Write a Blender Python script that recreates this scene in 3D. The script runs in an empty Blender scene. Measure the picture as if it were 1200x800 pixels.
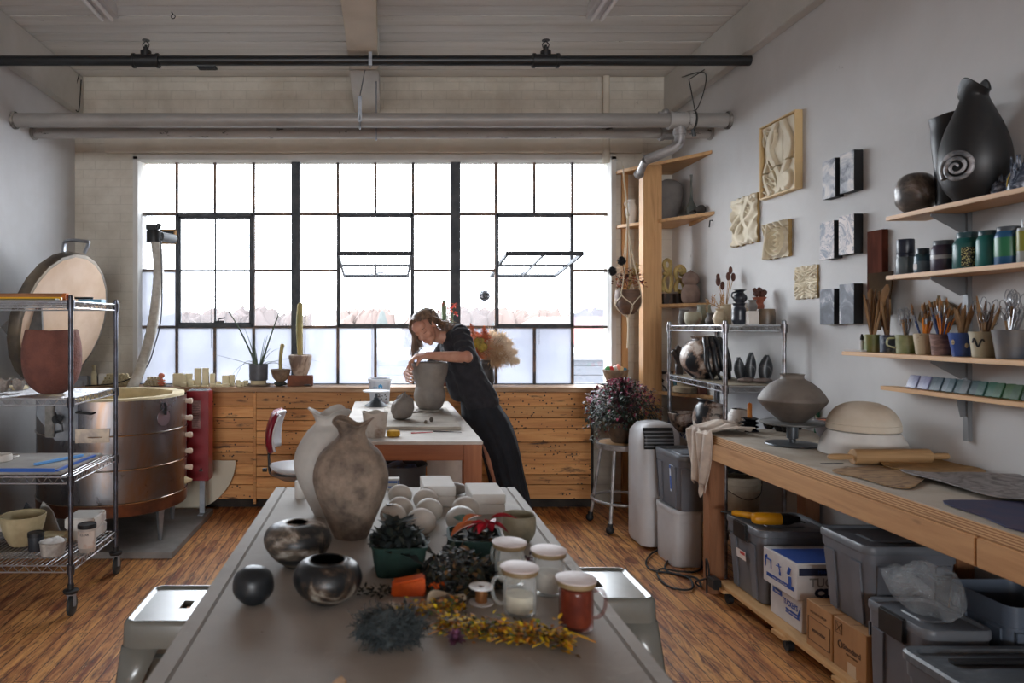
import bpy,bmesh,math,random
from math import pi,sin,cos,radians,sqrt,atan2
from mathutils import Vector,Matrix,Euler,noise
random.seed(7)
COL=bpy.context.scene.collection
F,VX,HY,EYE=820.0,450.0,383.0,1.5
def at(px,py,Y):
    return Vector(((px-VX)*Y/F,Y,EYE-(py-HY)*Y/F))
def on(px,py,z):
    Y=F*(EYE-z)/(py-HY)
    return Vector(((px-VX)*Y/F,Y,z))
# ---------------------------------------------------------------- colours and materials
def C(r,g,b):
    def f(c):
        c/=255.0
        return c/12.92 if c<=0.04045 else ((c+0.055)/1.055)**2.4
    return (f(r),f(g),f(b),1.0)
class NT:
    """small helper round a node tree"""
    def __init__(s,name):
        s.m=bpy.data.materials.new(name);s.m.use_nodes=True
        s.t=s.m.node_tree;s.t.nodes.clear()
        s.out=s.n('ShaderNodeOutputMaterial')
    def n(s,typ,**kw):
        nd=s.t.nodes.new(typ)
        for k,v in kw.items():
            if k[0]=='_':setattr(nd,k[1:],v)
            else:nd.inputs[k.replace('__',' ')].default_value=v
        return nd
    def l(s,a,b):s.t.links.new(a,b)
    def coord(s,kind='Object',scale=(1,1,1),rot=(0,0,0)):
        tc=s.n('ShaderNodeTexCoord');mp=s.n('ShaderNodeMapping')
        mp.inputs['Scale'].default_value=scale;mp.inputs['Rotation'].default_value=rot
        s.l(tc.outputs[kind],mp.inputs['Vector']);return mp.outputs['Vector']
    def noise(s,vec,scale,detail=4,rough=0.55,dist=0.0):
        nd=s.n('ShaderNodeTexNoise',Scale=scale,Detail=detail,Roughness=rough,Distortion=dist)
        s.l(vec,nd.inputs['Vector']);return nd.outputs['Fac']
    def ramp(s,fac,stops,interp='LINEAR'):
        nd=s.n('ShaderNodeValToRGB');nd.color_ramp.interpolation=interp
        e=nd.color_ramp.elements
        while len(e)<len(stops):e.new(0.5)
        for el,(p,c) in zip(e,stops):el.position=p;el.color=c
        s.l(fac,nd.inputs['Fac']);return nd.outputs['Color']
    def mix(s,fac,a,b,mode='MIX'):
        nd=s.n('ShaderNodeMix',_data_type='RGBA',_blend_type=mode)
        for sock,val in ((nd.inputs[0],fac),(nd.inputs[6],a),(nd.inputs[7],b)):
            if hasattr(val,'node'):s.l(val,sock)
            else:sock.default_value=val
        return nd.outputs[2]
    def bump(s,h,strength,dist=0.01):
        nd=s.n('ShaderNodeBump',Strength=strength,Distance=dist);s.l(h,nd.inputs['Height']);return nd.outputs['Normal']
    def bsdf(s,col,rough=0.6,metal=0.0,normal=None,**kw):
        b=s.n('ShaderNodeBsdfPrincipled')
        for k,v in (('Base Color',col),('Roughness',rough),('Metallic',metal)):
            if hasattr(v,'node'):s.l(v,b.inputs[k])
            else:b.inputs[k].default_value=v
        for k,v in kw.items():b.inputs[k.replace('__',' ')].default_value=v
        if normal is not None:s.l(normal,b.inputs['Normal'])
        s.l(b.outputs[0],s.out.inputs['Surface']);return b
_M={}
def mat(name,c,c2=None,r=0.6,m=0.0,sc=6.0,bump=0.0,bs=60.0,lo=0.4,hi=0.62,det=5,dist=0.0,stretch=(1,1,1),bd=0.004,**kw):
    """plain or two-tone mottled surface"""
    if name in _M:return _M[name]
    t=NT(name);v=t.coord(scale=stretch)
    col=c
    if c2 is not None:
        col=t.ramp(t.noise(v,sc,det,0.6,dist),[(lo,c),(hi,c2)])
    nrm=t.bump(t.noise(v,bs,3),bump,bd) if bump else None
    t.bsdf(col,r,m,nrm,**kw)
    _M[name]=t.m;return t.m
def wood(name,c1,c2,c3=None,axis=0,r=0.55,grain=14.0,along=0.7,bump=0.15,island=0.0,knots=0.0):
    if name in _M:return _M[name]
    t=NT(name)
    s=[grain,grain,grain];s[axis]=along
    v=t.coord(scale=tuple(s))
    n1=t.noise(v,1.6,6,0.6,0.6)
    col=t.ramp(n1,[(0.3,c1),(0.55,c2)]+([(0.75,c3)]if c3 else []))
    if island:
        g=t.n('ShaderNodeNewGeometry')
        hs=t.ramp(g.outputs['Random Per Island'],[(0,(1-island,)*3+(1,)),(1,(1+island*.5,)*3+(1,))])
        col=t.mix(1.0,col,hs,'MULTIPLY')
    if knots:
        v2=t.coord(scale=(3.2,3.2,9))
        k=t.noise(v2,1.3,2,0.5)
        kc=t.ramp(k,[(0.24,(0.18,0.13,0.1,1)),(0.33,(1,1,1,1))])
        col=t.mix(knots,col,t.mix(1.0,col,kc,'MULTIPLY'))
    t.bsdf(col,r,0,t.bump(n1,bump,0.003))
    _M[name]=t.m;return t.m
# ---------------------------------------------------------------- mesh builder
def RZ(a):return Matrix.Rotation(a,4,'Z')
def TR(x,y=0,z=0):
    if not isinstance(x,(int,float)):x,y,z=x
    return Matrix.Translation((x,y,z))
def ROT(rx,ry,rz):return Euler((rx,ry,rz)).to_matrix().to_4x4()
class MB:
    def __init__(s):s.v=[];s.f=[];s.mi=[];s.m=0
    def add(s,vs,fs,T=None):
        b=len(s.v)
        s.v+=[tuple(T@Vector(v)) if T is not None else tuple(v) for v in vs]
        s.f+=[tuple(i+b for i in f) for f in fs];s.mi+=[s.m]*len(fs);return s
    def box(s,lo,hi,T=None):
        (a,b,c),(d,e,f)=lo,hi
        return s.add([(a,b,c),(d,b,c),(d,e,c),(a,e,c),(a,b,f),(d,b,f),(d,e,f),(a,e,f)],
                     [(0,3,2,1),(4,5,6,7),(0,1,5,4),(1,2,6,5),(2,3,7,6),(3,0,4,7)],T)
    def bc(s,c,size,rz=0.0,T=None):
        """box on centre, with size, turned about z"""
        M=TR(c)@RZ(rz)
        if T is not None:M=T@M
        h=[q/2 for q in size]
        return s.box([-q for q in h],h,M)
    def lathe(s,prof,n=32,T=None,wob=None,ang=2*pi):
        vs,fs,rings=[],[],[]
        full=abs(ang-2*pi)<1e-6;k=n if full else n+1
        for i,(r,z) in enumerate(prof):
            if r<1e-6:
                rings.append([len(vs)]);vs.append((0,0,z));continue
            ring=[]
            for j in range(k):
                a=ang*j/n
                rr,zz=(r,z) if wob is None else wob(a,i,r,z)
                ring.append(len(vs));vs.append((rr*cos(a),rr*sin(a),zz))
            rings.append(ring)
        for A,B in zip(rings,rings[1:]):
            m=n
            for j in range(m):
                j2=(j+1)%k if full else j+1
                if len(A)==1 and len(B)==1:continue
                if len(A)==1:fs.append((A[0],B[j2],B[j]))
                elif len(B)==1:fs.append((A[j],A[j2],B[0]))
                else:fs.append((A[j],A[j2],B[j2],B[j]))
        return s.add(vs,fs,T)
    def tube(s,pts,r,n=8,caps=True,closed=False,T=None,flat=1.0):
        pts=[Vector(p) for p in pts];N=len(pts)
        rs=r if isinstance(r,(list,tuple)) else [r]*N
        vs,fs=[],[];up=None
        for i,p in enumerate(pts):
            a=pts[i-1]if (i>0 or closed) else p
            b=pts[(i+1)%N]if (i<N-1 or closed) else p
            d=(b-a)
            d=d.normalized() if d.length>1e-9 else Vector((0,0,1))
            if up is None:
                up=Vector((0,0,1)) if abs(d.z)<0.9 else Vector((0,1,0))
            x=up-d*up.dot(d)
            if x.length<1e-4:x=Vector((1,0.1,0))-d*Vector((1,0.1,0)).dot(d)
            x.normalize();up=x;y=d.cross(x)
            for j in range(n):
                t=2*pi*j/n
                vs.append(p+x*(rs[i]*cos(t)*flat)+y*(rs[i]*sin(t)))
        M=N if closed else N-1
        for i in range(M):
            a,b=i*n,((i+1)%N)*n
            for j in range(n):
                k=(j+1)%n
                fs.append((a+j,a+k,b+k,b+j))
        if caps and not closed:
            fs.append(tuple(range(n-1,-1,-1)));fs.append(tuple((N-1)*n+j for j in range(n)))
        return s.add(vs,fs,T)
    def cyl(s,p0,p1,r,r1=None,n=16,T=None):return s.tube([p0,p1],[r,r if r1 is None else r1],n,T=T)
    def ball(s,c,r,nu=20,nv=12,T=None,fn=None):
        rx,ry,rz=r if isinstance(r,(tuple,list)) else (r,r,r)
        vs=[(c[0],c[1],c[2]-rz)];fs=[]
        for i in range(1,nv):
            t=-pi/2+pi*i/nv
            for j in range(nu):
                a=2*pi*j/nu
                vs.append((c[0]+rx*cos(t)*cos(a),c[1]+ry*cos(t)*sin(a),c[2]+rz*sin(t)))
        vs.append((c[0],c[1],c[2]+rz))
        if fn:vs=[fn(Vector(v)) for v in vs]
        for j in range(nu):
            k=(j+1)%nu
            fs.append((0,1+k,1+j))
            for i in range(nv-2):
                a,b=1+i*nu,1+(i+1)*nu
                fs.append((a+j,a+k,b+k,b+j))
            e=1+(nv-2)*nu
            fs.append((e+j,e+k,len(vs)-1))
        return s.add(vs,fs,T)
    def prism(s,poly,z0,z1,T=None):
        n=len(poly)
        vs=[(x,y,z0) for x,y in poly]+[(x,y,z1) for x,y in poly]
        fs=[tuple(range(n-1,-1,-1)),tuple(range(n,2*n))]
        fs+=[(i,(i+1)%n,n+(i+1)%n,n+i) for i in range(n)]
        return s.add(vs,fs,T)
    def grid(s,fn,nu,nv,T=None):
        vs=[fn(i/nu,j/nv) for i in range(nu+1) for j in range(nv+1)]
        fs=[(i*(nv+1)+j,(i+1)*(nv+1)+j,(i+1)*(nv+1)+j+1,i*(nv+1)+j+1)
              for i in range(nu) for j in range(nv)]
        return s.add(vs,fs,T)
    def quad(s,a,b,c,d,T=None):return s.add([a,b,c,d],[(0,1,2,3)],T)
    def build(s,name,m,parent=None,loc=(0,0,0),rz=0.0,bev=0.0,seg=2,sub=0,ang=38,solid=0.0,rot=None):
        me=bpy.data.meshes.new(name);me.from_pydata(s.v,[],s.f)
        ms=m if isinstance(m,(list,tuple)) else [m]
        for q in ms:me.materials.append(q)
        if len(ms)>1:me.polygons.foreach_set('material_index',s.mi)
        if bev:
            bm=bmesh.new();bm.from_mesh(me)
            es=[e for e in bm.edges if len(e.link_faces)==2 and e.calc_face_angle(0)>radians(30)]
            bmesh.ops.bevel(bm,geom=es,offset=bev,segments=seg,affect='EDGES',clamp_overlap=True)
            bm.to_mesh(me);bm.free()
        me.validate();me.update()
        me.polygons.foreach_set('use_smooth',[True]*len(me.polygons))
        if ang<180:me.set_sharp_from_angle(angle=radians(ang))
        o=bpy.data.objects.new(name,me);COL.objects.link(o)
        o.location=loc;o.rotation_euler=rot if rot is not None else (0,0,rz)
        if parent is not None:o.parent=parent
        if solid:
            md=o.modifiers.new('thick','SOLIDIFY');md.thickness=solid;md.offset=0
        if sub:
            md=o.modifiers.new('sub','SUBSURF');md.levels=md.render_levels=sub
        return o
    def thing(s,name,m,label,cat,loc=(0,0,0),rz=0.0,group=None,kind=None,**kw):
        return tag(s.build(name,m,None,loc,rz,**kw),label,cat,group,kind)
    def struct(s,name,m,parent=None,**kw):
        o=s.build(name,m,parent,**kw)
        if parent is None:o['kind']='structure'
        return o
def tag(o,label,cat,group=None,kind=None):
    o['label']=label;o['category']=cat
    if group:o['group']=group
    if kind:o['kind']=kind
    return o
def thing(name,label,cat,loc=(0,0,0),rz=0.0,group=None):
    o=bpy.data.objects.new(name,None);COL.objects.link(o)
    o.empty_display_size=0.05;o.location=loc;o.rotation_euler=(0,0,rz)
    return tag(o,label,cat,group)
def dup(o,loc,rz=None,label=None,scale=None,parent=None,top=True):
    """a copy of a thing with copies of its parts and sub-parts"""
    c=o.copy();COL.objects.link(c)
    if top:
        c.location=loc
        if rz is not None:c.rotation_euler=(0,0,rz)
        if label:c['label']=label
        if scale is not None:c.scale=scale if isinstance(scale,(tuple,list)) else (scale,)*3
    else:c.parent=parent
    for ch in list(o.children):dup(ch,None,parent=c,top=False)
    return c
def spline(pts,n=8,closed=False):
    """Catmull-Rom through points of any dimension"""
    out=[];N=len(pts)
    P=[tuple(p) for p in pts]
    rng=range(N if closed else N-1)
    for i in rng:
        p0=P[(i-1)%N]if (closed or i>0) else P[0]
        p1=P[i];p2=P[(i+1)%N]
        p3=P[(i+2)%N]if (closed or i+2<N) else P[-1]
        for k in range(n):
            t=k/n
            out.append(tuple(0.5*(2*b+(c-a)*t+(2*a-5*b+4*c-d)*t*t+(3*b-a-3*c+d)*t**3)
                             for a,b,c,d in zip(p0,p1,p2,p3)))
    if not closed:out.append(P[-1])
    return out
def vessel(outer,wall=0.006,n=5,floor=None):
    """lathe profile of an open pot: a smoothed outer line from the foot centre to the lip, then down inside"""
    zlo=outer[0][1]
    o=[(max(r,0.0),max(z,zlo)) for r,z in spline(outer,n)]
    o=[(0.0,outer[0][1])]+[q for q in o if q[0]>1e-5]
    z0=outer[0][1]+(wall if floor is None else floor)
    inn=[(max(r-wall,0.002),z) for r,z in reversed(o[1:]) if z>z0]
    lip=(o[-1][0]-wall*0.5,o[-1][1]+wall*0.45)
    return o+[lip]+inn+[(0.0,z0)]
def text(body,name,m,parent,size,loc,rot,depth=0.0006,bold=0.0,align='CENTER',sx=1.0):
    cu=bpy.data.curves.new(name,'FONT');cu.body=body;cu.size=size;cu.extrude=depth;cu.offset=bold
    cu.align_x=align;cu.align_y='CENTER';cu.resolution_u=3
    tmp=bpy.data.objects.new(name,cu);COL.objects.link(tmp)
    me=bpy.data.meshes.new_from_object(tmp);me.name=name
    bpy.data.objects.remove(tmp)
    me.materials.clear();me.materials.append(m)
    o=bpy.data.objects.new(name,me);COL.objects.link(o)
    o.parent=parent;o.location=loc;o.rotation_euler=rot;o.scale=(sx,1,1)
    return o
# ---------------------------------------------------------------- shared materials
M_steel=mat('window_steel',C(38,44,52),C(66,68,72),r=0.6,sc=9,bump=0.2)
M_muntin=mat('rusty_muntin_paint',C(70,66,66),C(128,104,88),r=0.7,sc=7,bump=0.3)
M_chrome=mat('chrome_wire',C(190,192,196),r=0.28,m=1.0)
M_darkchrome=mat('worn_chrome_post',C(150,152,158),C(110,100,96),r=0.35,m=1.0,sc=14)
M_black=mat('black_rubber',C(24,24,26),r=0.6)
M_blackm=mat('black_paint_metal',C(22,24,26),r=0.42)
M_white=mat('white_ceramic',C(214,208,200),C(196,190,182),r=0.6,sc=5,bump=0.05)
M_plaster=mat('white_plaster',C(222,220,216),C(208,205,200),r=0.85,sc=4,bump=0.1)
M_cream=mat('cream_kiln_brick',C(218,204,168),C(200,186,150),r=0.9,sc=8,bump=0.2)
M_pine=wood('pine_board',C(176,128,78),C(206,160,104),C(158,108,62),axis=0)
M_pineY=wood('pine_board_y',C(176,128,78),C(206,160,104),C(158,108,62),axis=1)
M_pineZ=wood('pine_post',C(172,124,76),C(198,152,100),C(152,106,62),axis=2)
M_fir=wood('fir_leg',C(120,70,38),C(156,98,56),C(100,56,30),axis=2)
M_clay=mat('wet_grey_clay',C(132,124,116),C(112,104,98),r=0.55,sc=7,bump=0.12,bs=30)
M_stone=mat('rough_stoneware',C(150,136,120),C(116,100,86),r=0.85,sc=9,bump=0.4,bs=90)
M_tin=mat('painted_tin_pipe',C(170,168,168),C(128,124,122),r=0.45,m=0.4,sc=5,stretch=(0.5,3,3),bump=0.1)
# ================================================================ CAMERA, WORLD, LIGHT
cam_d=bpy.data.cameras.new('camera');cam=bpy.data.objects.new('camera',cam_d);COL.objects.link(cam)
cam.location=(0,0,EYE);cam.rotation_euler=(pi/2,0,0)
cam_d.sensor_width=36;cam_d.lens=36*F/1200
cam_d.shift_x=(600-VX)/1200;cam_d.shift_y=-(400-HY)/1200
cam_d.clip_start=0.05;cam_d.clip_end=300
cam_d.dof.use_dof=True;cam_d.dof.focus_distance=4.9;cam_d.dof.aperture_fstop=4.2
sc=bpy.context.scene;sc.camera=cam
sc.view_settings.view_transform='Standard';sc.view_settings.look='None'
sc.view_settings.gamma=1;sc.view_settings.use_curve_mapping=False
sc.view_settings.exposure=0.0
sc.cycles.max_bounces=10;sc.cycles.diffuse_bounces=7;sc.cycles.transparent_max_bounces=16
sc.cycles.glossy_bounces=3;sc.cycles.transmission_bounces=6
sc.cycles.caustics_reflective=False;sc.cycles.caustics_refractive=False
sc.cycles.sample_clamp_indirect=6.0
sc.cycles.use_denoising=True
w=bpy.data.worlds.new('overcast_sky');sc.world=w;w.use_nodes=True
bg=w.node_tree.nodes['Background']
bg.inputs[0].default_value=(0.93,0.96,1.0,1);bg.inputs[1].default_value=19.5
def area(name,loc,rot,sx,sy,power,color=(1,1,1),portal=False):
    l=bpy.data.lights.new(name,'AREA');l.shape='RECTANGLE';l.size=sx;l.size_y=sy;l.energy=power;l.color=color
    l.cycles.is_portal=portal
    o=bpy.data.objects.new(name,l);COL.objects.link(o);o.location=loc;o.rotation_euler=rot;return o
area('window_portal',(-0.08,6.32,1.98),(-pi/2,0,0),4.15,2.0,1,portal=True)
# ================================================================ THE ROOM
XL,XR,YB,YF,ZC=-2.65,2.47,6.0,-12.0,3.64
WX0,WX1,WZ0,WZ1=-2.137,1.976,0.985,2.963
WY=6.12
def plaster_mat(name,c1,c2,bump=0.08,sc=1.3):
    t=NT(name);v=t.coord()
    col=t.ramp(t.noise(v,sc,6,0.6,0.4),[(0.35,c1),(0.65,c2)])
    col=t.mix(t.ramp(t.noise(v,7.0,8,0.75),[(0.27,(1,1,1,1)),(0.31,(0,0,0,1))]),col,C(120,116,110))
    t.bsdf(col,0.85,0,t.bump(t.noise(v,26,5),bump,0.01));return t.m
M_wall=plaster_mat('white_drywall',C(206,206,206),C(196,195,194))
M_wallL=plaster_mat('white_plaster_wall',C(206,206,208),C(194,193,193),0.12)
def brick_mat():
    t=NT('painted_brick');tc=t.n('ShaderNodeTexCoord');sp=t.n('ShaderNodeSeparateXYZ');cb=t.n('ShaderNodeCombineXYZ')
    t.l(tc.outputs['Object'],sp.inputs[0]);t.l(sp.outputs['X'],cb.inputs['X']);t.l(sp.outputs['Z'],cb.inputs['Y'])
    b=t.n('ShaderNodeTexBrick',Scale=1.0,Mortar__Size=0.004,Mortar__Smooth=0.6,Brick__Width=0.215,Row__Height=0.075)
    t.l(cb.outputs[0],b.inputs['Vector'])
    v=t.coord()
    base=t.ramp(t.noise(v,2.2,7,0.65,0.3),[(0.34,C(182,174,160)),(0.64,C(208,202,190))])
    base=t.mix(t.ramp(t.noise(v,9,8,0.8),[(0.31,(1,1,1,1)),(0.35,(0,0,0,1))]),base,C(98,86,72))
    col=t.mix(b.outputs['Fac'],base,t.mix(0.16,base,C(90,84,76)))
    h=t.n('ShaderNodeMath',_operation='MULTIPLY_ADD');h.inputs[1].default_value=-1.0
    t.l(b.outputs['Fac'],h.inputs[0]);t.l(t.noise(v,40,4),h.inputs[2])
    t.bsdf(col,0.8,0,t.bump(h.outputs[0],0.35,0.006));return t.m
M_brick=brick_mat()
def floor_mat():
    t=NT('worn_maple_strip_floor');tc=t.n('ShaderNodeTexCoord');sp=t.n('ShaderNodeSeparateXYZ');cb=t.n('ShaderNodeCombineXYZ')
    t.l(tc.outputs['Object'],sp.inputs[0]);t.l(sp.outputs['Y'],cb.inputs['X']);t.l(sp.outputs['X'],cb.inputs['Y'])
    def brick(w,h,off):
        b=t.n('ShaderNodeTexBrick',Scale=1.0,Mortar__Size=0.0022,Mortar__Smooth=0.2,Brick__Width=w,Row__Height=h,Bias=0.0)
        b.offset=off;b.inputs['Color1'].default_value=(0,0,0,1);b.inputs['Color2'].default_value=(1,1,1,1)
        b.inputs['Mortar'].default_value=(0.5,0.5,0.5,1)
        t.l(cb.outputs[0],b.inputs['Vector']);return b
    b=brick(0.74,0.058,0.37)
    plank=t.ramp(b.outputs['Color'],[(0.0,C(192,130,72)),(0.22,C(220,158,88)),(0.45,C(234,174,102)),(0.7,C(208,138,76)),(1.0,C(174,106,62))])
    g=t.noise(t.coord(scale=(30,1.3,30)),1.5,6,0.65,0.5)
    plank=t.mix(0.55,plank,t.ramp(g,[(0.3,C(156,96,56)),(0.7,C(236,178,110))]),'MIX')
    wv=t.coord(scale=(13,1.9,4))
    wear=t.noise(wv,1.3,10,0.72,0.8)
    col=t.mix(t.ramp(wear,[(0.47,(0,0,0,1)),(0.6,(0.9,0.9,0.9,1))]),plank,C(124,62,40))
    n3=t.noise(t.coord(scale=(26,4.0,4)),1.4,8,0.8,0.4)
    col=t.mix(t.ramp(n3,[(0.53,(0,0,0,1)),(0.62,(0.9,0.9,0.9,1))]),col,C(66,40,32))
    pt=t.noise(t.coord(scale=(1.6,1.1,1)),2.1,5,0.6)
    col=t.mix(t.ramp(pt,[(0.55,(0,0,0,1)),(0.8,(0.5,0.5,0.5,1))]),col,C(214,150,84))
    sc_=t.noise(t.coord(scale=(70,9,4)),1.0,4,0.8,1.5)
    col=t.mix(t.ramp(sc_,[(0.62,(0,0,0,1)),(0.69,(0.7,0.7,0.7,1))]),col,C(190,174,160))
    col=t.mix(b.outputs['Fac'],col,C(46,26,18))
    h=t.n('ShaderNodeMath',_operation='MULTIPLY_ADD');h.inputs[1].default_value=-1.5
    t.l(b.outputs['Fac'],h.inputs[0]);t.l(g,h.inputs[2])
    rg=t.n('ShaderNodeMapRange');rg.inputs['To Min'].default_value=0.34;rg.inputs['To Max'].default_value=0.62
    t.l(wear,rg.inputs['Value'])
    t.bsdf(col,rg.outputs[0],0,t.bump(h.outputs[0],0.25,0.003));return t.m
fl=MB();fl.box((XL-.2,YF-.2,-0.12),(XR+.2,YB+.3,0.0));fl.struct('floor',floor_mat())
wl=MB();wl.box((XL-.2,YF-.2,0),(XL,YB+.3,ZC+.15));wl.struct('wall_left',M_wallL)
wr=MB();wr.box((XR,YF-.2,0),(XR+.2,YB+.3,ZC+.15));wr.struct('wall_right',M_wall)
M_rear=plaster_mat('grey_rear_wall',C(92,90,88),C(80,78,76))
wf=MB()
RX0,RX1,RZ0,RZ1=-2.5,2.3,0.5,3.3
wf.box((XL,YF-.2,0),(RX0,YF,ZC+.15));wf.box((RX1,YF-.2,0),(XR,YF,ZC+.15))
wf.box((RX0,YF-.2,RZ1),(RX1,YF,ZC+.15));wf.box((RX0,YF-.2,0),(RX1,YF,RZ0));wf.struct('wall_rear',M_rear)
area('added_rear_opening_portal',(-.1,YF-.25,1.9),(pi/2,0,0),4.8,2.8,1,portal=True)  # rear opening is added, out of view, to give the room soft fill light
wb=MB()
wb.box((XL,YB,0),(WX0,YB+.3,ZC+.15));wb.box((WX1,YB,0),(XR,YB+.3,ZC+.15))
wb.box((WX0,YB,WZ1),(WX1,YB+.3,ZC+.15));wb.box((WX0,YB,0),(WX1,YB+.3,WZ0))
wb.struct('wall_back',M_brick)
t=NT('painted_ceiling_boards');v=t.coord(scale=(0.5,6,2))
g=t.n('ShaderNodeNewGeometry')
col=t.ramp(t.noise(v,2.0,7,0.65,0.4),[(0.3,C(206,204,200)),(0.7,C(226,225,222))])
col=t.mix(1.0,col,t.ramp(g.outputs['Random Per Island'],[(0,(0.9,0.9,0.9,1)),(1,(1.0,1.0,1.0,1))]),'MULTIPLY')
col=t.mix(t.ramp(t.noise(t.coord(scale=(1,5,1)),5,8,0.8),[(0.30,(1,1,1,1)),(0.35,(0,0,0,1))]),col,C(118,106,92))
t.bsdf(col,0.75,0,t.bump(t.noise(v,9,5),0.2,0.006));M_ceil=t.m
ce=MB();y=YF
random.seed(3)
while y<YB-0.02:
    y1=min(y+0.145,YB)
    dz=random.uniform(0,0.004)
    ce.box((XL,y,ZC+dz),(XR,y1-0.009,ZC+.03));y=y1
ce.box((XL,YF,ZC+.03),(XR,YB,ZC+.15))
ce.struct('ceiling',M_ceil)
M_beam=plaster_mat('painted_beam',C(212,204,190),C(198,190,176),0.15,2.0)
M_beamW=plaster_mat('white_painted_beam',C(204,202,198),C(190,188,182),0.15,2.0)
b=MB();b.box((-0.245,YF,3.34),(-0.045,5.0,ZC-.001));b.struct('trim_1',M_beam,bev=0.006)
b=MB();b.box((-0.25,5.01,3.335),(-0.035,YB-.001,ZC-.001));b.struct('trim_2',M_beamW,bev=0.006)
b=MB();b.box((XL,YF,3.32),(XL+.07,YB-.001,ZC-.001));b.struct('trim_3',M_beamW,bev=0.005)
b=MB();b.box((XR-.07,YF,3.32),(XR,YB-.001,ZC-.001));b.struct('trim_4',M_beamW,bev=0.005)
b=MB();b.box((-2.38,5.955,2.985),(2.2,YB,3.115));b.struct('trim_5',M_beam,bev=0.004)
b=MB()
b.box((WX0-.012,5.985,WZ0+.03),(WX0+.03,6.1,WZ1));b.box((WX1-.03,5.985,WZ0+.03),(WX1+.012,6.1,WZ1));b.box((WX0-.012,5.985,WZ1-.03),(WX1+.012,6.1,WZ1+.012))
b.struct('trim_6',M_beamW,bev=0.003)
def panel_mat():
    t=NT('reclaimed_perforated_planks')
    v=t.coord(scale=(1.1,14,16))
    n1=t.noise(v,1.5,7,0.65,0.5)
    col=t.ramp(n1,[(0.3,C(182,122,68)),(0.5,C(214,154,92)),(0.72,C(228,178,116))])
    g=t.n('ShaderNodeNewGeometry')
    col=t.mix(1.0,col,t.ramp(g.outputs['Random Per Island'],[(0,(0.7,0.66,0.6,1)),(0.5,(0.95,0.9,0.85,1)),(1,(1.1,1.08,1.05,1))]),'MULTIPLY')
    st=t.noise(t.coord(scale=(2.2,4,13)),1.6,5,0.6)
    col=t.mix(t.ramp(st,[(0.33,(0.85,0.85,0.85,1)),(0.42,(0,0,0,1))]),col,C(52,34,26))
    vo=t.n('ShaderNodeTexVoronoi',Scale=30.0);t.l(t.coord(scale=(1,0.01,1)),vo.inputs['Vector'])
    hole=t.ramp(vo.outputs['Distance'],[(0.17,(1,1,1,1)),(0.24,(0,0,0,1))])
    msk=t.ramp(t.noise(t.coord(scale=(1.5,1,2.0)),1.7,2,0.5,1.2),[(0.49,(0,0,0,1)),(0.5,(1,1,1,1))],'CONSTANT')
    hm=t.mix(1.0,hole,msk,'MULTIPLY')
    col=t.mix(hm,col,C(34,22,18))
    t.bsdf(col,0.6,0,t.bump(n1,0.2,0.003));return t.m
M_panel=panel_mat()
pn=MB();random.seed(11)
runs=[(-2.6,-1.082),(-1.055,0.42),(0.425,1.71)]
zs=[0.08]
for hgt in (0.125,0.085,0.09,0.1,0.085,0.115,0.09,0.1,0.12):zs.append(zs[-1]+hgt)
zs=[z*(0.965/zs[-1]) if i else 0.08 for i,z in enumerate(zs)]
for i,(x0,x1) in enumerate(runs):
    for j in range(len(zs)-1):
        d=random.uniform(0,.005)
        z0,z1=zs[j],zs[j+1]
        if i==1:z0=max(0.08,z0-.02) if j else z0;z1=z1-.02 if j<len(zs)-2 else z1
        pn.box((x0,5.785-d,z0),(x1,5.81,z1-.005))
pn.box((-1.082,5.775,0.04),(-1.056,5.82,0.965))
pn.struct('trim_7',M_panel,bev=0.002,seg=1)
b=MB();b.box((-2.6,5.84,0.0),(1.75,5.99,0.96));b.struct('trim_8',mat('dark_cavity_board',C(40,34,30),C(60,52,46),r=0.9))
M_sill=wood('weathered_sill',C(110,80,56),C(176,140,104),C(196,164,130),axis=0,grain=9,r=0.6)
sl=MB()
def sillf(u,v):
    x=-2.6+4.45*u
    yf=5.725+0.012*noise.noise((x*3,0,0))+0.006*noise.noise((x*11,5,0))
    return x,yf
N=90;vs=[];fs=[]
for i in range(N+1):
    x,yf=sillf(i/N,0)
    vs+=[(x,yf,.968),(x,yf+.004,1.006),(x,6.02,1.006),(x,6.02,.968)]
for i in range(N):
    a,c=4*i,4*i+4
    fs+=[(a,c,c+1,a+1),(a+1,c+1,c+2,a+2),(a+2,c+2,c+3,a+3),(a+3,c+3,c,a)]
fs+=[(0,1,2,3),(4*N+3,4*N+2,4*N+1,4*N)]
sl.add(vs,fs);sl.struct('trim_9',M_sill,ang=30)
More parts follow.
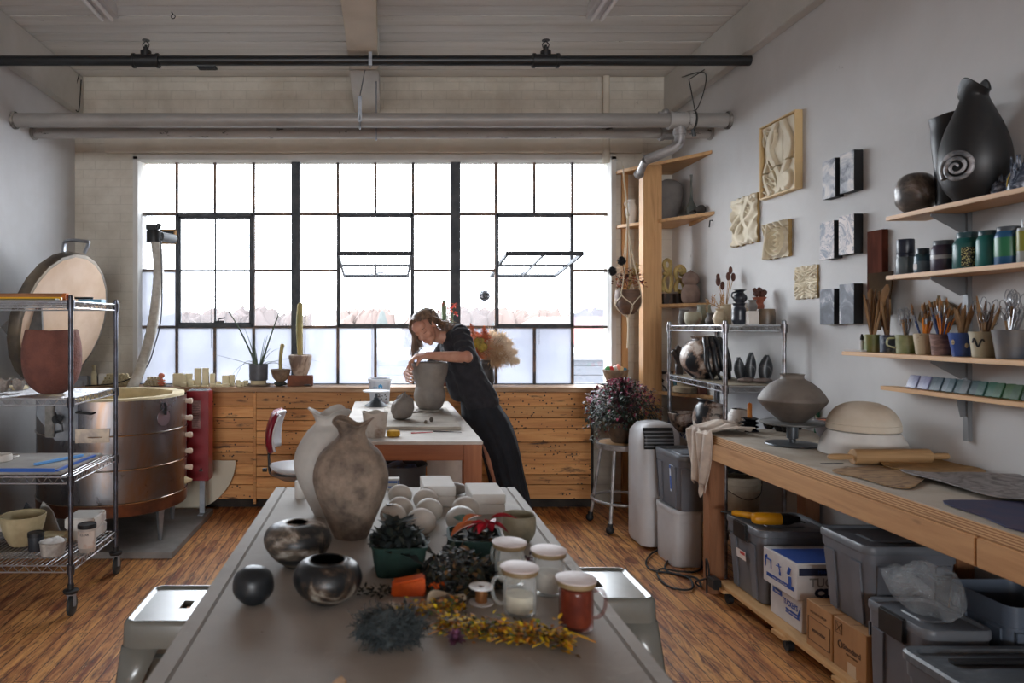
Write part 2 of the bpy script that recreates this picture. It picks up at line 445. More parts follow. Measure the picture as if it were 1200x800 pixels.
# ---------------------------------------------------------------- WINDOW
def glass_mat(name,haze,tint,hz_noise=0.0,rough_gloss=0.03):
    """thin window pane: clear share + dusty film that scatters daylight + a little reflection"""
    t=NT(name)
    tr=t.n('ShaderNodeBsdfTransparent');tr.inputs[0].default_value=(0.93,0.95,0.97,1)
    tl=t.n('ShaderNodeBsdfTranslucent');tl.inputs[0].default_value=tint
    m1=t.n('ShaderNodeMixShader')
    if hz_noise:
        f=t.noise(t.coord(scale=(1,1,0.6)),2.5,6,0.65,0.6)
        r=t.n('ShaderNodeMapRange');r.inputs['From Min'].default_value=0.3;r.inputs['From Max'].default_value=0.7
        r.inputs['To Min'].default_value=max(0,haze-hz_noise);r.inputs['To Max'].default_value=min(1,haze+hz_noise)
        t.l(f,r.inputs['Value']);t.l(r.outputs[0],m1.inputs[0])
    else:m1.inputs[0].default_value=haze
    t.l(tr.outputs[0],m1.inputs[1]);t.l(tl.outputs[0],m1.inputs[2])
    gl=t.n('ShaderNodeBsdfGlossy');gl.inputs['Roughness'].default_value=rough_gloss
    m2=t.n('ShaderNodeMixShader');m2.inputs[0].default_value=0.05
    t.l(m1.outputs[0],m2.inputs[1]);t.l(gl.outputs[0],m2.inputs[2]);t.l(m2.outputs[0],t.out.inputs['Surface'])
    return t.m
M_clear=glass_mat('dusty_window_glass',0.10,(0.12,0.125,0.135,1),0.06)
M_frost=glass_mat('frosted_window_glass',0.86,(0.235,0.245,0.275,1),0.08,0.25)
M_semi=glass_mat('half_clouded_window_glass',0.45,(0.17,0.18,0.21,1),0.2,0.1)
win=bpy.data.objects.new('window_1',None);COL.objects.link(win);win['kind']='structure'
def wx(px):return (px-VX)*WY/F
def wz(py):return EYE-(py-HY)*WY/F
rows=[wz(449),wz(383),wz(317),wz(251),wz(186.5)]
secs=[[163,207.5,252,297.5,342],[352,396,440,484,528],[539,581,626,670.5,715]]
fr=MB()
fx0,fx1,fz0,fz1=wx(161),wx(717),wz(451),wz(185)
fr.box((fx0,WY-.03,fz0),(wx(164.5),WY+.03,fz1));fr.box((wx(714),WY-.03,fz0),(fx1,WY+.03,fz1))
fr.box((fx0,WY-.03,wz(189)),(fx1,WY+.03,fz1+.02));fr.box((fx0,WY-.03,fz0-.02),(fx1,WY+.03,wz(449)))
fr.build('window_frame',M_steel,win,bev=0.003)
for a,c in ((342,352),(528,539)):
    b=MB();b.box((wx(a),WY-.045,fz0),(wx(c),WY+.045,fz1));b.build('mullion',M_steel,win,bev=0.004)
def is_vent(ci,ri):return ci in (1,2) and ri in (1,2)
frost={(0,0,0),(0,1,0),(0,2,0),(0,3,0),(1,0,0),(1,1,0),(2,0,0),(2,1,0),(0,0,1),(2,2,0)}
semi={(1,2,0),(0,0,2),(0,1,1),(1,3,0),(2,3,1),(0,2,1)}
for si,xs in enumerate(secs):
    X=[wx(p) for p in xs];mu=MB()
    th=.0115
    for k in (1,2,3):
        spans=[(rows[0],rows[1]),(rows[3],rows[4])]if k==2 else [(rows[0],rows[4])]
        for z0,z1 in spans:mu.box((X[k]-th,WY-.018,z0),(X[k]+th,WY+.018,z1))
    for k in (1,2,3):
        spans=[(X[0],X[1]),(X[3],X[4])]if k==2 else [(X[0],X[4])]
        for x0,x1 in spans:mu.box((x0,WY-.016,rows[k]-th),(x1,WY+.016,rows[k]+th))
    mu.build('muntins',M_muntin,win,bev=0.002,seg=1)
    vf=MB();x0,x1,z0,z1=X[1],X[3],rows[1],rows[3];tf=.022
    vf.box((x0-.004,WY-.03,z0),(x0+tf,WY+.02,z1));vf.box((x1-tf,WY-.03,z0),(x1+.004,WY+.02,z1))
    vf.box((x0,WY-.03,z1-tf*1.2),(x1,WY+.02,z1+.004));vf.box((x0,WY-.03,z0-.004),(x1,WY+.02,z0+tf*1.2))
    vf.build('vent_surround',M_steel,win,bev=0.003,seg=1)
    for matg,pick in ((M_frost,frost),(M_semi,semi),(M_clear,None)):
        pg=MB()
        for ci in range(4):
            for ri in range(4):
                if is_vent(ci,ri):continue
                key=(si,ci,ri)
                if pick is None:
                    if key in frost or key in semi:continue
                elif key not in pick:continue
                pg.box((X[ci],WY-.002,rows[ri]),(X[ci+1],WY+.002,rows[ri+1]))
        if pg.v:pg.build('panes',matg,win)
    sx0,sx1=x0+tf*.8,x1-tf*.8;hh=(z1-z0)/2-.02;zc=(z0+z1)/2
    piv=zc+0.055 if si else zc
    sash=bpy.data.objects.new('pivot_sash',None);COL.objects.link(sash);sash.parent=win
    sash.location=((sx0+sx1)/2,WY-.005+(0 if si==0 else -.005),piv)
    hw=(sx1-sx0)/2;s=MB();e=.02
    up,dn=zc+hh-piv,zc-hh-piv
    s.box((-hw,-.018,dn),(-hw+e,.018,up));s.box((hw-e,-.018,dn),(hw,.018,up))
    s.box((-hw,-.018,up-e),(hw,.018,up));s.box((-hw,-.018,dn),(hw,.018,dn+e))
    s.box((-.008,-.012,dn),(.008,.012,up));s.box((-hw,-.012,(up+dn)/2-.008),(hw,.012,(up+dn)/2+.008))
    s.build('sash_frame',M_steel,sash,bev=0.003,seg=1)
    g=MB();g.box((-hw+.01,-.002,dn+.01),(hw-.01,.002,up-.01));g.build('pane',M_clear,sash)
    h=MB()
    if si==0:
        h.box((.0,-.05,dn+.01),(.09,-.018,dn+.035));h.tube([(.045,-.05,dn+.02),(.045,-.06,dn+.05),(.1,-.06,dn+.06)],.006)
    else:
        h.tube([(.0,.02,dn+.02),(-.005,.03,dn-.03),(.03,.05,dn-.07),(.07,.05,dn-.09)],.009)
    h.build('latch',M_steel,sash)
    if si:sash.rotation_euler=(radians(82.8),0,0)
for px,y0,y1,yy in ((247.5,262,408,6.0),(436,300,442,5.95),(632,302,404,5.6)):
    ch=MB();p0=at(px,y0,yy);n=int((y1-y0)/1.6)
    for k in range(n):
        p=at(px,y0+(y1-y0)*k/n,yy);ch.ball(p,.0034,6,4)
    ch.tube([at(px,y0,yy),at(px,y1,yy)],.0012,5)
    w_={247.5:'closed vent beside the fan duct',436:'open vent left of the middle',632:'open vent right of the middle'}[px]
    ch.thing('hanging_chain',M_blackm,'thin dark pull chain of the '+w_.replace('left of the middle','above the bucket').replace('right of the middle','beside the dried grasses'),'chain')
# ================================================================ OUTSIDE
M_grass=mat('yard_ground',C(70,68,64),C(84,82,80),r=0.9,sc=0.2)
b=MB();b.box((-60,6.6,-3.1),(60,120,-3.0));b.struct('ground_outside',M_grass)
M_twig=mat('bare_twigs',C(66,56,53),r=0.9);M_ever=mat('evergreen',C(48,54,54),C(58,62,62),r=0.9,sc=2)
def bare_tree(seed,X,Y,hgt,label,spread=1.0):
    rnd=random.Random(seed);mb=MB()
    def grow(p,d,L,r,lev):
        q=p+d*L
        mb.tube([p,(p+q)/2+Vector((rnd.uniform(-1,1),rnd.uniform(-1,1),0))*L*.05,q],[r*2.6,r*2.3,r*2.0],4 if lev>1 else 6,caps=False)
        if lev>=5:return
        for k in range(3 if lev>0 else 4):
            a=rnd.uniform(0,2*pi);tlt=rnd.uniform(.3,.75)*spread
            nd=(d+Vector((cos(a)*tlt,sin(a)*tlt,rnd.uniform(-.1,.25)))).normalized()
            grow(q if k<2 else p.lerp(q,rnd.uniform(.5,.9)),nd,L*rnd.uniform(.6,.8),max(r*.62,.028),lev+1)
    grow(Vector((0,0,0)),Vector((0,0,1)),hgt*.3,hgt*.014,0)
    return mb.thing('bare_tree',M_twig,label,'tree',(X,Y,-3.0),group='trees beyond the window')
spec=[(1,340,46,5.6,'bare tree outside above the spider plant'),(2,312,50,5.0,'low bare tree outside behind the spider plant pot leaves'),
        (3,385,52,4.9,'bare tree outside beyond the tall cactus'),(4,420,48,4.6,'bare tree outside just past the cactus pane'),
        (5,470,50,4.7,'bare tree outside above the potter\'s head'),(6,600,44,4.8,'bare tree outside over the dried grasses'),
        (7,640,42,5.6,'tall bare tree outside below the open vent by the shelves'),(8,662,45,5.2,'bare tree outside at the edge of the open vent by the shelves'),(9,700,44,4.9,'bare tree outside behind the red brick house')]
for sd,px,Y,h,lb in spec:bare_tree(sd,(px-VX)*Y/F,Y,h,lb)
for k,(px,Y,h,lb) in enumerate(((448,60,5.5,'pointed evergreen tree far outside over the bucket'),(395,62,4.6,'squat evergreen tree far outside near the cactus'),(580,60,4.6,'rounded evergreen tree far outside behind the silver ball'))):
    mb=MB();mb.cyl((0,0,0),(0,0,1.2),.15);rnd=random.Random(k)
    for q in range(5):
        z0=1+(h-1)*q/5;r0=1.7*(1-q/5.6)
        mb.lathe([(0,z0),(r0,z0),(r0*.4,z0+(h-1)/4),(0,z0+(h-1)/3.2)],14,wob=lambda a,i,r,z:(r*(1+.18*sin(a*5+q)),z))
    mb.thing('evergreen_tree',M_ever,lb,'tree',((px-VX)*Y/F,Y,-3.0),group='evergreens beyond the window')
mb=MB();rnd=random.Random(5)
for k in range(300):
    X=rnd.uniform(-34,34);r=rnd.uniform(.9,1.8)
    mb.ball((X,80+rnd.uniform(-2,2),-2.6+r*.8),(r*1.2,r,r*2.7),12,9,fn=lambda v:v+Vector((.7,0,.9))*noise.noise(v*1.6)*1.1)
mb.thing('tree_line',M_twig,'hazy line of far trees along the horizon outside','trees',kind='stuff')
t=NT('red_brick');tc=t.n('ShaderNodeTexCoord');sp=t.n('ShaderNodeSeparateXYZ');cb=t.n('ShaderNodeCombineXYZ')
t.l(tc.outputs['Object'],sp.inputs[0]);t.l(sp.outputs['X'],cb.inputs['X']);t.l(sp.outputs['Z'],cb.inputs['Y'])
bk=t.n('ShaderNodeTexBrick',Scale=1.0,Mortar__Size=0.02,Brick__Width=0.5,Row__Height=0.2);t.l(cb.outputs[0],bk.inputs['Vector'])
bk.inputs['Color1'].default_value=C(86,40,38);bk.inputs['Color2'].default_value=C(92,48,44);bk.inputs['Mortar'].default_value=C(96,80,76)
t.bsdf(bk.outputs['Color'],0.9);M_redb=t.m
M_redroof=mat('red_roof',C(92,36,36),C(98,46,44),r=0.8,sc=1);M_greyside=mat('grey_siding',C(58,60,66),C(66,68,75),r=0.8,sc=1)
M_trimw=mat('white_fascia',C(100,98,98),r=0.8)
ho=thing('brick_house','low red brick house with red roof outside past the shelves','building',(0,0,0))
p0,p1=at(628,404,18),at(760,404,18)
b=MB();b.box((p0.x,18,-3),(p1.x,24,p0.z));b.build('brick_wall',M_redb,ho)
b=MB();zt=at(0,385,18).z;b.add([(p0.x-.2,17.7,p0.z),(p1.x,17.7,p0.z),(p1.x,24.3,p0.z),(p0.x-.2,24.3,p0.z),(p0.x+.6,21,zt+.35),(p1.x,21,zt+.35)],
      [(0,1,5,4),(2,3,4,5),(3,0,4),(1,2,5),(0,3,2,1)]);b.build('roof',M_redroof,ho)
b=MB();b.box((p0.x-.2,17.62,p0.z-.12),(p1.x,17.7,p0.z+.02));b.build('fascia',M_trimw,ho)
ob=thing('outbuilding','grey boarded flat roofed outbuilding just outside the window','building',(0,0,0))
q0,q1=at(400,421,11),at(800,421,11)
b=MB();k=0;z=-3.0
while z<q0.z-.01:
    b.box((q0.x,11-.02*(k%1),z),(q1.x,14,min(z+.14,q0.z)));z+=.15;k+=1
b.build('siding',M_greyside,ob)
b=MB();b.box((q0.x-.1,10.9,q0.z),(q1.x+.1,14.2,q0.z+.1));b.build('roof_edge',M_trimw,ob)
# ================================================================ PIPES, CEILING THINGS
def pipe_mat(name,c1,c2,flake):
    t=NT(name);v=t.coord(scale=(1.0,3,3))
    col=t.ramp(t.noise(v,1.6,6,0.65,0.3),[(0.35,c1),(0.65,c2)])
    col=t.mix(t.ramp(t.noise(t.coord(scale=(2.2,6,6)),2.3,6,0.75),[(flake,(1,1,1,1)),(flake+.04,(0,0,0,1))]),col,C(58,56,56))
    t.bsdf(col,0.5,0.15,t.bump(t.noise(v,12,5),0.2,0.004));return t.m
M_pA=pipe_mat('grey_wrapped_pipe',C(136,132,128),C(158,154,150),0.24)
M_pB=pipe_mat('flaking_white_pipe',C(170,167,164),C(150,146,142),0.36)
M_galv=mat('galvanised_steel',C(158,162,168),C(134,138,144),r=0.4,m=0.7,sc=9)
pp=thing('sprinkler_pipe','thin black sprinkler pipe with two upright heads below the ceiling','pipe')
b=MB();yy=4.72
b.cyl((XL+.001,yy,3.295),(XR-.001,yy,3.295),.033,n=20);b.build('pipe',M_blackm,pp)
for px in (171,639.5):
    x=(px-VX)*yy/F
    b=MB();b.cyl((x-.075,yy,3.295),(x+.075,yy,3.295),.043,n=20);b.cyl((x-.09,yy,3.295),(x-.07,yy,3.295),.049,n=20);b.cyl((x+.07,yy,3.295),(x+.09,yy,3.295),.049,n=20)
    b.cyl((x,yy,3.295),(x,yy,3.36),.036,n=16);b.build('tee',M_blackm,pp,bev=.002)
    b=MB();b.cyl((x,yy,3.36),(x,yy,3.385),.018);b.cyl((x,yy,3.385),(x,yy,3.40),.009)
    b.tube([(x-.018,yy,3.385),(x-.022,yy,3.405),(x,yy,3.43)],.004);b.tube([(x+.018,yy,3.385),(x+.022,yy,3.405),(x,yy,3.43)],.004)
    b.lathe([(0,0),(.026,0),(.026,.004),(0,.006)],16,TR(x,yy,3.43));b.build('sprinkler_head',M_blackm,pp)
b=MB();x=(434-VX)*yy/F
b.box((x-.012,yy-.045,3.25),(x+.012,yy-.035,3.339));b.tube([(x,yy-.04,3.3),(x,yy,3.252),(x,yy+.04,3.3)],.01);b.build('hanger',M_galv,pp)
hp=thing('heating_pipe','thick grey wrapped pipe crossing above the window, topmost of two','pipe')
b=MB();b.cyl((XL+.001,5.0,2.976),(XR-.001,5.0,2.976),.05,n=28);b.build('pipe',M_pA,hp)
for x in (XL+.012,XR-.012):
    b=MB();b.cyl((x-.012,5.0,2.976),(x+.012,5.0,2.976),.062,n=24);b.build('end_collar',mat('old_caulk',C(88,84,80),C(150,146,140),r=0.9,sc=20,bump=.4),hp,bev=.003)
b=MB();x0=(785-VX)*5/F
b.cyl((x0,5,2.976),(x0+.14,5,2.976),.058,n=28);b.cyl((x0-.012,5,2.976),(x0+.01,5,2.976),.064,n=28);b.cyl((x0+.12,5,2.976),(x0+.16,5,2.976),.066,n=28)
b.build('coupling',M_pB,hp,bev=.003)
b=MB();b.cyl((x0+.07,5,2.976),(x0+.07,5,2.90),.038);b.cyl((x0+.07,5,2.905),(x0+.07,5,2.87),.044)
path=spline([(x0+.07,5,2.89),(x0+.065,5.0,2.82),(x0+.02,5.03,2.775),(x0-.13,5.12,2.72)],6)
b.tube(path,.036,16);b.cyl(path[-1],(1.935,5.3,2.66),.028,n=16);b.cyl((1.94,5.29,2.664),(1.925,5.32,2.655),.036,n=16)
b.build('drop_elbow',M_tin,hp)
b=MB();b.ball((x0-.02,5.03,3.04),(.03,.03,.03));b.cyl((x0-.07,5.03,3.035),(x0+.02,5.03,3.035),.014);b.build('valve',M_tin,hp)
for px in (422,):
    x=(px-VX)*5/F
    b=MB();b.tube([(x,5+.056*sin(a),2.976+.056*cos(a)) for a in [2*pi*k/20 for k in range(20)]],.008,6,closed=True)
    b.box((x-.014,4.94,2.95),(x+.014,4.945,3.13));b.tube([(x,4.95,3.13),(x+.035,5.0,3.335)],.004);b.build('pipe_hanger',M_galv,hp)
x=(812-VX)*5/F
b=MB();b.tube([(x,5+.062*sin(a),2.976+.062*cos(a)) for a in [2*pi*k/20 for k in range(20)]],.009,6,closed=True)
b.tube([(x,5.0,2.91),(x+.01,5.0,2.86)],.014);b.tube([(x,4.96,3.02),(x-.05,4.95,3.25),(x+.06,4.95,3.32)],.004);b.build('strap',M_blackm,hp)
lp=thing('drain_pipe','white pipe with flaking paint running just under the grey one','pipe')
b=MB();b.cyl((XL+.001,5.28,2.965),(XR-.001,5.28,2.965),.043,n=24);b.build('pipe',M_pB,lp)
for x in (XL,XR-.02):
    b=MB();b.cyl((x,5.28,2.965),(x+.02,5.28,2.965),.054,n=20);b.build('end_collar',M_pA,lp,bev=.003)
b=MB();b.cyl((2.10,5.28,2.965),(2.24,5.28,2.965),.052,n=24);b.cyl((2.08,5.28,2.965),(2.11,5.28,2.965),.06,n=24);b.cyl((2.235,5.28,2.965),(2.255,5.28,2.965),.06,n=24);b.build('coupling',M_tin,lp,bev=.003)
b=MB();x=(441-VX)*5.28/F
b.tube([(x,5.28+.05*sin(a),2.965+.05*cos(a)) for a in [2*pi*k/20 for k in range(20)]],.008,6,closed=True)
b.tube([(x,5.23,2.97),(x,5.23,3.334)],.005);b.build('pipe_hanger',M_galv,lp)
b=MB();b.cyl((1.893,5.96,2.9),(1.893,5.96,3.635),.03,n=14)
b.thing('conduit',M_beam,'short painted upright pipe against the bricks above the window','pipe')
M_fluo=mat('fluorescent_batten_enamel',C(206,206,208),r=0.45)
for px,lb in ((122,'white ceiling light batten whose end shows over the left pipe run'),(711,'white ceiling light batten whose end shows right of the beam')):
    x=-1.75 if px<400 else 1.345
    lt=thing('ceiling_light','white strip light on the ceiling boards, '+('the one on the kiln side' if px<400 else 'the one on the shelf side'),'light',(x,4.46,3.46),group='strip lights')
    b=MB();b.prism([(-.06,0),(.06,0),(.045,.1),(-.045,.1)],0,1.5,Matrix.Rotation(pi/2,4,'X'));b.build('housing',M_fluo,lt,bev=.004)
    b=MB()
    for sx in (-.03,.03):b.cyl((sx,-.04,-.02),(sx,-1.46,-.02),.013,n=12)
    b.build('tube',mat('unlit_tube',C(226,226,228),r=0.3),lt)
    b=MB()
    for yy_ in (-.2,-1.3):b.cyl((0,yy_,.1),(0,yy_,.178),.006,n=8)
    b.build('rod',M_galv,lt)
b=MB();p=at(516,4,4.9);b.tube([(p.x,p.y,ZC),(p.x,p.y,ZC-.05)],.003);b.tube([(p.x+.02*sin(a),p.y,ZC-.07-.02*cos(a)) for a in [2*pi*k/12 for k in range(12)]],.003,5,closed=True)
b=MB()
p=at(193,2,4.6);b.tube([(p.x,4.75,3.638),(p.x+.01,4.75,3.62)],.004);b.tube([(p.x+.01+.014*sin(a),4.75,3.606+.014*cos(a)) for a in [2*pi*k/12 for k in range(13)]],.003,5)
b.thing('ceiling_hook',M_blackm,'small screw eye hook in the ceiling boards','hook')
b=MB();b.box((-1.53,5.72,3.628),(-1.38,5.8,3.642));b.box((-1.52,5.73,3.622),(-1.39,5.79,3.629));b.thing('ceiling_vent',M_steel,'small dark louvre in the ceiling boards above the pipes','vent')
for pts,lb in (([(-2.57,5.9,3.63),(-2.6,5.85,3.4),(-2.575,5.9,3.32),(-2.575,5.95,3.6)],'loop of thin wire in the corner above the kiln'),
                ([(2.385,5.6,3.5),(2.39,5.2,3.38),(2.3,5.15,3.1),(2.1,5.02,3.035)],'thin dark wire from the pipe valve up to the shelf side beam')):
    b=MB();b.tube(spline(pts,8),.004,6);b.thing('hanging_wire',M_blackm,lb,'wire')
# ================================================================ WIRE RACKS
M_shelfw=mat('zinc_wire_shelf',C(196,198,202),r=0.3,m=0.9)
def wire_shelf(mb,L,Wd,n_along,lip=.034):
    """mat of wires on z=0 top with truss edge below"""
    r=.0032
    for z in (0,-lip):
        for a,c in (((0,0),(L,0)),((L,0),(L,Wd)),((L,Wd),(0,Wd)),((0,Wd),(0,0))):
            mb.tube([(a[0],a[1],z),(c[0],c[1],z)],.0042,6)
    def zig(p,q):
        n=max(4,int((q-p).length/.03));pts=[p.lerp(q,k/n)+Vector((0,0,0 if k%2 else -lip)) for k in range(n+1)]
        mb.tube(pts,.003,5)
    P=[Vector((0,0,0)),Vector((L,0,0)),Vector((L,Wd,0)),Vector((0,Wd,0))]
    for i in range(4):zig(P[i],P[(i+1)%4])
    for k in range(1,n_along):mb.tube([(L*k/n_along,0,.001),(L*k/n_along,Wd,.001)],.0022,5)
    for f in (.28,.72):mb.tube([(0,Wd*f,-.008),(L,Wd*f,-.008)],.0035,5)
def wire_rack(root,L,Wd,H,levels,base=.0,casters=False,mat_post=M_darkchrome,edge_mats=None,clipm=M_black):
    b0=.14 if casters else base
    for x in (0,L):
        for y in (0,Wd):
            p=MB();p.cyl((x,y,b0),(x,y,H),.0125,n=14);p.ball((x,y,H),(.0125,.0125,.006),12,6)
            z=b0+.05
            while z<H-.02:p.cyl((x,y,z),(x,y,z+.002),.0132,n=12);z+=.0254
            p.build('post',mat_post,root)
            if casters:
                s=thing_part('caster',root,(x,y,0))
                q=MB();q.lathe([(0,.122),(.034,.122),(.038,.130),(.038,.138),(.012,.142),(0,.142)],20);q.cyl((0,0,.13),(0,0,.17),.0165,n=12)
                q.build('bumper',M_black,s)
                q=MB();q.box((-.016,-.004,.05),(-.012,.03,.122));q.box((.012,-.004,.05),(.016,.03,.122));q.box((-.016,-.02,.112),(.016,.03,.12));q.cyl((-.019,.014,.052),(.019,.014,.052),.006);q.build('fork',M_galv,s,bev=.001)
                q=MB();q.tube([(-.0105,.014,.052),(-.0075,.014,.052),(.0075,.014,.052),(.0105,.014,.052)],[.044,.0515,.0515,.044],26);q.build('wheel',mat('dark_caster_tyre',C(38,40,40),r=0.6),s)
    for k,z in enumerate(levels):
        sh=MB();wire_shelf(sh,L,Wd,int(L/.026));o=sh.build('wire_shelf',(edge_mats or {}).get(k,M_shelfw),root,(0,0,z))
        for x in (0,L):
            for y in (0,Wd):cl=MB();cl.lathe([(.0132,-.045),(.0185,-.045),(.0205,0),(.0205,.006),(.0132,.006)],14);cl.build('corner_sleeve',clipm,o,(x,y,0))
def thing_part(name,parent,loc=(0,0,0),rz=0.0):
    o=bpy.data.objects.new(name,None);COL.objects.link(o);o.parent=parent;o.location=loc;o.rotation_euler=(0,0,rz);return o
M_rackpost=mat('grey_zinc_post',C(96,100,112),C(74,72,76),r=.38,m=.85,sc=12)
LVL=[.262,.722,1.128,1.635]
rk=thing('wire_rack','chrome wire shelving rack on black casters by the bare wall','rack',(-2.62,3.63,0))
wire_rack(rk,.995,.61,1.66,LVL,casters=True,mat_post=M_rackpost,clipm=M_rackpost)
RX,RY=-2.62,3.63
def rackpt(px,Y):return (px-VX)*Y/F
M_kraft=mat('brown_paper_tube',C(150,98,58),C(176,120,76),r=0.7,sc=5)
M_orange=mat('orange_cardboard',C(204,112,40),C(184,94,32),r=0.6)
for k,(xa,xb,y,r,lb) in enumerate(((-2.6,-1.98,4.08,.021,'brown paper tube lying furthest from the edge of the rack top'),(-2.6,-1.78,3.93,.024,'brown paper tube with an orange end on the rack top'))):
    m=MB();tb=thing('paper_tube',lb,'tube',(0,0,LVL[3]+.006+r),group=None)
    m.lathe([(r-.003,0),(r,0),(r,xb-xa),(r-.003,xb-xa),(r-.003,0)],22,TR(xa,y,0)@ROT(0,pi/2,0));m.build('tube',M_kraft,tb)
    m=MB();m.lathe([(r-.004,-.02),(r+.0012,-.02),(r+.0012,.003),(r-.004,.003),(r-.004,-.02)],22,TR(xb,y,0)@ROT(0,pi/2,0));m.build('end_cap',M_orange,tb)
M_yel=mat('yellow_plastic',C(232,176,20),r=0.4)
b=MB();b.box((-2.06,3.72,0),(-1.72,3.745,.018));b.thing('yellow_ruler',M_yel,'long yellow bar lying along the front of the rack top','ruler',(0,0,LVL[3]+.006),bev=.002)
b=MB();b.box((-2.6,3.66,0),(-1.72,3.71,.008));b.thing('wooden_strip',wood('olive_stick',C(92,84,40),C(120,108,60)),'thin olive stick along the very edge of the rack top','stick',(0,0,LVL[3]+.006),bev=.001)
pt=thing('marker_tray','pale blue box beside dark pens at the far corner of the rack top','box',(-1.73,4.15,LVL[3]+.006),-.1)
b=MB();b.box((-.075,-.03,0),(.07,.03,.022));b.build('tray',mat('sky_blue_plastic',C(112,176,214),r=0.4),pt,bev=.003)
b=MB();b.cyl((-.09,.0,.03),(.0,.01,.03),.006);b.cyl((-.1,-.015,.03),(-.01,-.005,.03),.006);b.build('marker',M_black,pt)
b=MB();b.box((-.12,-.07,0),(.05,.07,.006));b.thing('paper_sheet',M_plaster,'white sheet of paper lying flat on the rack top near the blue box','paper',(-1.86,4.1,LVL[3]+.006),.1)
M_terra=mat('dimpled_terracotta',C(126,80,68),C(108,68,60),r=0.85,sc=12,bump=0.9,bs=70,bd=.008)
x,y=rackpt(61,3.86),3.86
z=LVL[2]
prof=vessel([(.05,0),(.075,.01),(.115,.05),(.142,.11),(.152,.19),(.149,.26),(.14,.31),(.132,.345)],.009)
m=MB();m.lathe(prof,48,wob=lambda a,i,r,z:(r*(1+.012*sin(2*a)),z+.004*sin(a*2)*z/.345))
m.thing('terracotta_vase',M_terra,'large dimpled reddish terracotta vase standing on the wire rack','vase',(x,y,z+.0065))
M_bboard=mat('blue_board',C(40,92,178),r=0.4);M_pboard=mat('pale_blue_board',C(108,168,226),r=0.45);M_gboard=mat('grey_worn_board',C(168,166,162),C(146,142,138),r=0.75,sc=4)
bd=thing('ware_board','thin pale blue edged board under the small bowls beside the terracotta vase','board',(-2.35,3.9,z+.0065))
b=MB();b.box((-.22,-.16,0),(.2,.16,.01));b.build('board',M_gboard,bd,bev=.002)
b=MB();b.box((-.22,-.168,-.001),(.2,-.16,.012));b.build('edge_band',M_pboard,bd)
def scallop(nm,loc,r,h,m_,lb,group=None,k=7,amp=.12):
    mb=MB();mb.lathe(vessel([(r*.55,0),(r*.6,.004),(r*.85,h*.5),(r,h)],.004),36,
                        wob=lambda a,i,rr,zz:(rr*(1+amp*(zz/h)*sin(a*k)),zz+.1*h*(zz/h)**2*sin(a*3)))
    return mb.thing(nm,m_,lb,'bowl',loc,group=group)
M_greyc=mat('speckled_grey_clay',C(168,160,152),C(120,114,110),r=0.8,sc=24,bump=.2)
for px,py,r,h,Y,lb in ((22,459,.036,.06,3.92,'small crinkled grey bowl closest to the terracotta vase'),(4,459,.034,.065,3.86,'small speckled grey cup at the picture edge of the rack'),(4,459,.03,.05,3.98,'small pale bowl half hidden behind the speckled grey cup')):
    scallop('small_bowl',((px-VX)*Y/F,Y,z+.0175),r,h,M_greyc if 'pale' not in lb else M_white,lb)
b=MB();b.box((-.09,-.06,0),(.09,.06,.02));b.thing('cream_slab',M_cream,'low cream slab on the rack behind the small bowls','slab',(-2.2,4.1,z+.006),.1,bev=.003)
z=LVL[1]
for k,(x0,x1,y0,y1,z0,rz,m_,lb) in enumerate(((-2.6,-1.69,3.66,4.2,.0062,0,M_gboard,'grey worn board covering the waist high shelf of the rack'),
                                     (-2.6,-1.72,3.655,4.1,.0227,0,M_gboard,'grey topped board with a deep blue front edge on the rack'),
                                     )):
    bb=thing('ware_board',lb,'board',(0,0,z+z0))
    b=MB();b.box((x0,y0,0),(x1,y1,.016));b.build('board',m_,bb,bev=.002)
    if k==1:
        b=MB();b.box((x0,y0-.006,-.001),(x1,y0,.018));b.build('edge_band',M_bboard,bb)
b=MB();b.box((-.15,-.012,0),(.15,.012,.012));b.thing('blue_stick',M_pboard,'shorter bright blue batten lying across the grey board','batten',(-1.79,3.86,z+.041),radians(62),bev=.002)
b=MB();b.box((-.22,-.011,0),(.22,.011,.01));b.thing('blue_stick',M_bboard,'longer blue batten lying along the edge of the rack board','batten',(-1.705,3.88,z+.0208),radians(87),bev=.002)
for px,Y,r,h,lb in ((8,3.86,.055,.035,'low white ribbed dish on the grey board'),(15,3.96,.06,.008,'flat white tile ring behind the ribbed dish on the grey board')):
    m=MB();m.lathe(vessel([(r*.9,0),(r,.004),(r,h*.7),(r*.97,h)],.006),30);m.thing('white_dish',M_white,lb,'dish',((px-VX)*Y/F-.03,Y,z+.0395))
z=LVL[0]+.0066
M_bowlc=mat('cream_bowl_glaze',C(190,176,140),C(166,150,116),r=0.7,sc=6,bump=.1)
m=MB();m.lathe(vessel([(.05,0),(.07,.006),(.1,.07),(.118,.14),(.122,.168)],.007),40);m.thing('cream_bowl',M_bowlc,'deep cream bowl on the lowest shelf of the rack','bowl',((27-VX)*3.97/F,3.97,z))
def lidded_tub(nm,lb,loc,r,h,body,lidm,rz=0):
    o=thing(nm,lb,'tub',loc,rz)
    m=MB();m.lathe([(0,0),(r*.86,0),(r*.9,.004),(r*.97,h*.9),(r*.95,h)]+[(r*.9,h),(0,h-.002)],32);m.build('tub_body',body,o)
    m=MB();m.lathe([(0,h+.012),(r*.86,h+.012),(r*.9,h+.016),(r,h+.016),(r*1.03,h+.01),(r*1.03,h-.006),(r*.98,h-.006),(r*.9,h+.001)],32);m.build('lid',lidm,o)
    return o
M_dblue=mat('charcoal_plastic',C(44,48,54),r=0.45)
lidded_tub('black_tub','small charcoal tub with black lid on the lowest rack shelf',((42-VX)*3.86/F,3.86,z),.042,.085,M_dblue,M_black)
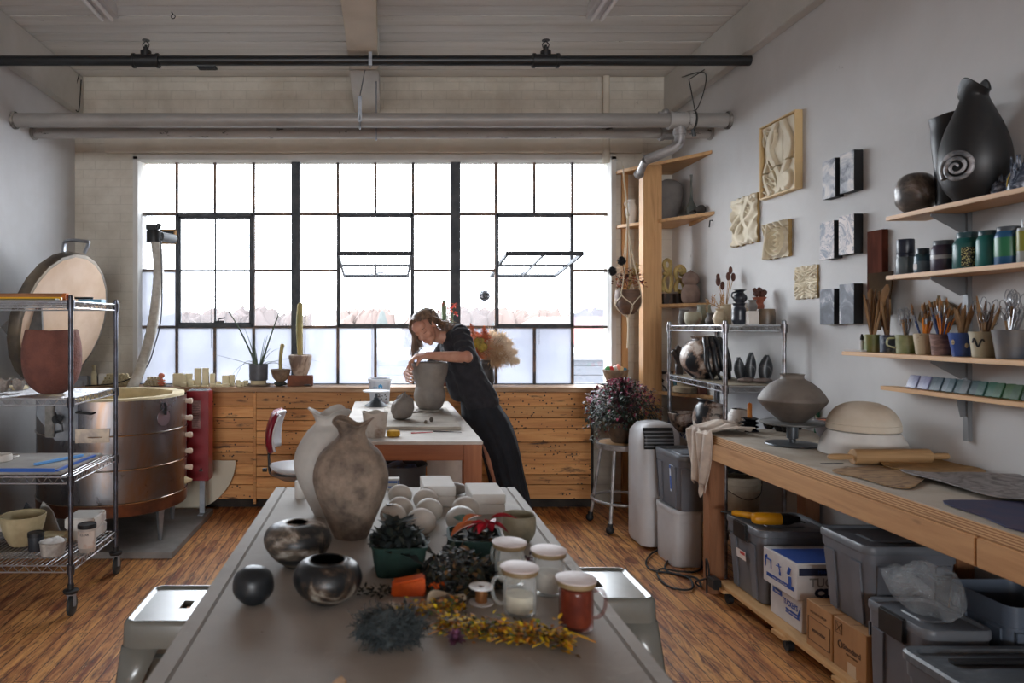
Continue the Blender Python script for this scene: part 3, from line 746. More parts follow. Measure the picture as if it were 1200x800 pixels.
tb=lidded_tub('labelled_tub','tall clear tub with black lid and printed label on the rack',((102-VX)*3.85/F,3.85,z),.048,.135,mat('milky_plastic',C(196,190,184),C(176,168,160),r=0.4,sc=5),M_black)
m=MB();m.lathe([(.0465,.025),(.0472,.025),(.0478,.115),(.047,.115)],20,ang=2.4,T=RZ(-2.7));m.build('paper_label',mat('tub_label',C(214,204,196),C(190,150,126),r=0.7,sc=18,lo=.5,hi=.7),tb)
ic=text('CLEAR','label_print',M_dblue,tb,.016,(.006,-.0485,.1),(pi/2,0,.1),.0003)
ot=thing('open_tub','open clear tub heaped with white plaster in front of the slabs','tub',((62-VX)*3.8/F,3.8,z))
m=MB();m.lathe(vessel([(.055,0),(.06,.004),(.066,.06),(.07,.07)],.003),30);m.build('tub_body',mat('clear_ish_plastic',C(190,184,176),C(150,144,138),r=0.35,sc=16),ot)
m=MB();m.ball((0,0,.066),(.06,.06,.02),26,12,fn=lambda v:v+Vector((0,0,.014*noise.noise(v*45))));m.build('plaster_heap',M_plaster,ot)
for x0,y0,z0,w_,d_,rz,lb in ((-1.872,3.955,0,.13,.12,.05,'plaster slab leaning lowest behind the open tub'),(-1.755,4.13,0,.16,.2,.0,'lower white plaster block by the rack post'),(-1.76,4.13,.0655,.17,.2,.06,'upper white plaster block by the rack post')):
    m=MB();m.box((-w_/2,-d_/2,0),(w_/2,d_/2,.064));m.thing('plaster_block',M_plaster if 'upper' in lb or 'lower' in lb else M_bowlc,lb,'block',(x0,y0,z+z0),rz,bev=.006)
for k,(px,Y,rz,lb) in enumerate(((24,4.15,.0,'dark broken slate shard standing behind the cream bowl'),(44,4.175,.0,'grey pointed shard standing behind the cream bowl'))):
    m=MB();m.prism([(-.09,0),(.1,0),(.05,.13),(-.01,.19)],-.006,.006,ROT(pi/2-.04,0,0));m.thing('slate_shard',M_gboard if k else M_dblue,lb,'shard',((px-VX)*Y/F+.04,Y,z+.001),rz,bev=.002)
m=MB();m.ball((0,0,.03),(.07,.05,.03),18,10,fn=lambda v:v+Vector((.01,.01,.02))*noise.noise(v*30));m.thing('orange_cloth',mat('rust_cloth',C(150,64,36),C(70,36,30),r=0.9,sc=14,bump=.4),'crumpled rust cloth at the picture edge of the lowest rack shelf','cloth',(-2.42,4.12,z+.01))
m=MB();m.prism([(-.2,0),(.19,0),(.19,.02),(-.2,.26)],-.006,.006,ROT(pi/2-.05,0,0));m.thing('white_board',mat('cream_card',C(196,190,178),r=0.8),'sloping cream board leaning behind the cream bowl near the wall','board',(-2.42,4.205,z+.002),0)
# ================================================================ KILN
KX,KY,KR,KT=-1.93,5.0,.50,1.025
def steel_jacket():
    t=NT('kiln_steel_jacket');v=t.coord(scale=(1,1,.35))
    n=t.noise(v,3.2,6,0.6,0.8)
    col=t.ramp(n,[(0.3,C(120,122,130)),(0.5,C(150,150,154)),(0.68,C(156,128,108))])
    col=t.mix(t.ramp(t.noise(t.coord(scale=(1,1,1)),6,8,0.8),[(0.33,(0.8,0.8,0.8,1)),(0.42,(0,0,0,1))]),col,C(84,66,58))
    rg=t.n('ShaderNodeMapRange');rg.inputs['To Min'].default_value=.16;rg.inputs['To Max'].default_value=.42;t.l(n,rg.inputs['Value'])
    t.bsdf(col,rg.outputs[0],.95,t.bump(n,.12,.006));return t.m
M_jacket=steel_jacket()
kp=MB();kp.box((-2.62,4.53,0),(-1.37,5.62,.043));kp.thing('kiln_platform',mat('grey_cement_board',C(132,128,124),C(116,112,108),r=0.9,sc=5,bump=.1),'low grey platform slab under the round kiln','platform',bev=.003)
kn=thing('kiln','large round steel pottery kiln with its thick lid tipped open','kiln',(KX,KY,.043))
kz=lambda z:z-.043
secs_z=[.255,.345,.565,.79,KT]
mats_k=[]
m=MB();m.lathe([(KR,kz(secs_z[1])),(KR,kz(KT-.01))],64);m.build('steel_jacket',M_jacket,kn)
m=MB();m.lathe([(0,kz(.262)),(KR-.01,kz(.255)),(KR+.002,kz(.262)),(KR+.004,kz(.34)),(KR-.002,kz(.345))],64);m.build('base_band',mat('copper_band',C(150,104,82),C(110,84,74),r=.35,m=.85,sc=5),kn)
m=MB()
for z_ in (.345,.565,.79):m.lathe([(KR+.0005,kz(z_)-.006),(KR+.007,kz(z_)-.004),(KR+.008,kz(z_)+.003),(KR+.0005,kz(z_)+.006)],64)
m.build('band_rim',mat('polished_rim',C(190,180,168),r=.22,m=1),kn)
m=MB();m.lathe([(KR+.002,kz(KT)-.012),(KR-.002,kz(KT)+.004),(KR-.085,kz(KT)+.002),(KR-.095,kz(KT)-.02),(KR-.1,kz(.45)),(0,kz(.45))],12,wob=lambda a,i,r,z:(r*1.0,z));m.build('firebrick_lining',M_cream,kn)
for a in (.0,):
    m=MB()
pegs=[470,490,510,529,548]
for py in pegs:
    ang=radians(6);z_=EYE-(py-HY)*5.02/F
    c=Vector((KR*cos(ang),KR*sin(ang),kz(z_)));d=Vector((cos(ang),sin(ang),0))
    m=MB();m.tube([c-d*.01,c+d*.016,c+d*.03,c+d*.045,c+d*.05],[.017,.017,.021,.02,.012],14);m.build('peephole_plug',mat('plug_ceramic',C(206,184,164),r=.6),kn)
ang=radians(4);c=Vector((KR*cos(ang),KR*sin(ang),kz(.40)));d=Vector((cos(ang),sin(ang),0))
m=MB();m.tube([c,c+d*.02,c+d*.05],[.03,.02,.008],12);m.build('plug_cone',M_cream,kn)
for ang in (-100,-28,44,116,188):
    a=radians(ang);m=MB();r0=KR-.05
    c=Vector((r0*cos(a),r0*sin(a),0));tn=Vector((-sin(a),cos(a),0));nn=Vector((cos(a),sin(a),0))
    for s_ in (-1,1):
        m.add([c+tn*s_*.002,c+tn*s_*.002+nn*.003,c+tn*s_*.03+Vector((0,0,kz(.26))),c+tn*s_*.03+nn*.004+Vector((0,0,kz(.26))),c+tn*s_*.006,c+tn*s_*.012],[(0,1,3,2)])
    m.tube([c,c+Vector((0,0,kz(.26)))],[.012,.03],4);m.build('leg',M_galv,kn)
def on_kiln(a,z_,off=0):return Vector(((KR+off)*cos(a),(KR+off)*sin(a),kz(z_)))
a=radians(-30)
m=MB();m.lathe([(0,0),(.055,0),(.055,.004),(0,.004)],24,TR(on_kiln(a,.885,.0))@RZ(a)@ROT(0,pi/2,0));m.build('inspection_plate',mat('brushed_disc',C(176,176,182),r=.3,m=.9),kn)
m=MB();pts=[on_kiln(a,.985,.01),on_kiln(a,.96,.02),on_kiln(a+.01,.93,.012),on_kiln(a,.905,.016)];m.tube(spline(pts,5),.008,8);m.tube([p+Vector((.01,-.01,0)) for p in pts],.004,6);m.build('lid_chain',M_blackm,kn)
a=radians(-82)
m=MB();m.tube([on_kiln(a,.95,.005),on_kiln(a-.02,.945,.04),on_kiln(a-.2,.955,.045),on_kiln(a-.22,.955,.005)],.007,8);m.build('front_handle',M_blackm,kn)
m=MB();M0=TR(on_kiln(a,.8,.001))@RZ(a);m.box((0,-.12,-.045),(.004,.09,.045),M0);m.build('name_plate',mat('worn_plate',C(188,170,150),C(150,138,130),r=.45,m=.5,sc=14),kn)
hb=thing_part('hinge_bracket',kn)
m=MB();A=at(38,474,4.65);B0=Vector((KX,KY,.043))
def K(px,py,Y):return at(px,py,Y)-B0
m.prism([(-.09,.02),(.17,.02),(.17,-.24),(.03,-.24),(-.09,-.08)],-.012,.012,TR(K(60,472,4.50))@ROT(pi/2,0,0));m.build('bracket_plate',M_galv,hb,bev=.002)
m=MB();c=K(60,490,4.485);m.box((c.x-.028,c.y-.03,c.z-.12),(c.x+.026,c.y,c.z+.09));m.build('hinge_arm',mat('worn_grey_arm',C(158,154,148),C(120,116,110),r=.5,m=.4,sc=10),hb,bev=.004)
m=MB();c=K(71,492,4.45);m.tube([c+Vector((-.02,-.03,.05)),c+Vector((.0,-.05,.0)),c+Vector((.03,-.05,-.02)),c+Vector((.035,-.05,-.06)),c+Vector((-.01,-.05,-.07))],.008,8);m.lathe([(0,0),(.028,0),(.028,.03),(0,.03)],16,TR(c+Vector((-.01,-.01,.01)))@ROT(pi/2,0,0));m.build('spring_bolt',M_blackm,hb)
ld=thing_part('kiln_lid',kn)
nrm=Vector((.955,-.17,-.245)).normalized();c=Vector((-2.30,5.08,1.545))-B0
zq=nrm.to_track_quat('Z','Y').to_matrix().to_4x4();T0=TR(c)@zq
m=MB();m.lathe([(0,0),(.455,0),(.47,-.004)],22,T0,wob=lambda a,i,r,z:(r,z));m.build('firebrick_face',mat('lid_brick',C(220,196,176),C(206,178,152),r=.9,sc=3,bump=.15),ld)
m=MB();m.lathe([(.47,-.003),(.492,-.006),(.5,-.02),(.5,-.07),(.495,-.086),(0,-.088)],22,T0);m.build('lid_shell',mat('tarnished_steel',C(120,108,92),C(92,84,76),r=.45,m=.6,sc=6),ld)
m=MB();cc=T0@Vector((0,0,0));up=T0.to_3x3()@Vector((0,0,1))
hc=Vector((-2.2,5.02,2.05))-B0
m.tube(spline([hc+Vector((-.1,0,-.03)),hc+Vector((-.09,0,.05)),hc+Vector((-.05,-.01,.07)),hc+Vector((.06,-.01,.062)),hc+Vector((.08,0,.05)),hc+Vector((.05,0,-.02))],5),.013,8,flat=2.0);m.build('lid_handle',M_galv,ld)
m=MB();c2=Vector((-2.47,4.70,1.50))-B0;m.prism([(0,.1),(.16,.14),(.17,-.12),(.05,-.2),(-.09,.0)],-.02,.02,TR(c2)@ROT(pi/2,0,.2));m.build('hinge_plate',mat('dark_hinge_steel',C(92,88,84),C(66,64,62),r=.6,m=.3,sc=9),ld,bev=.003)
cp=thing('kiln_controller','tall dark red metal box with a printed label beside the kiln','control box',(0,0,0))
M_red=mat('dark_red_enamel',C(138,14,28),C(120,12,24),r=.35,sc=3)
m=MB();m.box((-1.505,5.32,.33),(-1.335,5.46,1.012));m.build('housing',M_red,cp,bev=.004)
m=MB();m.box((-1.49,5.33,1.0125),(-1.35,5.45,1.018));m.build('vented_top',M_galv,cp)
m=MB()
for k in range(5):
    for j in range(3):m.box((-1.48+k*.026,5.34+j*.036,1.0181),(-1.462+k*.026,5.365+j*.036,1.0195))
m.build('vent_slots',M_black,cp)
m=MB();m.box((-1.46,5.3185,.73),(-1.395,5.3199,.94));m.build('printed_label',mat('faded_label',C(150,112,104),C(120,84,80),r=.6,sc=30),cp)
M_lp=mat('label_print_red',C(70,40,42),r=.6)
m=MB()
for k in range(14):m.box((-1.455,5.3179,.745+k*.0135),(-1.455+random.uniform(.035,.055),5.3185,.749+k*.0135))
m.build('label_lines',M_lp,cp)
m=MB();m.lathe([(0,0),(.008,0),(.008,.01),(0,.01)],12,TR(-1.39,5.32,.42)@ROT(pi/2,0,0));m.box((-1.402,5.305,.405),(-1.378,5.319,.411));m.build('switch',M_black,cp)
m=MB();m.box((-1.44,5.46,.033),(-1.40,5.48,.34));m.box((-1.44,5.4,.0435),(-1.40,5.52,.05));m.build('stand',M_galv,cp)
m=MB();m.prism([(.4*cos(pi+pi*k/40),.4*sin(pi+pi*k/40)) for k in range(41)],-.009,.009,ROT(pi/2-.1,0,0))
m.thing('half_round_board',mat('cream_laminate',C(200,190,168),r=.5),'cream half round board leaning on the wood panelling by the kiln','board',(-1.61,5.72,.41),bev=.002)
# ================================================================ FAN DUCT
fd=thing('vent_fan','black vent fan and ribbed white duct at the window pane','fan',(0,0,0))
m=MB();c=at(181,277,5.9);m.cyl((c.x-.055,c.y,c.z-.04),(c.x-.055,c.y,c.z-.041),.01)
m=MB();m.lathe([(0,.05),(.06,.05),(.064,.04),(.064,-.05),(0,-.05)],28,TR(c));m.build('fan_housing',M_blackm,fd,bev=.003)
m=MB();m.box((c.x-.06,c.y-.04,c.z+.051),(c.x+.02,c.y+.03,c.z+.1));m.cyl((c.x+.02,c.y,c.z+.06),(c.x+.045,c.y,c.z+.11),.02);m.build('motor',M_blackm,fd,bev=.006)
m=MB();m.cyl((c.x+.05,c.y,c.z),(c.x+.115,6.06,c.z),.04,n=20);m.build('outlet',mat('dull_outlet',C(96,98,100),r=.6),fd)
p=at(197,277,6.06)
m=MB();W_,T_=.065,.016
for q in ((-W_,-W_,W_,-W_+T_),(-W_,W_-T_,W_,W_),(-W_,-W_,-W_+T_,W_),(W_-T_,-W_,W_,W_)):m.box((p.x+q[0],6.06,p.z+q[1]),(p.x+q[2],6.085,p.z+q[3]))
m.build('wooden_collar',M_pine,fd,bev=.002)
m=MB();m.box((p.x-.05,6.075,p.z-.05),(p.x+.05,6.08,p.z+.05));m.build('backplate',M_blackm,fd)
path=spline([at(183,284,5.9),at(186,312,5.88),at(184,345,5.86),at(179,380,5.83),at(171,412,5.8),at(163,436,5.72),at(152,462,5.62),at(148,490,5.58)],14)
m=MB();rr=[.042+(.0035 if (k%3)==0 else 0) for k in range(len(path))];m.tube(path,rr,18)
m.build('flexible_duct',mat('duct_plastic',C(196,192,184),C(176,170,160),r=.5,sc=20),fd)
m=MB();m.tube(spline([at(188,268,5.85),at(189.5,320,5.83),at(189,370,5.82),at(182,402,5.8),at(170,432,5.74),at(140,448,5.74),at(100,452,5.78)],8),.005,6);m.build('power_cord',M_black,fd)
# ================================================================ SILL, KILN SIDE
SZ=1.0068
def sx_(px,Y=5.86):return (px-VX)*Y/F
for px,w_,h_,y,lb in ((98,.07,.085,5.86,'grey box on the sill nearest the corner'),(92,.11,.05,5.79,'long low grey box on the sill in front of the corner box'),(119,.09,.10,5.93,'white panel box on the sill behind the little clay tubes')):
    m=MB();m.box((-w_/2,-.03,0),(w_/2,.03,h_));m.thing('small_box',M_white if 'white' in lb else mat('pale_grey_plastic',C(160,162,166),r=.5),lb,'box',(sx_(px),y,SZ),.1,bev=.004)
m=MB();m.lathe([(0,0),(.024,0),(.024,.10),(.016,.12),(.012,.125),(.012,.15),(.017,.152),(.017,.172),(0,.172)],20);m.thing('squeeze_bottle',M_cream,'cream squeeze bottle on the sill by the corner boxes','bottle',(sx_(109),5.88,SZ))
m=MB();m.lathe([(0,0),(.05,0),(.05,.06),(.045,.075),(0,.08)],20);m.thing('lidded_pot',mat('pale_grey_plastic',C(160,162,166),r=.5),'pale rounded pot at the back of the sill near the corner','pot',(sx_(104),5.95,SZ))
mt=MB();mt.lathe([(.0085,-.02),(.0145,-.02),(.0145,.02),(.0085,.02),(.0085,-.02)],10,ROT(pi/2,0,0))
tube0=None;random.seed(21)
def pile(x0,n0,rows_,g,lb):
    global tube0
    for r_ in range(rows_):
        n=n0-r_
        for k in range(n):
            loc=(x0+(k+r_*.5)*.0296,5.84+random.uniform(-.008,.008),SZ+.0148+r_*.0257)
            if tube0 is None:
                tube0=mt.thing('clay_tube',M_cream,lb,'tube',loc,group=g);o=tube0
            else:o=dup(tube0,loc,label=lb);o['group']=g
for px,n0,r_,g,lb in ((121,9,4,'hollow clay tubes stacked on the sill','short hollow cream clay tube in the large stack on the sill'),
                          (171,6,3,'hollow clay tubes stacked on the sill beyond the duct','short hollow cream clay tube in the small stack beyond the duct')):
    pile(sx_(px,5.84),n0,r_,g,lb)
m=MB();m.box((-.08,-.03,0),(.08,.03,.004));m.thing('slate_tile',M_dblue,'thin dark slate under the coral figurine on the sill','tile',(sx_(191),5.82,SZ))
m=MB();m.ball((0,0,.085),(.026,.022,.022),16,10);m.lathe([(0,0),(.022,.0),(.024,.008),(.012,.02),(.016,.045),(.01,.062),(0,.07)],16)
for s_ in (-1,1):m.ball((s_*.022,0,.045),(.012,.008,.006),8,6);m.ball((s_*.02,0,.02),(.014,.01,.008),8,6)
m.thing('figurine',mat('coral_glass',C(226,128,96),r=.3,Transmission__Weight=.25),'small coral pink lumpy figurine on the sill','figurine',(sx_(191),5.82,SZ+.0045))
M_iv=mat('ivory_clay_block',C(226,216,182),C(208,198,164),r=.85,sc=7)
blocks=[(209,5.86,.085,.105,'square ivory block nearest the coral figurine'),(216,5.84,.03,.098,'narrow ivory block beside the squarest one'),(221,5.9,.06,.10,'ivory block at the back left of the tall pair'),
          (232,5.86,.052,.148,'tall ivory block, first of the tallest pair'),(241,5.86,.05,.150,'tall ivory block, second of the tallest pair'),(249,5.88,.04,.102,'ivory block just right of the tallest pair'),
          (216,5.78,.05,.035,'little ivory cube before the square block'),(224,5.79,.045,.055,'ivory block with rounded edge before the tall pair'),(228,5.76,.07,.014,'flat ivory tile before the tall pair'),(240,5.775,.06,.012,'flat ivory tile before the second tallest block'),
          (250,5.78,.045,.024,'small low ivory block towards the spider plant'),(256,5.8,.035,.042,'greyish ivory cube in the gap before the wide block'),(257,5.75,.05,.02,'low ivory slab in front of the greyish cube'),(264.5,5.86,.055,.088,'ivory block, left half of the wide pair'),(272,5.87,.04,.092,'ivory block, right half of the wide pair'),
          (265,5.77,.06,.026,'low ivory block before the wide pair'),(279,5.84,.03,.05,'small upright ivory block before the saucer'),(283,5.8,.05,.04,'ivory cube by the plant saucer'),(288,5.86,.04,.045,'last ivory cube behind the plant saucer'),(281,5.76,.035,.016,'tiny ivory chip before the saucer cubes')]
blk0=None
for px,Y,w_,h_,lb in blocks:
    m=MB();m.box((-w_/2,-.02,0),(w_/2,.02,h_));m.thing('clay_block',M_iv,lb,'block',(sx_(px,Y),Y,SZ),random.uniform(-.05,.05),group='ivory clay blocks on the sill',bev=.003)
def arc_leaf(mb,p0,a,L,rise,droop,w0=.009,n=14):
    pts,rs=[],[]
    for k in range(n+1):
        t_=k/n
        r=L*t_;z_=rise*t_-droop*t_*t_
        pts.append((p0[0]+cos(a)*r,p0[1]+sin(a)*r,p0[2]+z_));rs.append(w0*(1-.85*t_)+.0006)
    mb.tube(pts,rs,6,flat=.5)
M_leafd=mat('dark_green_leaf',C(50,70,52),C(70,92,66),r=.5,sc=3)
pl=thing('spider_plant','dark thin leaved plant in a slate and cream pot on the sill','potted plant',(sx_(303,5.87),5.87,SZ))
m=MB();m.lathe(vessel([(.082,.004),(.098,.006),(.102,.016)],.004),36,wob=None);m.build('saucer',M_stone,pl)
m=MB();m.lathe([(0,.0085),(.06,.0085),(.064,.012),(.066,.045),(.064,.047)],32);m.build('pot_foot',M_cream,pl)
m=MB();m.lathe([(0,.046),(.07,.046),(.077,.052),(.079,.178),(.077,.183),(.071,.183),(.07,.165),(0,.163)],36);m.build('pot',mat('slate_glaze',C(84,86,92),C(66,66,70),r=.5,sc=8),pl)
m=MB();z0=.165
for a,L,rise,droop,w_ in ((pi*.94,.36,.86,.28,.009),(.12,.24,.8,.14,.009),(pi,.37,.12,.02,.005),(pi*1.02,.2,.28,.46,.005),(pi*.98,.27,.20,.40,.004),(.05,.22,.2,.26,.005),(.1,.5,.22,.19,.005),(.2,.18,.34,.2,.005),
                              (pi*.85,.13,.42,.1,.005),(pi*.9,.04,.32,.0,.005),(.5,.06,.36,.1,.005),(-.4,.1,.25,.1,.005),(-.1,.3,.14,.19,.004),(1.2,.08,.3,.06,.005),(4.5,.07,.28,.12,.005),(2.3,.1,.3,.16,.005)):
    arc_leaf(m,(0.02*cos(a),.02*sin(a),z0),a,L,rise,droop,w_)
m.build('leaves',M_leafd,pl)
M_cact=mat('pale_corky_cactus',C(176,158,104),C(132,130,84),r=.8,sc=14,bump=.4,stretch=(1,1,.3))
cb_=thing('small_cactus','short stubby cactus in a brown bowl on a dark stone, on the sill','potted cactus',(sx_(329,5.86),5.86,SZ))
m=MB();m.ball((0,0,.02),(.062,.04,.02),18,10,fn=lambda v:v+Vector((1,1,.5))*.012*noise.noise(v*22));m.build('stone',mat('dark_stone',C(74,78,72),C(54,58,56),r=.6,sc=10),cb_)
m=MB();m.lathe(vessel([(.03,.036),(.035,.038),(.065,.07),(.082,.125),(.083,.138)],.005),32);m.build('bowl',mat('brown_speckled_bowl',C(142,120,98),C(104,84,68),r=.6,sc=16),cb_)
m=MB();m.lathe([(0,.12),(.076,.12),(.07,.128),(0,.132)],24);m.build('soil',mat('gravel',C(112,100,86),C(72,62,52),r=.95,sc=60),cb_)
m=MB();m.tube(spline([(0,0,.125),(-.003,0,.2),(.002,0,.27),(.012,0,.33),(.02,0,.352)],6),[.015]*12+[.016]*6+[.018]*4+[.016,.013,.006],12);m.build('cactus_stem',M_cact,cb_)
tc_=thing('tall_cactus','tall pale cactus in a marbled pot standing on a brick, on the sill','potted cactus',(sx_(352,5.87),5.87,SZ))
m=MB();m.box((-.105,-.045,0),(.105,.045,.088));m.build('brick',mat('old_brick',C(136,84,62),C(104,70,56),r=.9,sc=7,bump=.4),tc_,bev=.005)
m=MB();m.lathe(vessel([(.05,.0885),(.056,.091),(.08,.15),(.095,.22),(.097,.25),(.092,.258)],.007),36);m.build('pot',mat('marbled_pot',C(184,164,146),C(120,100,88),r=.6,sc=5,dist=2.5,lo=.45,hi=.6),tc_)
m=MB();m.lathe([(0,.235),(.088,.235),(.06,.242),(0,.246)],24);m.build('soil',mat('gravel',C(1,1,1)),tc_)
m=MB();pts=spline([(0,0,.24),(-.005,0,.35),(-.008,0,.5),(-.004,0,.62),(0,0,.7)],6);m.lathe([(.026,0)],3)
m=MB();m.tube(pts,[.022+.006*sin(k/len(pts)*pi) for k in range(len(pts)-3)]+[.024,.018,.007],12);m.build('cactus_stem',M_cact,tc_)
m=MB();m.tube(spline([(.035,0,.24),(.04,.01,.5),(.045,.01,.62),(.075,.0,.68)],5),.0025,5);m.build('twig',M_stone,tc_)
m=MB();m.ball((0,0,.012),(.03,.012,.009),10,6);m.thing('pebble',M_dblue,'small dark pebble on the brick edge under the tall cactus','pebble',(sx_(352,5.87)+.065,5.79,SZ),.4)
# ================================================================ FRONT WORK TABLE
def tabletop_mat():
    t=NT('grey_fibre_table_board');v=t.coord()
    col=t.ramp(t.noise(v,2.2,7,0.6,.4),[(0.35,C(150,143,134)),(0.65,C(172,166,158))])
    col=t.mix(t.ramp(t.noise(t.coord(scale=(1,1,1)),5,8,.75,1.0),[(0.60,(0,0,0,1)),(0.72,(.5,.5,.5,1))]),col,C(196,190,184))
    col=t.mix(t.ramp(t.noise(v,60,3,.6),[(0.7,(0,0,0,1)),(0.76,(.6,.6,.6,1))]),col,C(96,88,80))
    t.bsdf(col,.7,0,t.bump(t.noise(v,30,5),.08,.002));return t.m
M_top=tabletop_mat()
T1x0,T1x1,T1y0,T1y1=-.405,.49,.62,2.62
t1=thing('work_table','long grey topped work table loaded with dark pots, jars and dried flowers','table',(0,0,0))
m=MB();m.box((T1x0+.0405,T1y0,.866),(T1x1-.0345,T1y1,.9));m.build('tabletop',M_top,t1,bev=.0015)
for x0,x1 in ((T1x0,T1x0+.038),(T1x1-.032,T1x1)):
    m=MB();m.box((x0,T1y0,.862),(x1,T1y1+.001,.9005));m.build('edge_strip',M_top,t1,bev=.003)
m=MB();m.box((T1x0+.05,T1y1-.06,.77),(T1x1-.05,T1y1-.03,.862));m.box((T1x0+.05,T1y0+.03,.77),(T1x1-.05,T1y0+.06,.862));m.box((T1x0+.03,T1y0+.05,.77),(T1x0+.055,T1y1-.05,.862));m.box((T1x1-.055,T1y0+.05,.77),(T1x1-.03,T1y1-.05,.862));m.build('apron',M_pineY,t1,bev=.002)
for x in (T1x0+.1,T1x1-.1):
    for y in (T1y0+.1,T1y1-.1):
        m=MB();m.bc((x,y,.43),(.088,.088,.86));m.build('leg',M_fir,t1,bev=.004)
TZ=.9006
M_stool=mat('pale_grey_enamel',C(112,113,106),C(104,105,100),r=.27,sc=4,Coat__Weight=.6,Coat__Roughness=.2)
def tolix(loc,label):
    st=thing('metal_stool',label,'stool',loc,group='square metal stools at the front table');h=.66;w_=.145
    def rr(wd,rad,z,n=6):
        pts=[]
        for cx,cy,a0 in ((1,1,0),(-1,1,pi/2),(-1,-1,pi),(1,-1,1.5*pi)):
            for k in range(n+1):
                a=a0+pi/2*k/n;pts.append((cx*(wd-rad)+rad*cos(a),cy*(wd-rad)+rad*sin(a),z))
        return pts
    rings=[rr(w_*1.04,.03,h-.075),rr(w_*1.03,.03,h-.055),rr(w_*1.02,.03,h-.014),rr(w_-.002,.028,h-.003),rr(w_-.007,.026,h),rr(w_-.012,.024,h-.001),rr(w_-.017,.02,h-.007),rr(w_-.021,.018,h-.008)]
    m=MB();n=len(rings[0]);vs=[p for r_ in rings for p in r_]
    fs=[(i*n+j,i*n+(j+1)%n,(i+1)*n+(j+1)%n,(i+1)*n+j) for i in range(len(rings)-1) for j in range(n)]
    m.add(vs,fs)
    base=len(m.v);outer=rr(w_-.021,.018,h-.008)
    def slot(z,gx=0.0,gy=0.0):
        o=[]
        for (x,y,_) in outer:
            a=atan2(y,x);o.append(((.018+gx)*(abs(cos(a))**.35)*(1 if cos(a)>=0 else -1),(.036+gy)*(abs(sin(a))**.6)*(1 if sin(a)>=0 else -1),z))
        return o
    rs=[outer,slot(h-.008),slot(h-.02)]
    vs=[p for r_ in rs for p in r_];m.add(vs,[(i*n+j,i*n+(j+1)%n,(i+1)*n+(j+1)%n,(i+1)*n+j) for i in range(2) for j in range(n)])
    m.build('seat',M_stool,st,ang=50)
    for sx in (-1,1):
        for sy in (-1,1):
            m=MB();th=.0015
            def L(z,wd,spread):return (sx*(w_*1.03+spread),sy*(w_*1.03+spread),z,wd)
            secs_=[L(h-.072,.11,0),L(h-.17,.075,.012),L(.03,.048,.062),L(0,.048,.065)]
            vs,fs=[],[]
            for (x,y,z,wd) in secs_:vs+=[(x-sx*wd,y,z),(x-sx*.012,y,z),(x,y-sy*.012,z),(x,y-sy*wd,z)]
            for i in range(3):
                for j in range(3):fs.append((4*i+j,4*i+j+1,4*i+5+j,4*i+4+j))
            m.add(vs,fs);o=m.build('leg',M_stool,st,ang=50,solid=.002)
            c=MB();c.box((-.02,-.02,0),(.02,.02,.016));c.build('rubber_foot',M_black,o,(sx*(w_*1.03+.048),sy*(w_*1.03+.048),0.001),bev=.004)
    m=MB();q=w_+.005
    m.box((-q,-.012,h-.17),(q,.012,h-.165));m.box((-.012,-q,h-.1711),(.012,q,h-.166));m.build('cross_brace',M_stool,st)
    return st
tolix((-.602,2.14,0),'square pale grey metal stool between the front table and the wire rack')
tolix((.70,2.31,0),'square pale grey metal stool between the front table and the black floor cord')
# ---------------------------------------------------------------- things on the front table
def frilled(name,prof,m_,lb,loc,rz,wall=.007,amp=.018,lobes=3,sag=.02,n=64,z_from=.82,cat='vase'):
    H_=prof[-1][1];pr=vessel(prof,wall)
    mb=MB()
    def wob(a,i,r,z):
        t_=max(0,(z/H_-z_from)/(1-z_from));t_=t_*t_*(3-2*min(t_,1)) if t_<1 else 1
        return r*(1+.02*sin(2*a+1))+amp*t_*sin(lobes*a),z+sag*t_*sin(lobes*a+.5)
    mb.lathe(pr,n,wob=wob);return mb.thing(name,m_,lb,cat,loc,rz)
M_palev=mat('pale_grey_stoneware',C(188,184,178),C(170,166,160),r=.7,sc=5,bump=.4,bs=60)
M_brownv=mat('speckled_brown_stoneware',C(148,130,114),C(84,72,64),r=.85,sc=16,bump=.8,bs=60,lo=.38,hi=.66,det=9)
P=on(388,602,TZ)
frilled('pale_vase',[(.05,0),(.056,.004),(.085,.06),(.117,.14),(.115,.2),(.08,.262),(.05,.288),(.047,.298),(.054,.318),(.066,.33)],M_palev,'pale grey vase with a frilled mouth, behind the speckled brown one',(P.x,P.y,TZ),.9,amp=.011,sag=.011,z_from=.8)
P=on(411,628,TZ)
frilled('brown_vase',[(.046,0),(.05,.004),(.073,.06),(.1,.13),(.106,.18),(.088,.235),(.05,.274),(.038,.29),(.038,.3),(.046,.318),(.058,.328)],M_brownv,'speckled brown vase with a three pointed mouth on the front table',(P.x,P.y,TZ),-.35,amp=.010,sag=.010,z_from=.8)
P=on(352,583,TZ)
m=MB();m.lathe([(0,0),(.02,0),(.02,.058),(.018,.06),(0,.06)],24);m.thing('plaster_cylinder',M_plaster,'small white plaster cylinder almost hidden behind the pale frilled vase','cylinder',(P.x,P.y,TZ))
def smoke_mat(name,dark,light,warm,lo,hi,sc,rough=.42,seed=0.0):
    t=NT(name);v=t.coord();mp=t.n('ShaderNodeMapping');mp.inputs['Location'].default_value=(seed,seed*.7,seed*1.3);t.l(v,mp.inputs['Vector']);v=mp.outputs[0]
    col=t.ramp(t.noise(v,sc,7,.62,1.2),[(lo,dark),((lo+hi)/2,warm),(hi,light)])
    col=t.mix(t.ramp(t.noise(v,sc*2.2,5,.7,.6),[(0.60,(0,0,0,1)),(0.68,(.8,.8,.8,1))]),col,dark)
    t.bsdf(col,rough,0,t.bump(t.noise(v,60,4),.06,.002));return t.m
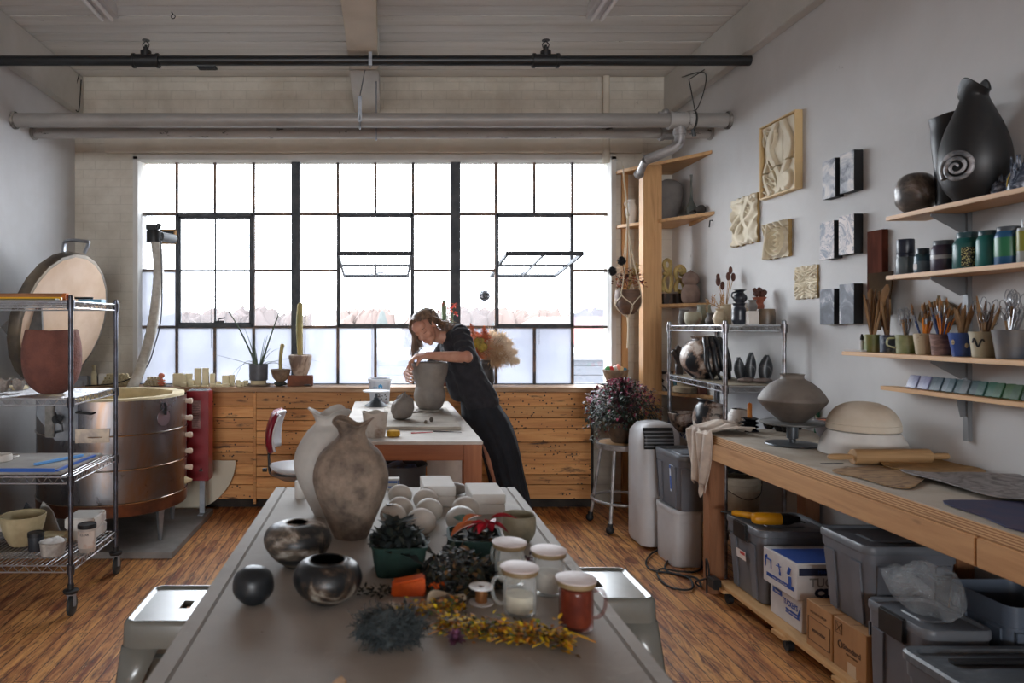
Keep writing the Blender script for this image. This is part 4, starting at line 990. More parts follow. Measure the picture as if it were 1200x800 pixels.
M_smA=smoke_mat('smoke_fired_clay_a',C(30,32,34),C(186,180,170),C(104,92,80),.44,.60,10,seed=3.1)
M_smB=smoke_mat('smoke_fired_clay_b',C(26,28,30),C(150,144,132),C(76,60,48),.5,.68,12,rough=.38,seed=8.0)
M_smC=smoke_mat('smoke_fired_clay_c',C(30,34,38),C(140,132,122),C(60,52,46),.56,.74,10,rough=.38,seed=1.4)
P=on(349,662,TZ)
m=MB();m.lathe(vessel([(.03,0),(.036,.003),(.066,.028),(.085,.062),(.076,.092),(.05,.105),(.03,.108)],.005),56);m.thing('smoky_round_pot',M_smA,'wide black and white smoke fired pot with a narrow hole, next to the brown vase','pot',(P.x,P.y,TZ))
P=on(384,704,TZ)
m=MB();m.lathe(vessel([(.03,0),(.036,.003),(.064,.024),(.0757,.05),(.068,.076),(.052,.088),(.041,.091)],.004),56);m.thing('smoky_bowl',M_smB,'glossy dark smoke fired pot with a wide open mouth, closest to the wool tuft','pot',(P.x,P.y,TZ),1.0)
P=on(297,706,TZ)
m=MB();m.lathe([(r,z) for r,z in spline([(0,0),(.02,.001),(.041,.022),(.0447,.04),(.039,.062),(.02,.076),(0,.079)],6)],48,);m.thing('smoky_orb',M_smC,'closed dark smoke fired orb at the stool side of the front table','orb',(P.x,P.y,TZ),2.0)
M_egg=mat('bisque_white',C(206,200,192),C(190,183,174),r=.75,sc=8,bump=.1)
M_eggT=mat('bisque_white_teal',C(204,202,196),C(176,182,184),r=.5,sc=4)
M_eggS=mat('bisque_stroked',C(196,192,184),C(120,126,130),r=.6,sc=7,lo=.55,hi=.7,stretch=(1,1,3.0))
def egg(px,py,r,rz_,lb,m_=None,extra=None,hgt=None):
    P=on(px,py,TZ);h=hgt or r*1.72
    eg=thing('clay_orb',lb,'orb',(P.x,P.y,TZ),0,group=None)
    m=MB();m.ball((0,0,h/2),(r,r,h/2),36,22);m.build('orb_body',m_ or M_egg,eg,rot=(0,rz_,0))
    if extra:extra(eg,r,h)
    return eg
def ring_detail(eg,r,h):
    m=MB();rnd=random.Random(4)
    for k in range(7):
        a=pi+.3+rnd.uniform(-.1,.1)
    c=Vector((0,-.0,h+.0005))
    m.ball((-.004,-.008,h-.002),(.01,.008,.003),12,6);m.ball((.008,-.01,h-.002),(.004,.003,.002),8,5);m.ball((-.01,-.001,h-.002),(.004,.004,.002),8,5)
    m.build('pierced_hole',M_blackm,eg)
    m=MB()
    for i in range(6):
        for j in range(4):
            a=-pi/2-.75+j*.2;t_=-.5+i*.2;rr=r*cos(t_)+.0002
            m.ball((rr*cos(a),rr*sin(a),h/2+h/2*sin(t_)),(.0018,.0018,.0014),6,4)
    m.build('dotted_pattern',mat('brown_dots',C(120,96,84),r=.8),eg)
def teal_patch(eg,r,h):
    m=MB();n=24
    def fn(u,v):
        a=-pi/2-.75+1.5*u;w_=sin(pi*u);t_=.42+(v-.5)*.5*w_
        return ((r*1.004)*cos(t_)*cos(a),(r*1.004)*cos(t_)*sin(a),h/2+h/2*1.004*sin(t_))
    m.grid(fn,n,6);m.build('teal_glaze_patch',mat('teal_glaze',C(60,118,116),C(110,146,140),r=.3,sc=30),eg)
for px,py,r,rz_,lb,mm,ex in (
        (469,592,.0405,0,'tallest standing white clay orb, at the back beside the brown vase',None,None),
        (469,608,.04,0,'plain white clay orb between the tallest orb and the pierced one',None,None),
        (457.5,617,.0405,.25,'white clay orb with a pierced dark hole and brown dots',None,ring_detail),
        (499,598,.041,0,'plain white clay orb in front of the first block stack',None,None),
        (503,611,.0415,0,'white clay orb with grey brushed strokes',M_eggS,None),
        (493.5,626,.0435,0,'plain white clay orb directly behind the green basket of dark leaves',None,None),
        (545.5,609,.042,0,'plain white clay orb behind the one with the teal patch',None,None),
        (540.5,624,.045,0,'flattened white clay orb with a teal glaze patch',M_eggT,teal_patch)):
    egg(px,py,r,rz_,lb,mm,ex)
for sx,(px,py,w_,d_,rz) in enumerate(((514.5,594,.108,.17,0),(572.5,603,.109,.17,0))):
    P=on(px,py,TZ)
    for k in range(2):
        m=MB();m.box((-w_/2,0,0),(w_/2,d_,.033 if sx==0 else .031))
        m.thing('plaster_brick',M_plaster,('upper' if k else 'lower')+' white plaster brick of the stack '+('between the orbs and the far table' if sx==0 else 'just behind the olive cup'),'block',(P.x+(.003 if k else 0),P.y-(.006 if k==0 else 0)+.01,TZ+k*(.0335 if sx==0 else .0315)),.02 if k else 0,bev=.002)
P=on(461,574,TZ)
bx=thing('small_carton','small white and blue carton at the far end of the front table','box',(P.x,P.y,TZ))
m=MB();m.box((-.022,-.02,0),(.022,.02,.045));m.build('carton',M_plaster,bx,bev=.001)
m=MB();m.box((-.02,-.0206,.03),(.014,-.0201,.038));m.box((-.02,-.0206,.012),(.0,-.0201,.018));m.box((.016,-.0206,.005),(.0206,-.0201,.04));m.build('blue_print',M_bboard,bx)
P=on(535,577,TZ)
m=MB();m.ball((0,0,.02),(.04,.03,.02),20,12,fn=lambda v:v+Vector((1,1,.8))*.01*noise.noise(v*24));m.thing('clay_lump',M_clay,'grey lump of clay between the two stacks of plaster bricks','clay',(P.x,P.y-.03,TZ+.003),.5)
P=on(608,634,TZ)
m=MB();m.lathe(vessel([(.028,0),(.032,.003),(.044,.024),(.0475,.05),(.046,.07),(.0465,.075)],.0035),44);m.thing('olive_cup',mat('olive_glaze',C(156,146,122),C(112,108,90),r=.55,sc=7),'olive grey cup behind the lidded jars on the front table','cup',(P.x,P.y,TZ))
def thin_glass(name,col,fac,rough=.05):
    t=NT(name);p=t.n('ShaderNodeBsdfPrincipled');p.inputs['Base Color'].default_value=col;p.inputs['Roughness'].default_value=rough
    tr=t.n('ShaderNodeBsdfTransparent');mx=t.n('ShaderNodeMixShader');lw=t.n('ShaderNodeLayerWeight',Blend=.35);mr=t.n('ShaderNodeMapRange');mr.inputs['To Min'].default_value=fac;mr.inputs['To Max'].default_value=min(1,fac+.6)
    t.l(lw.outputs['Facing'],mr.inputs['Value']);t.l(mr.outputs[0],mx.inputs[0]);t.l(tr.outputs[0],mx.inputs[1]);t.l(p.outputs[0],mx.inputs[2]);t.l(mx.outputs[0],t.out.inputs['Surface']);return t.m
M_jarglass=thin_glass('jar_glass',C(226,230,228),.12)
M_jlid=mat('chalky_lid',C(222,212,210),C(196,178,172),r=.6,sc=12)
M_band=mat('straw_lid_rim',C(150,128,92),C(120,100,72),r=.5)
def jar(px,py,lb,h_fill,fill,rz,glass=M_jarglass,s_=1.0):
    P=on(px,py,TZ);j=thing('mason_jar',lb,'jar',(P.x,P.y,TZ),rz)
    m=MB();m.lathe(spline([(.026,.001),(.0325,.004),(.034,.012),(.034,.068),(.0325,.076),(.032,.084),(.0325,.088)],4),40)
    m.lathe([(0,.001),(.026,.001)],40);m.build('glass_body',glass,j)
    m=MB();m.lathe([(0,.008),(.026,.008),(.0295,.014),(.0295,h_fill),(0,h_fill+.004)],36);m.build('contents',fill,j)
    m=MB();m.lathe([(.030,.086),(.0375,.086),(.0385,.089),(.0385,.094),(.038,.0955),(0,.0955)],40);m.build('lid_rim',M_band,j)
    m=MB();m.lathe([(.0,.0957),(.0385,.0957),(.0405,.097),(.0405,.0985),(.038,.1),(0,.1004)],44);m.build('lid',M_jlid,j)
    m=MB();m.tube(spline([(.033,0,.074),(.05,0,.076),(.0575,0,.06),(.055,0,.038),(.045,0,.024),(.0335,0,.022)],6),.0045,10,flat=.8);m.build('handle',glass,j)
M_dust=mat('pale_powder',C(216,208,184),C(190,182,160),r=.9,sc=30)
M_dustg=mat('grey_powder',C(206,200,188),C(180,174,164),r=.9,sc=20)
M_brew=mat('red_brown_flakes',C(92,34,22),C(140,62,34),r=.6,sc=28)
jar(597,684,'clear handled jar with chalky lid touching the red dried leaf',.045,M_dust,2.2)
jar(609,719,'clear handled jar with chalky lid beside the wire spool',.042,M_dust,pi*1.0)
jar(643,695,'clear handled jar with chalky lid nearest the table edge',.05,M_dustg,-.5)
jar(675,735,'handled jar filled with red brown flakes at the table edge',.079,M_brew,-.1,thin_glass('amber_jar',C(120,52,36),.3))
P=on(564,706,TZ)
sp_=thing('wire_spool','small spool of copper wire with a white flange','spool',(P.x,P.y,TZ))
for z_ in (0,.034):
    m=MB();m.lathe([(.008,z_),(.026,z_),(.0265,z_+.0015),(.026,z_+.003),(.008,z_+.003),(.008,z_)],32);m.build('flange',mat('spool_white',C(226,226,226),r=.35),sp_)
m=MB();m.lathe([(.0075,.003),(.013,.003),(.0132,.018),(.013,.034),(.0075,.034),(.0075,.003)],24);m.build('copper_wire',mat('copper_wire',C(168,116,74),r=.4,m=.6),sp_)
def leaf_mb(mb,p,d,L,Wd,curl=0.3,up=Vector((0,0,1)),fold=.25):
    d=d.normalized();s_=d.cross(up);s_=s_.normalized() if s_.length>1e-3 else Vector((1,0,0));n_=s_.cross(d)
    prof=[(0,.12),(.25,.8),(.5,1.0),(.78,.6),(1.0,0.02)];vs=[]
    for t_,w_ in prof:
        c=p+d*(L*t_)+n_*(-curl*L*t_*t_)
        vs+=[c-s_*(w_*Wd/2)+n_*(fold*Wd*w_*.5),c,c+s_*(w_*Wd/2)+n_*(fold*Wd*w_*.5)]
    fs=[]
    for i in range(4):
        a=3*i;fs+=[(a,a+1,a+4,a+3),(a+1,a+2,a+5,a+4)]
    mb.add(vs,fs)
def heap(n,cx,cy,rx,ry,h,L,Wd,seed,z0=0.0,flat=.6):
    rnd=random.Random(seed);mb=MB()
    for k in range(n):
        a=rnd.uniform(0,2*pi);q=sqrt(rnd.random());x,y=cx+rx*q*cos(a),cy+ry*q*sin(a)
        z=z0+h*(1-q*q)*rnd.uniform(.15,1)+.001
        d=Vector((rnd.uniform(-1,1),rnd.uniform(-1,1),rnd.uniform(-.2,flat)))
        l_=L*rnd.uniform(.6,1.3);c=rnd.uniform(-.3,.6)
        if z+d.normalized().z*l_-max(c,0)*l_<.001:d.z=abs(d.z)+.3
        leaf_mb(mb,Vector((x,y,max(z,c*l_*.5+.002))),d,l_,Wd*rnd.uniform(.6,1.2),c)
    for i,v in enumerate(mb.v):
        if v[2]<.0008:mb.v[i]=(v[0],v[1],.0008+rnd.random()*.002)
    return mb
def two_sided(name,cols,r=.7):
    """leaf colours picked per leaf"""
    t=NT(name);g=t.n('ShaderNodeNewGeometry');k=len(cols)
    col=t.ramp(g.outputs['Random Per Island'],[(i/k,c) for i,c in enumerate(cols)],'CONSTANT')
    t.bsdf(col,r);return t.m
M_darkleaf=two_sided('dried_dark_leaves',[C(22,30,28),C(32,42,36),C(18,24,24),C(44,46,38),C(26,34,34)])
M_mixleaf=two_sided('dried_mixed_petals',[C(30,34,28),C(50,46,30),C(90,72,34),C(26,28,24),C(38,46,34),C(112,80,46),C(22,22,22),C(30,34,32),C(34,32,28)])
M_yelleaf=two_sided('dried_yellow_flowers',[C(226,184,24),C(204,150,20),C(176,110,30),C(236,204,40),C(96,66,26),C(190,120,24),C(70,56,24),C(216,170,30),C(90,110,44)])
M_basket=mat('dark_green_pulp',C(14,46,38),C(12,38,32),r=.85,sc=20,bump=.3)
def berry_basket(px,py,lb,w_=.13,h=.074,rz=.08):
    P=on(px,py,TZ);b_=thing('berry_basket',lb,'basket',(P.x,P.y+w_*.42,TZ),rz)
    m=MB();vs=[];ks=((.43,0),(.46,.02),(.5,h-.006),(.53,h-.005),(.53,h),(.48,h),(.44,.02),(.41,.004));n=40
    for f_,z in ks:
        for k in range(n):
            a=2*pi*k/n+pi/4;e=1/max(abs(cos(a-pi/4))**8+abs(sin(a-pi/4))**8,1e-9)**.125
            rib=1+(.012*(k%2) if .004<z<h-.007 else 0)
            vs.append((w_*f_*e*cos(a-pi/4)*rib,w_*f_*e*sin(a-pi/4)*rib,z))
    fs=[(i*n+j,i*n+(j+1)%n,(i+1)*n+(j+1)%n,(i+1)*n+j) for i in range(len(ks)-1) for j in range(n)]
    fs+=[tuple(range(n-1,-1,-1)),tuple((len(ks)-1)*n+j for j in range(n))]
    m.add(vs,fs);m.build('basket',M_basket,b_,ang=60);return b_
bk1=berry_basket(467,677,'dark green punnet heaped with crumpled near black leaves')
heap(360,0,0,.058,.058,.066,.034,.024,1,z0=.055,flat=.9).thing('dried_leaves',M_darkleaf,'crumpled near black dried leaves heaped in the first green punnet','leaves',(bk1.location.x,bk1.location.y,TZ+.0),kind='stuff')
bk2=berry_basket(559,668,'dark green punnet behind the jars holding brown leaves',rz=-.06)
heap(160,0,0,.055,.055,.035,.03,.02,2,z0=.05,flat=.5).thing('dried_leaves',M_mixleaf,'brown and grey dried leaves in the punnet behind the jars','leaves',(bk2.location.x,bk2.location.y,TZ),kind='stuff')
m=MB();leaf_mb(m,Vector((0,0,0)),Vector((.9,.15,.75)),.09,.05,.35,fold=.5);leaf_mb(m,Vector((.03,.015,.03)),Vector((.6,.3,.35)),.06,.034,.3,fold=.5)
m.thing('curled_leaf',mat('rust_orange_leaf',C(186,98,48),C(140,70,38),r=.6,sc=14),'curled rust orange dried leaf on top of the second punnet','leaf',(bk2.location.x-.062,bk2.location.y-.035,TZ+.076),0,sub=1)
m=MB();rnd=random.Random(9)
for k in range(8):
    a=k*2*pi/8+rnd.uniform(-.2,.2);leaf_mb(m,Vector((0,0,.02)),Vector((cos(a),sin(a),rnd.uniform(-.5,.7))),rnd.uniform(.04,.062),.03,.3,fold=.5)
leaf_mb(m,Vector((.01,0,.03)),Vector((1,-.1,.05)),.07,.035,.1,fold=.6)
m.thing('red_flower',mat('crimson_petals',C(176,28,44),C(120,20,34),r=.55,sc=20),'crimson dried flower lying over the second punnet','flower',(bk2.location.x+.03,bk2.location.y-.02,TZ+.088),.2,sub=1)
P=on(541,690,TZ)
heap(900,0,0,.1,.1,.085,.02,.013,5,flat=.9).thing('dried_petals',M_mixleaf,'dark heap of mixed dried petals between the two punnets','petals',(P.x-.005,P.y+.03,TZ),kind='stuff')
P=on(437,700,TZ)
heap(46,0,0,.045,.03,.015,.014,.01,6).thing('dried_berries',M_darkleaf,'scatter of tiny dark dried sprigs beside the first punnet','sprigs',(P.x+.01,P.y+.02,TZ),kind='stuff')
P=on(481,697,TZ)
m=MB();m.prism([(-.042,-.015),(.036,-.02),(.04,.014),(-.036,.022)],0,.045);
for i,v in enumerate(m.v):
    if v[2]>.01:m.v[i]=(v[0]*.95,v[1],v[2]*(.8+v[0]*4))
m.thing('orange_wedge',mat('orange_rind',C(226,98,26),C(204,78,20),r=.7,sc=20,bump=.3),'bright orange porous wedge in front of the dark heap','wedge',(P.x-.004,P.y+.005,TZ),.12,bev=.004)
m=MB();m.ball((0,0,.012),(.02,.014,.012),16,10,fn=lambda v:v+Vector((1,1,1))*.006*noise.noise(v*60));m.thing('orange_petal_cluster',mat('orange_rind',C(1,1,1)),'small orange red crumpled petal beside the orange wedge','petal',(P.x+.06,P.y+.012,TZ+.001))
def spray(px0,py0,px1,py1,n,wd,seed,h):
    A,B=on(px0,py0,TZ),on(px1,py1,TZ);rnd=random.Random(seed);mb=MB()
    for k in range(n):
        t_=rnd.random();c=A.lerp(B,t_);q=rnd.gauss(0,.45)
        x,y=c.x-B.x,c.y+wd*max(-1,min(1,q))-B.y
        z=abs(rnd.gauss(0,1))*h*.5+.003
        leaf_mb(mb,Vector((x,y,min(z,h*1.4))),Vector((rnd.uniform(-1,1),rnd.uniform(-1,1),rnd.uniform(-.1,.9))),rnd.uniform(.008,.015),rnd.uniform(.006,.011),rnd.uniform(0,.5))
    for i,v in enumerate(mb.v):
        if v[2]<.0008:mb.v[i]=(v[0],v[1],.0008+rnd.random()*.002)
    return mb,B
mb,B=spray(512,738,668,757,900,.042,3,.026)
for k in range(26):
    t_=k/26;a=random.Random(k).uniform(-.5,.5);c=on(512+156*t_,738+19*t_,TZ)-B
    mb.tube([(c.x-.03,c.y-.02+.03*a,.006),(c.x+.03,c.y+.02+.03*a,.012),(c.x+.06,c.y+.01+.04*a,.004)],.0012,4)
mb.thing('yellow_flower_spray',M_yelleaf,'long spray of dried yellow flowers lying across the front table','flowers',(B.x,B.y,TZ),kind='stuff')
mb,B=spray(468,722,545,715,240,.03,8,.02)
mb.thing('yellow_flower_spray',M_yelleaf,'loose yellow dried petals beside the orange wedge','petals',(B.x,B.y,TZ),kind='stuff')
m=MB();m.tube([(0,0,.003),(.02,-.012,.01),(.03,-.03,.004)],.0018,5);m.tube([(.0,0.004,.003),(-.03,-.012,.008)],.0014,5);P=on(652,752,TZ)
m.thing('stem_end',M_darkleaf,'dark curled stem end of the yellow spray by the brown jar','stem',(P.x,P.y,TZ+.001))
M_shell=mat('pale_seed_shell',C(206,194,172),C(176,160,138),r=.4,sc=20)
for k,(px,py,rz,s_,lb) in enumerate(((516,707,.4,.032,'pale papery seed pod by the yellow petals, the bigger one'),(462,717,1.4,.026,'pale folded papery pod next to the orange wedge'),(538,705,2.4,.018,'little pale papery pod near the spool'))):
    P=on(px,py,TZ);m=MB();leaf_mb(m,Vector((-s_,0,.002)),Vector((1,0,.6)),s_*2,s_*1.3,.5,fold=.7)
    m.thing('seed_pod',M_shell,lb,'seed pod',(P.x,P.y,TZ+.002),rz,sub=1)
P=on(457,757,TZ)
def tuft(r,h,n,seed,rr=.0009):
    rnd=random.Random(seed);mb=MB()
    mb.ball((0,0,h*.45),(r*.72,r*.5,h*.42),24,14,fn=lambda v:v+Vector((1,1,.7))*r*.22*noise.noise(v*40))
    for k in range(n):
        a=rnd.uniform(0,2*pi);q=rnd.uniform(.2,.75);z=h*rnd.uniform(.15,.75)
        p=Vector((r*q*cos(a),r*.7*q*sin(a),z));pts=[p]
        d=Vector((cos(a+1.3),sin(a+1.3),rnd.uniform(-.2,.5)))
        for s_ in range(6):
            d+=Vector((rnd.uniform(-.7,.7),rnd.uniform(-.7,.7),rnd.uniform(-.5,.45)));d.normalize();p=p+d*r*.075
            p.z=max(p.z,.001);pts.append(p.copy())
        mb.tube(pts,rr,4,caps=False)
    return mb
tuft(.078,.062,1100,4,.0008).thing('wool_tuft',mat('slate_wool',C(72,80,82),C(46,52,54),r=.95,sc=24,bump=.5),'fluffy slate grey tuft of wool on the front table','wool',(P.x,P.y+.02,TZ))
P=on(534,757,TZ)
m=MB();rnd=random.Random(3)
for k in range(60):
    a=rnd.uniform(0,2*pi);e=rnd.uniform(.0,1.3);leaf_mb(m,Vector((0,0,.01)),Vector((cos(a)*cos(e),sin(a)*cos(e),sin(e))),rnd.uniform(.014,.026),.009,.2)
m.thing('purple_flower',mat('mauve_petals',C(132,78,108),C(96,56,80),r=.8,sc=30),'small dried mauve flower head at the edge of the yellow spray','flower',(P.x,P.y,TZ))
P=on(398,800,TZ)
m=MB();m.prism([(-.012,-.05),(.014,-.05),(.012,.0),(.0,.014),(-.008,.0)],0,.006);m.thing('wooden_tag',M_pine,'pointed wooden stick lying at the bottom of the picture','stick',(P.x,P.y,TZ+.0005),-.2,bev=.001)
m=MB();rnd=random.Random(12)
for k in range(26):leaf_mb(m,Vector((rnd.uniform(-.01,.01),rnd.uniform(-.02,.02),rnd.uniform(.004,.045))),Vector((rnd.uniform(-1,1),rnd.uniform(-1,1),rnd.uniform(-.2,.6))),.016,.01,.2)
P=on(624,668,TZ);m.thing('dark_red_sprig',mat('wine_sprig',C(72,22,34),C(40,24,26),r=.7,sc=20),'small wine red sprig between the olive cup and the jars','sprig',(P.x,P.y,TZ))
# ================================================================ SECOND TABLE
T2x0,T2x1,T2y0,T2y1=-.235,.52,3.67,5.66
t2=thing('clay_table','far wooden worktable with a white top where the potter works','table')
M_wtop=mat('dusty_white_ply',C(206,200,192),C(184,176,168),r=.7,sc=3,bump=.05)
m=MB();m.box((T2x0,T2y0,.883),(T2x1,T2y1,.9));m.build('tabletop',M_wtop,t2,bev=.002)
M_red2=wood('reddish_fir',C(132,74,42),C(162,98,58),C(108,58,34),axis=0);M_red2z=wood('reddish_fir_leg',C(142,84,48),C(172,108,66),C(116,66,38),axis=2)
m=MB();m.box((T2x0+.1,T2y0+.025,.795),(T2x1-.1,T2y0+.06,.882));m.build('end_apron',M_red2,t2,bev=.002)
for x in (T2x0+.03,T2x1-.065):
    m=MB();m.box((x,T2y0+.1,.795),(x+.035,T2y1-.1,.882));m.build('side_apron',M_pineY,t2,bev=.002)
for x in (T2x0+.052,T2x1-.052):
    for y in (T2y0+.056,T2y1-.056):
        m=MB();m.bc((x,y,.441),(.096,.096,.882));m.build('leg',M_red2z,t2,bev=.004)
T2=.9004
m=MB();m.box((0,4.07,0),(.45,5.08,.02));m.thing('clay_board',mat('dusty_grey_board',C(180,172,160),C(150,142,130),r=.85,sc=4,bump=.2),'thin grey board dusted with clay under the coil pot','board',(0,0,T2),bev=.003)
BZ=T2+.0204
PX,PY=.315,4.84
m=MB();m.lathe([(0,0),(.088,0),(.094,.003),(.097,.01),(.094,.014),(0,.015)],44);m.thing('round_bat',mat('grey_bat',C(168,160,150),C(140,132,122),r=.8,sc=9),'thin round bat under the big coil pot','bat',(PX,PY,BZ))
prof=[(.07,0),(.074,.002),(.094,.03),(.109,.075),(.110,.1),(.102,.135),(.097,.152),(.1,.175),(.113,.22),(.124,.265),(.128,.305),(.126,.318)]
m=MB();m.lathe(vessel(prof,.008),60,wob=lambda a,i,r,z:(r*(1+.012*sin(3*a+z*9)),z+.003*sin(2*a)))
m.thing('coil_pot',M_clay,'large wet grey double curved pot the potter is shaping','pot',(PX,PY,BZ+.0155))
P=on(471.5,491,BZ)
def lump(v):
    t_=v.z;k=1-.55*max(0,t_/.165)**1.6
    n_=noise.noise(v*14)*.016+noise.noise(v*40)*.004
    return Vector((v.x*k+n_+.012*(t_/.16)**2,v.y*k+n_,v.z+n_*.6+(.025*noise.noise(Vector((v.x*60,v.y*60,3))) if t_>.13 else 0)))
m=MB();m.ball((0,0,.08),(.086,.08,.082),40,26,fn=lump)
zmin=min(v[2]for v in m.v);m.v=[(x,y,max(z,.002)) for x,y,z in m.v]
m.thing('clay_lump',M_clay,'pinched standing lump of grey clay on the far table','clay',(P.x,P.y,BZ),ang=60)
for px,py,r in ((499,496,.009),(505.5,494,.012)):
    P=on(px,py,BZ);m=MB();m.ball((0,0,r*1.1),(r,r*.8,r*1.3),12,8,fn=lambda v:v+Vector((1,1,1))*.003*noise.noise(v*90));m.thing('clay_crumb',mat('dark_wet_clay',C(92,84,74),r=.6),('bigger' if r>.01 else 'smaller')+' dark clay crumb on the board before the coil pot','clay',(P.x,P.y,BZ))
m=MB();m.box((-.03,-.02,0),(.05,.02,.01));P=on(487,483,BZ);m.thing('rib_tool',M_clay,'thin clay scrap lying beside the round bat','clay',(P.x,P.y,BZ),.5,bev=.003)
P=on(439.5,511,T2)
frilled('textured_cup',[(.05,0),(.054,.003),(.062,.06),(.068,.125),(.07,.132)],mat('flaky_white_cup',C(196,188,178),C(132,104,84),r=.75,sc=11,lo=.5,hi=.7,bump=.4),'flaky white and rust cup at the near end of the far table',(P.x,P.y,T2),0,wall=.005,amp=.004,lobes=5,sag=.004,z_from=.7,cat='cup')
P=on(461,511,T2)
m=MB();m.lathe(spline([(0,.001),(.03,.001),(.0365,.01),(.0365,.022),(.03,.032),(0,.034)],4),28);m.thing('round_sponge',mat('yellow_sponge',C(216,172,62),C(190,142,44),r=.95,sc=30,bump=.6),'round yellow sponge at the near edge of the far table','sponge',(P.x,P.y,T2))
for (x0,y0),(x1,y1),c_,lb in (((482,508),(507,507),mat('red_handle',C(190,44,48),r=.4),'thin red handled tool lying before the clay board'),((508,506),(541,507),M_black,'thin black needle tool lying before the clay board')):
    A,B=on(x0,y0,T2),on(x1,y1,T2);m=MB();m.tube([(0,0,.004),(B.x-A.x,B.y-A.y,.004)],[.0035,.002],8);m.thing('clay_tool',c_,lb,'tool',(A.x,A.y,T2))
P=on(445,471.5,T2)
bu=thing('plastic_bucket','clear white plastic bucket with a blue house mark on the far table','bucket',(P.x,P.y,T2))
m=MB();m.lathe(vessel([(.07,0),(.075,.003),(.082,.1),(.088,.18),(.09,.185),(.09,.192)],.003),40);m.build('bucket_body',mat('milky_bucket',C(224,228,234),r=.35,Transmission__Weight=.35),bu)
M_logo=mat('cyan_print',C(44,150,206),r=.5)
m=MB();T0=TR(.006,-.0885,.135)@ROT(pi/2,0,0)
m.prism([(-.016,-.016),(-.006,-.016),(-.006,-.004),(.006,-.004),(.006,-.016),(.016,-.016),(.016,.006),(0,.019),(-.016,.006)],0,.001,T0);m.build('house_mark',M_logo,bu)
text('betsy','bucket_print',M_logo,bu,.014,(-.035,-.082,.128),(pi/2,0,-.3)).data
m=MB();m.lathe([(.0915,.172),(.094,.174),(.094,.19),(.0915,.192)],40);m.build('bucket_rim',mat('milky_rim',C(216,218,222),r=.4),bu)
m=MB();rnd=random.Random(2)
for k in range(18):m.ball((rnd.uniform(-.04,.05),-.0835-.004*rnd.random(),rnd.uniform(.03,.08)),(.005,.002,.005),7,5)
m.build('clay_spatter',mat('spatter',C(86,82,80),r=.8),bu)
P=on(441,475.5,T2)
def banding(loc,lb,r0,h,r1,m_base,m_disc):
    w_=thing('banding_wheel',lb,'banding wheel',loc)
    a=MB();a.lathe(spline([(0,0),(r0,0),(r0,.008),(r0*.72,h*.2),(r0*.3,h*.42),(r0*.22,h*.55)],4)+[(0,h*.55)],36);a.build('base',m_base,w_)
    a=MB();a.cyl((0,0,h*.5),(0,0,h-.01),r0*.13,n=16);a.build('spindle',m_base,w_)
    a=MB();a.lathe([(0,h-.012),(r1*.94,h-.012),(r1,h-.008),(r1,h-.002),(r1*.98,h),(0,h)],44);a.build('disc',m_disc,w_)
    return w_
banding((P.x,P.y,T2),'banding wheel with a white disc on a dark flared base',.083,.118,.104,mat('slate_iron',C(66,74,80),C(52,58,62),r=.5,sc=8),mat('disc_white',C(206,208,212),r=.5))
bn=thing('grey_bin','tall dark grey bin standing under the far table','bin',(.11,4.62,0))
m=MB();m.lathe(vessel([(.13,0),(.135,.004),(.16,.4),(.168,.585),(.176,.59),(.176,.6)],.005),40);m.build('bin_body',mat('dark_grey_bin',C(70,72,76),r=.5),bn)
m=MB();m.ball((0,0,.56),(.13,.13,.04),20,12,fn=lambda v:v+Vector((1,1,1))*.03*noise.noise(v*14));m.build('liner',mat('blue_liner',C(70,110,170),C(54,60,70),r=.4,sc=8),bn)
m=MB();m.lathe(vessel([(.12,0),(.125,.004),(.15,.5),(.155,.6)],.005),40);m.thing('white_bin',M_white,'round white bin standing beside the dark grey one under the far table','bin',(.45,4.9,0))
m=MB();m.box((-.04,-.02,0),(.04,.02,.5));m.thing('wood_offcut',M_pineZ,'upright wood offcut standing before the dark grey bin','offcut',(.06,4.2,0),.2,bev=.003)
# ================================================================ OFFICE CHAIR
oc=thing('office_chair','small swivel chair with white seat and dark red backrest','chair',(-.60,4.9,0))
M_wine=mat('wine_red_shell',C(126,24,44),r=.3);M_seat=mat('white_vinyl',C(206,206,208),r=.4)
m=MB();m.ball((0,0,.515),(.2,.2,.04),36,12,fn=lambda v:Vector((v.x,v.y,v.z+.02*(abs(v.x)/.2)**3)));m.build('seat',M_seat,oc)
m=MB();m.lathe([(0,.44),(.12,.44),(.19,.475),(.2,.49),(0,.49)],32);m.build('seat_pan',mat('silver_pan',C(150,150,154),r=.3,m=.6),oc)
m=MB()
def backf(u,v):
    y=(u-.5)*.36;z=.64+.27*v;bow=-.045*(1-(2*v-1)**2)-.02
    rr_=1-abs(2*v-1)**3*.3
    return (-.17+.04*(v-.5)+bow*-1*-.6+.04*(2*u-1)**2,y*rr_,z)
m.grid(backf,14,12);m.build('backrest',M_wine,oc,solid=.03)
m=MB();m.grid(lambda u,v:(lambda p:(p[0]+.022,p[1]*.94,p[2]))(backf(u,v*.94+.03)),14,12);m.build('back_cushion',M_seat,oc,solid=.016)
m=MB();m.tube(spline([(-.1,0,.455),(-.19,0,.47),(-.205,0,.56),(-.205,0,.7),(-.19,0,.76)],6),.016,10,flat=.6);m.cyl((-.22,0,.5),(-.25,0,.5),.014);m.build('back_bar',M_blackm,oc)
m=MB();m.cyl((0,0,.1),(0,0,.45),.022);m.cyl((0,0,.1),(0,0,.28),.032);m.build('gas_stem',M_blackm,oc)
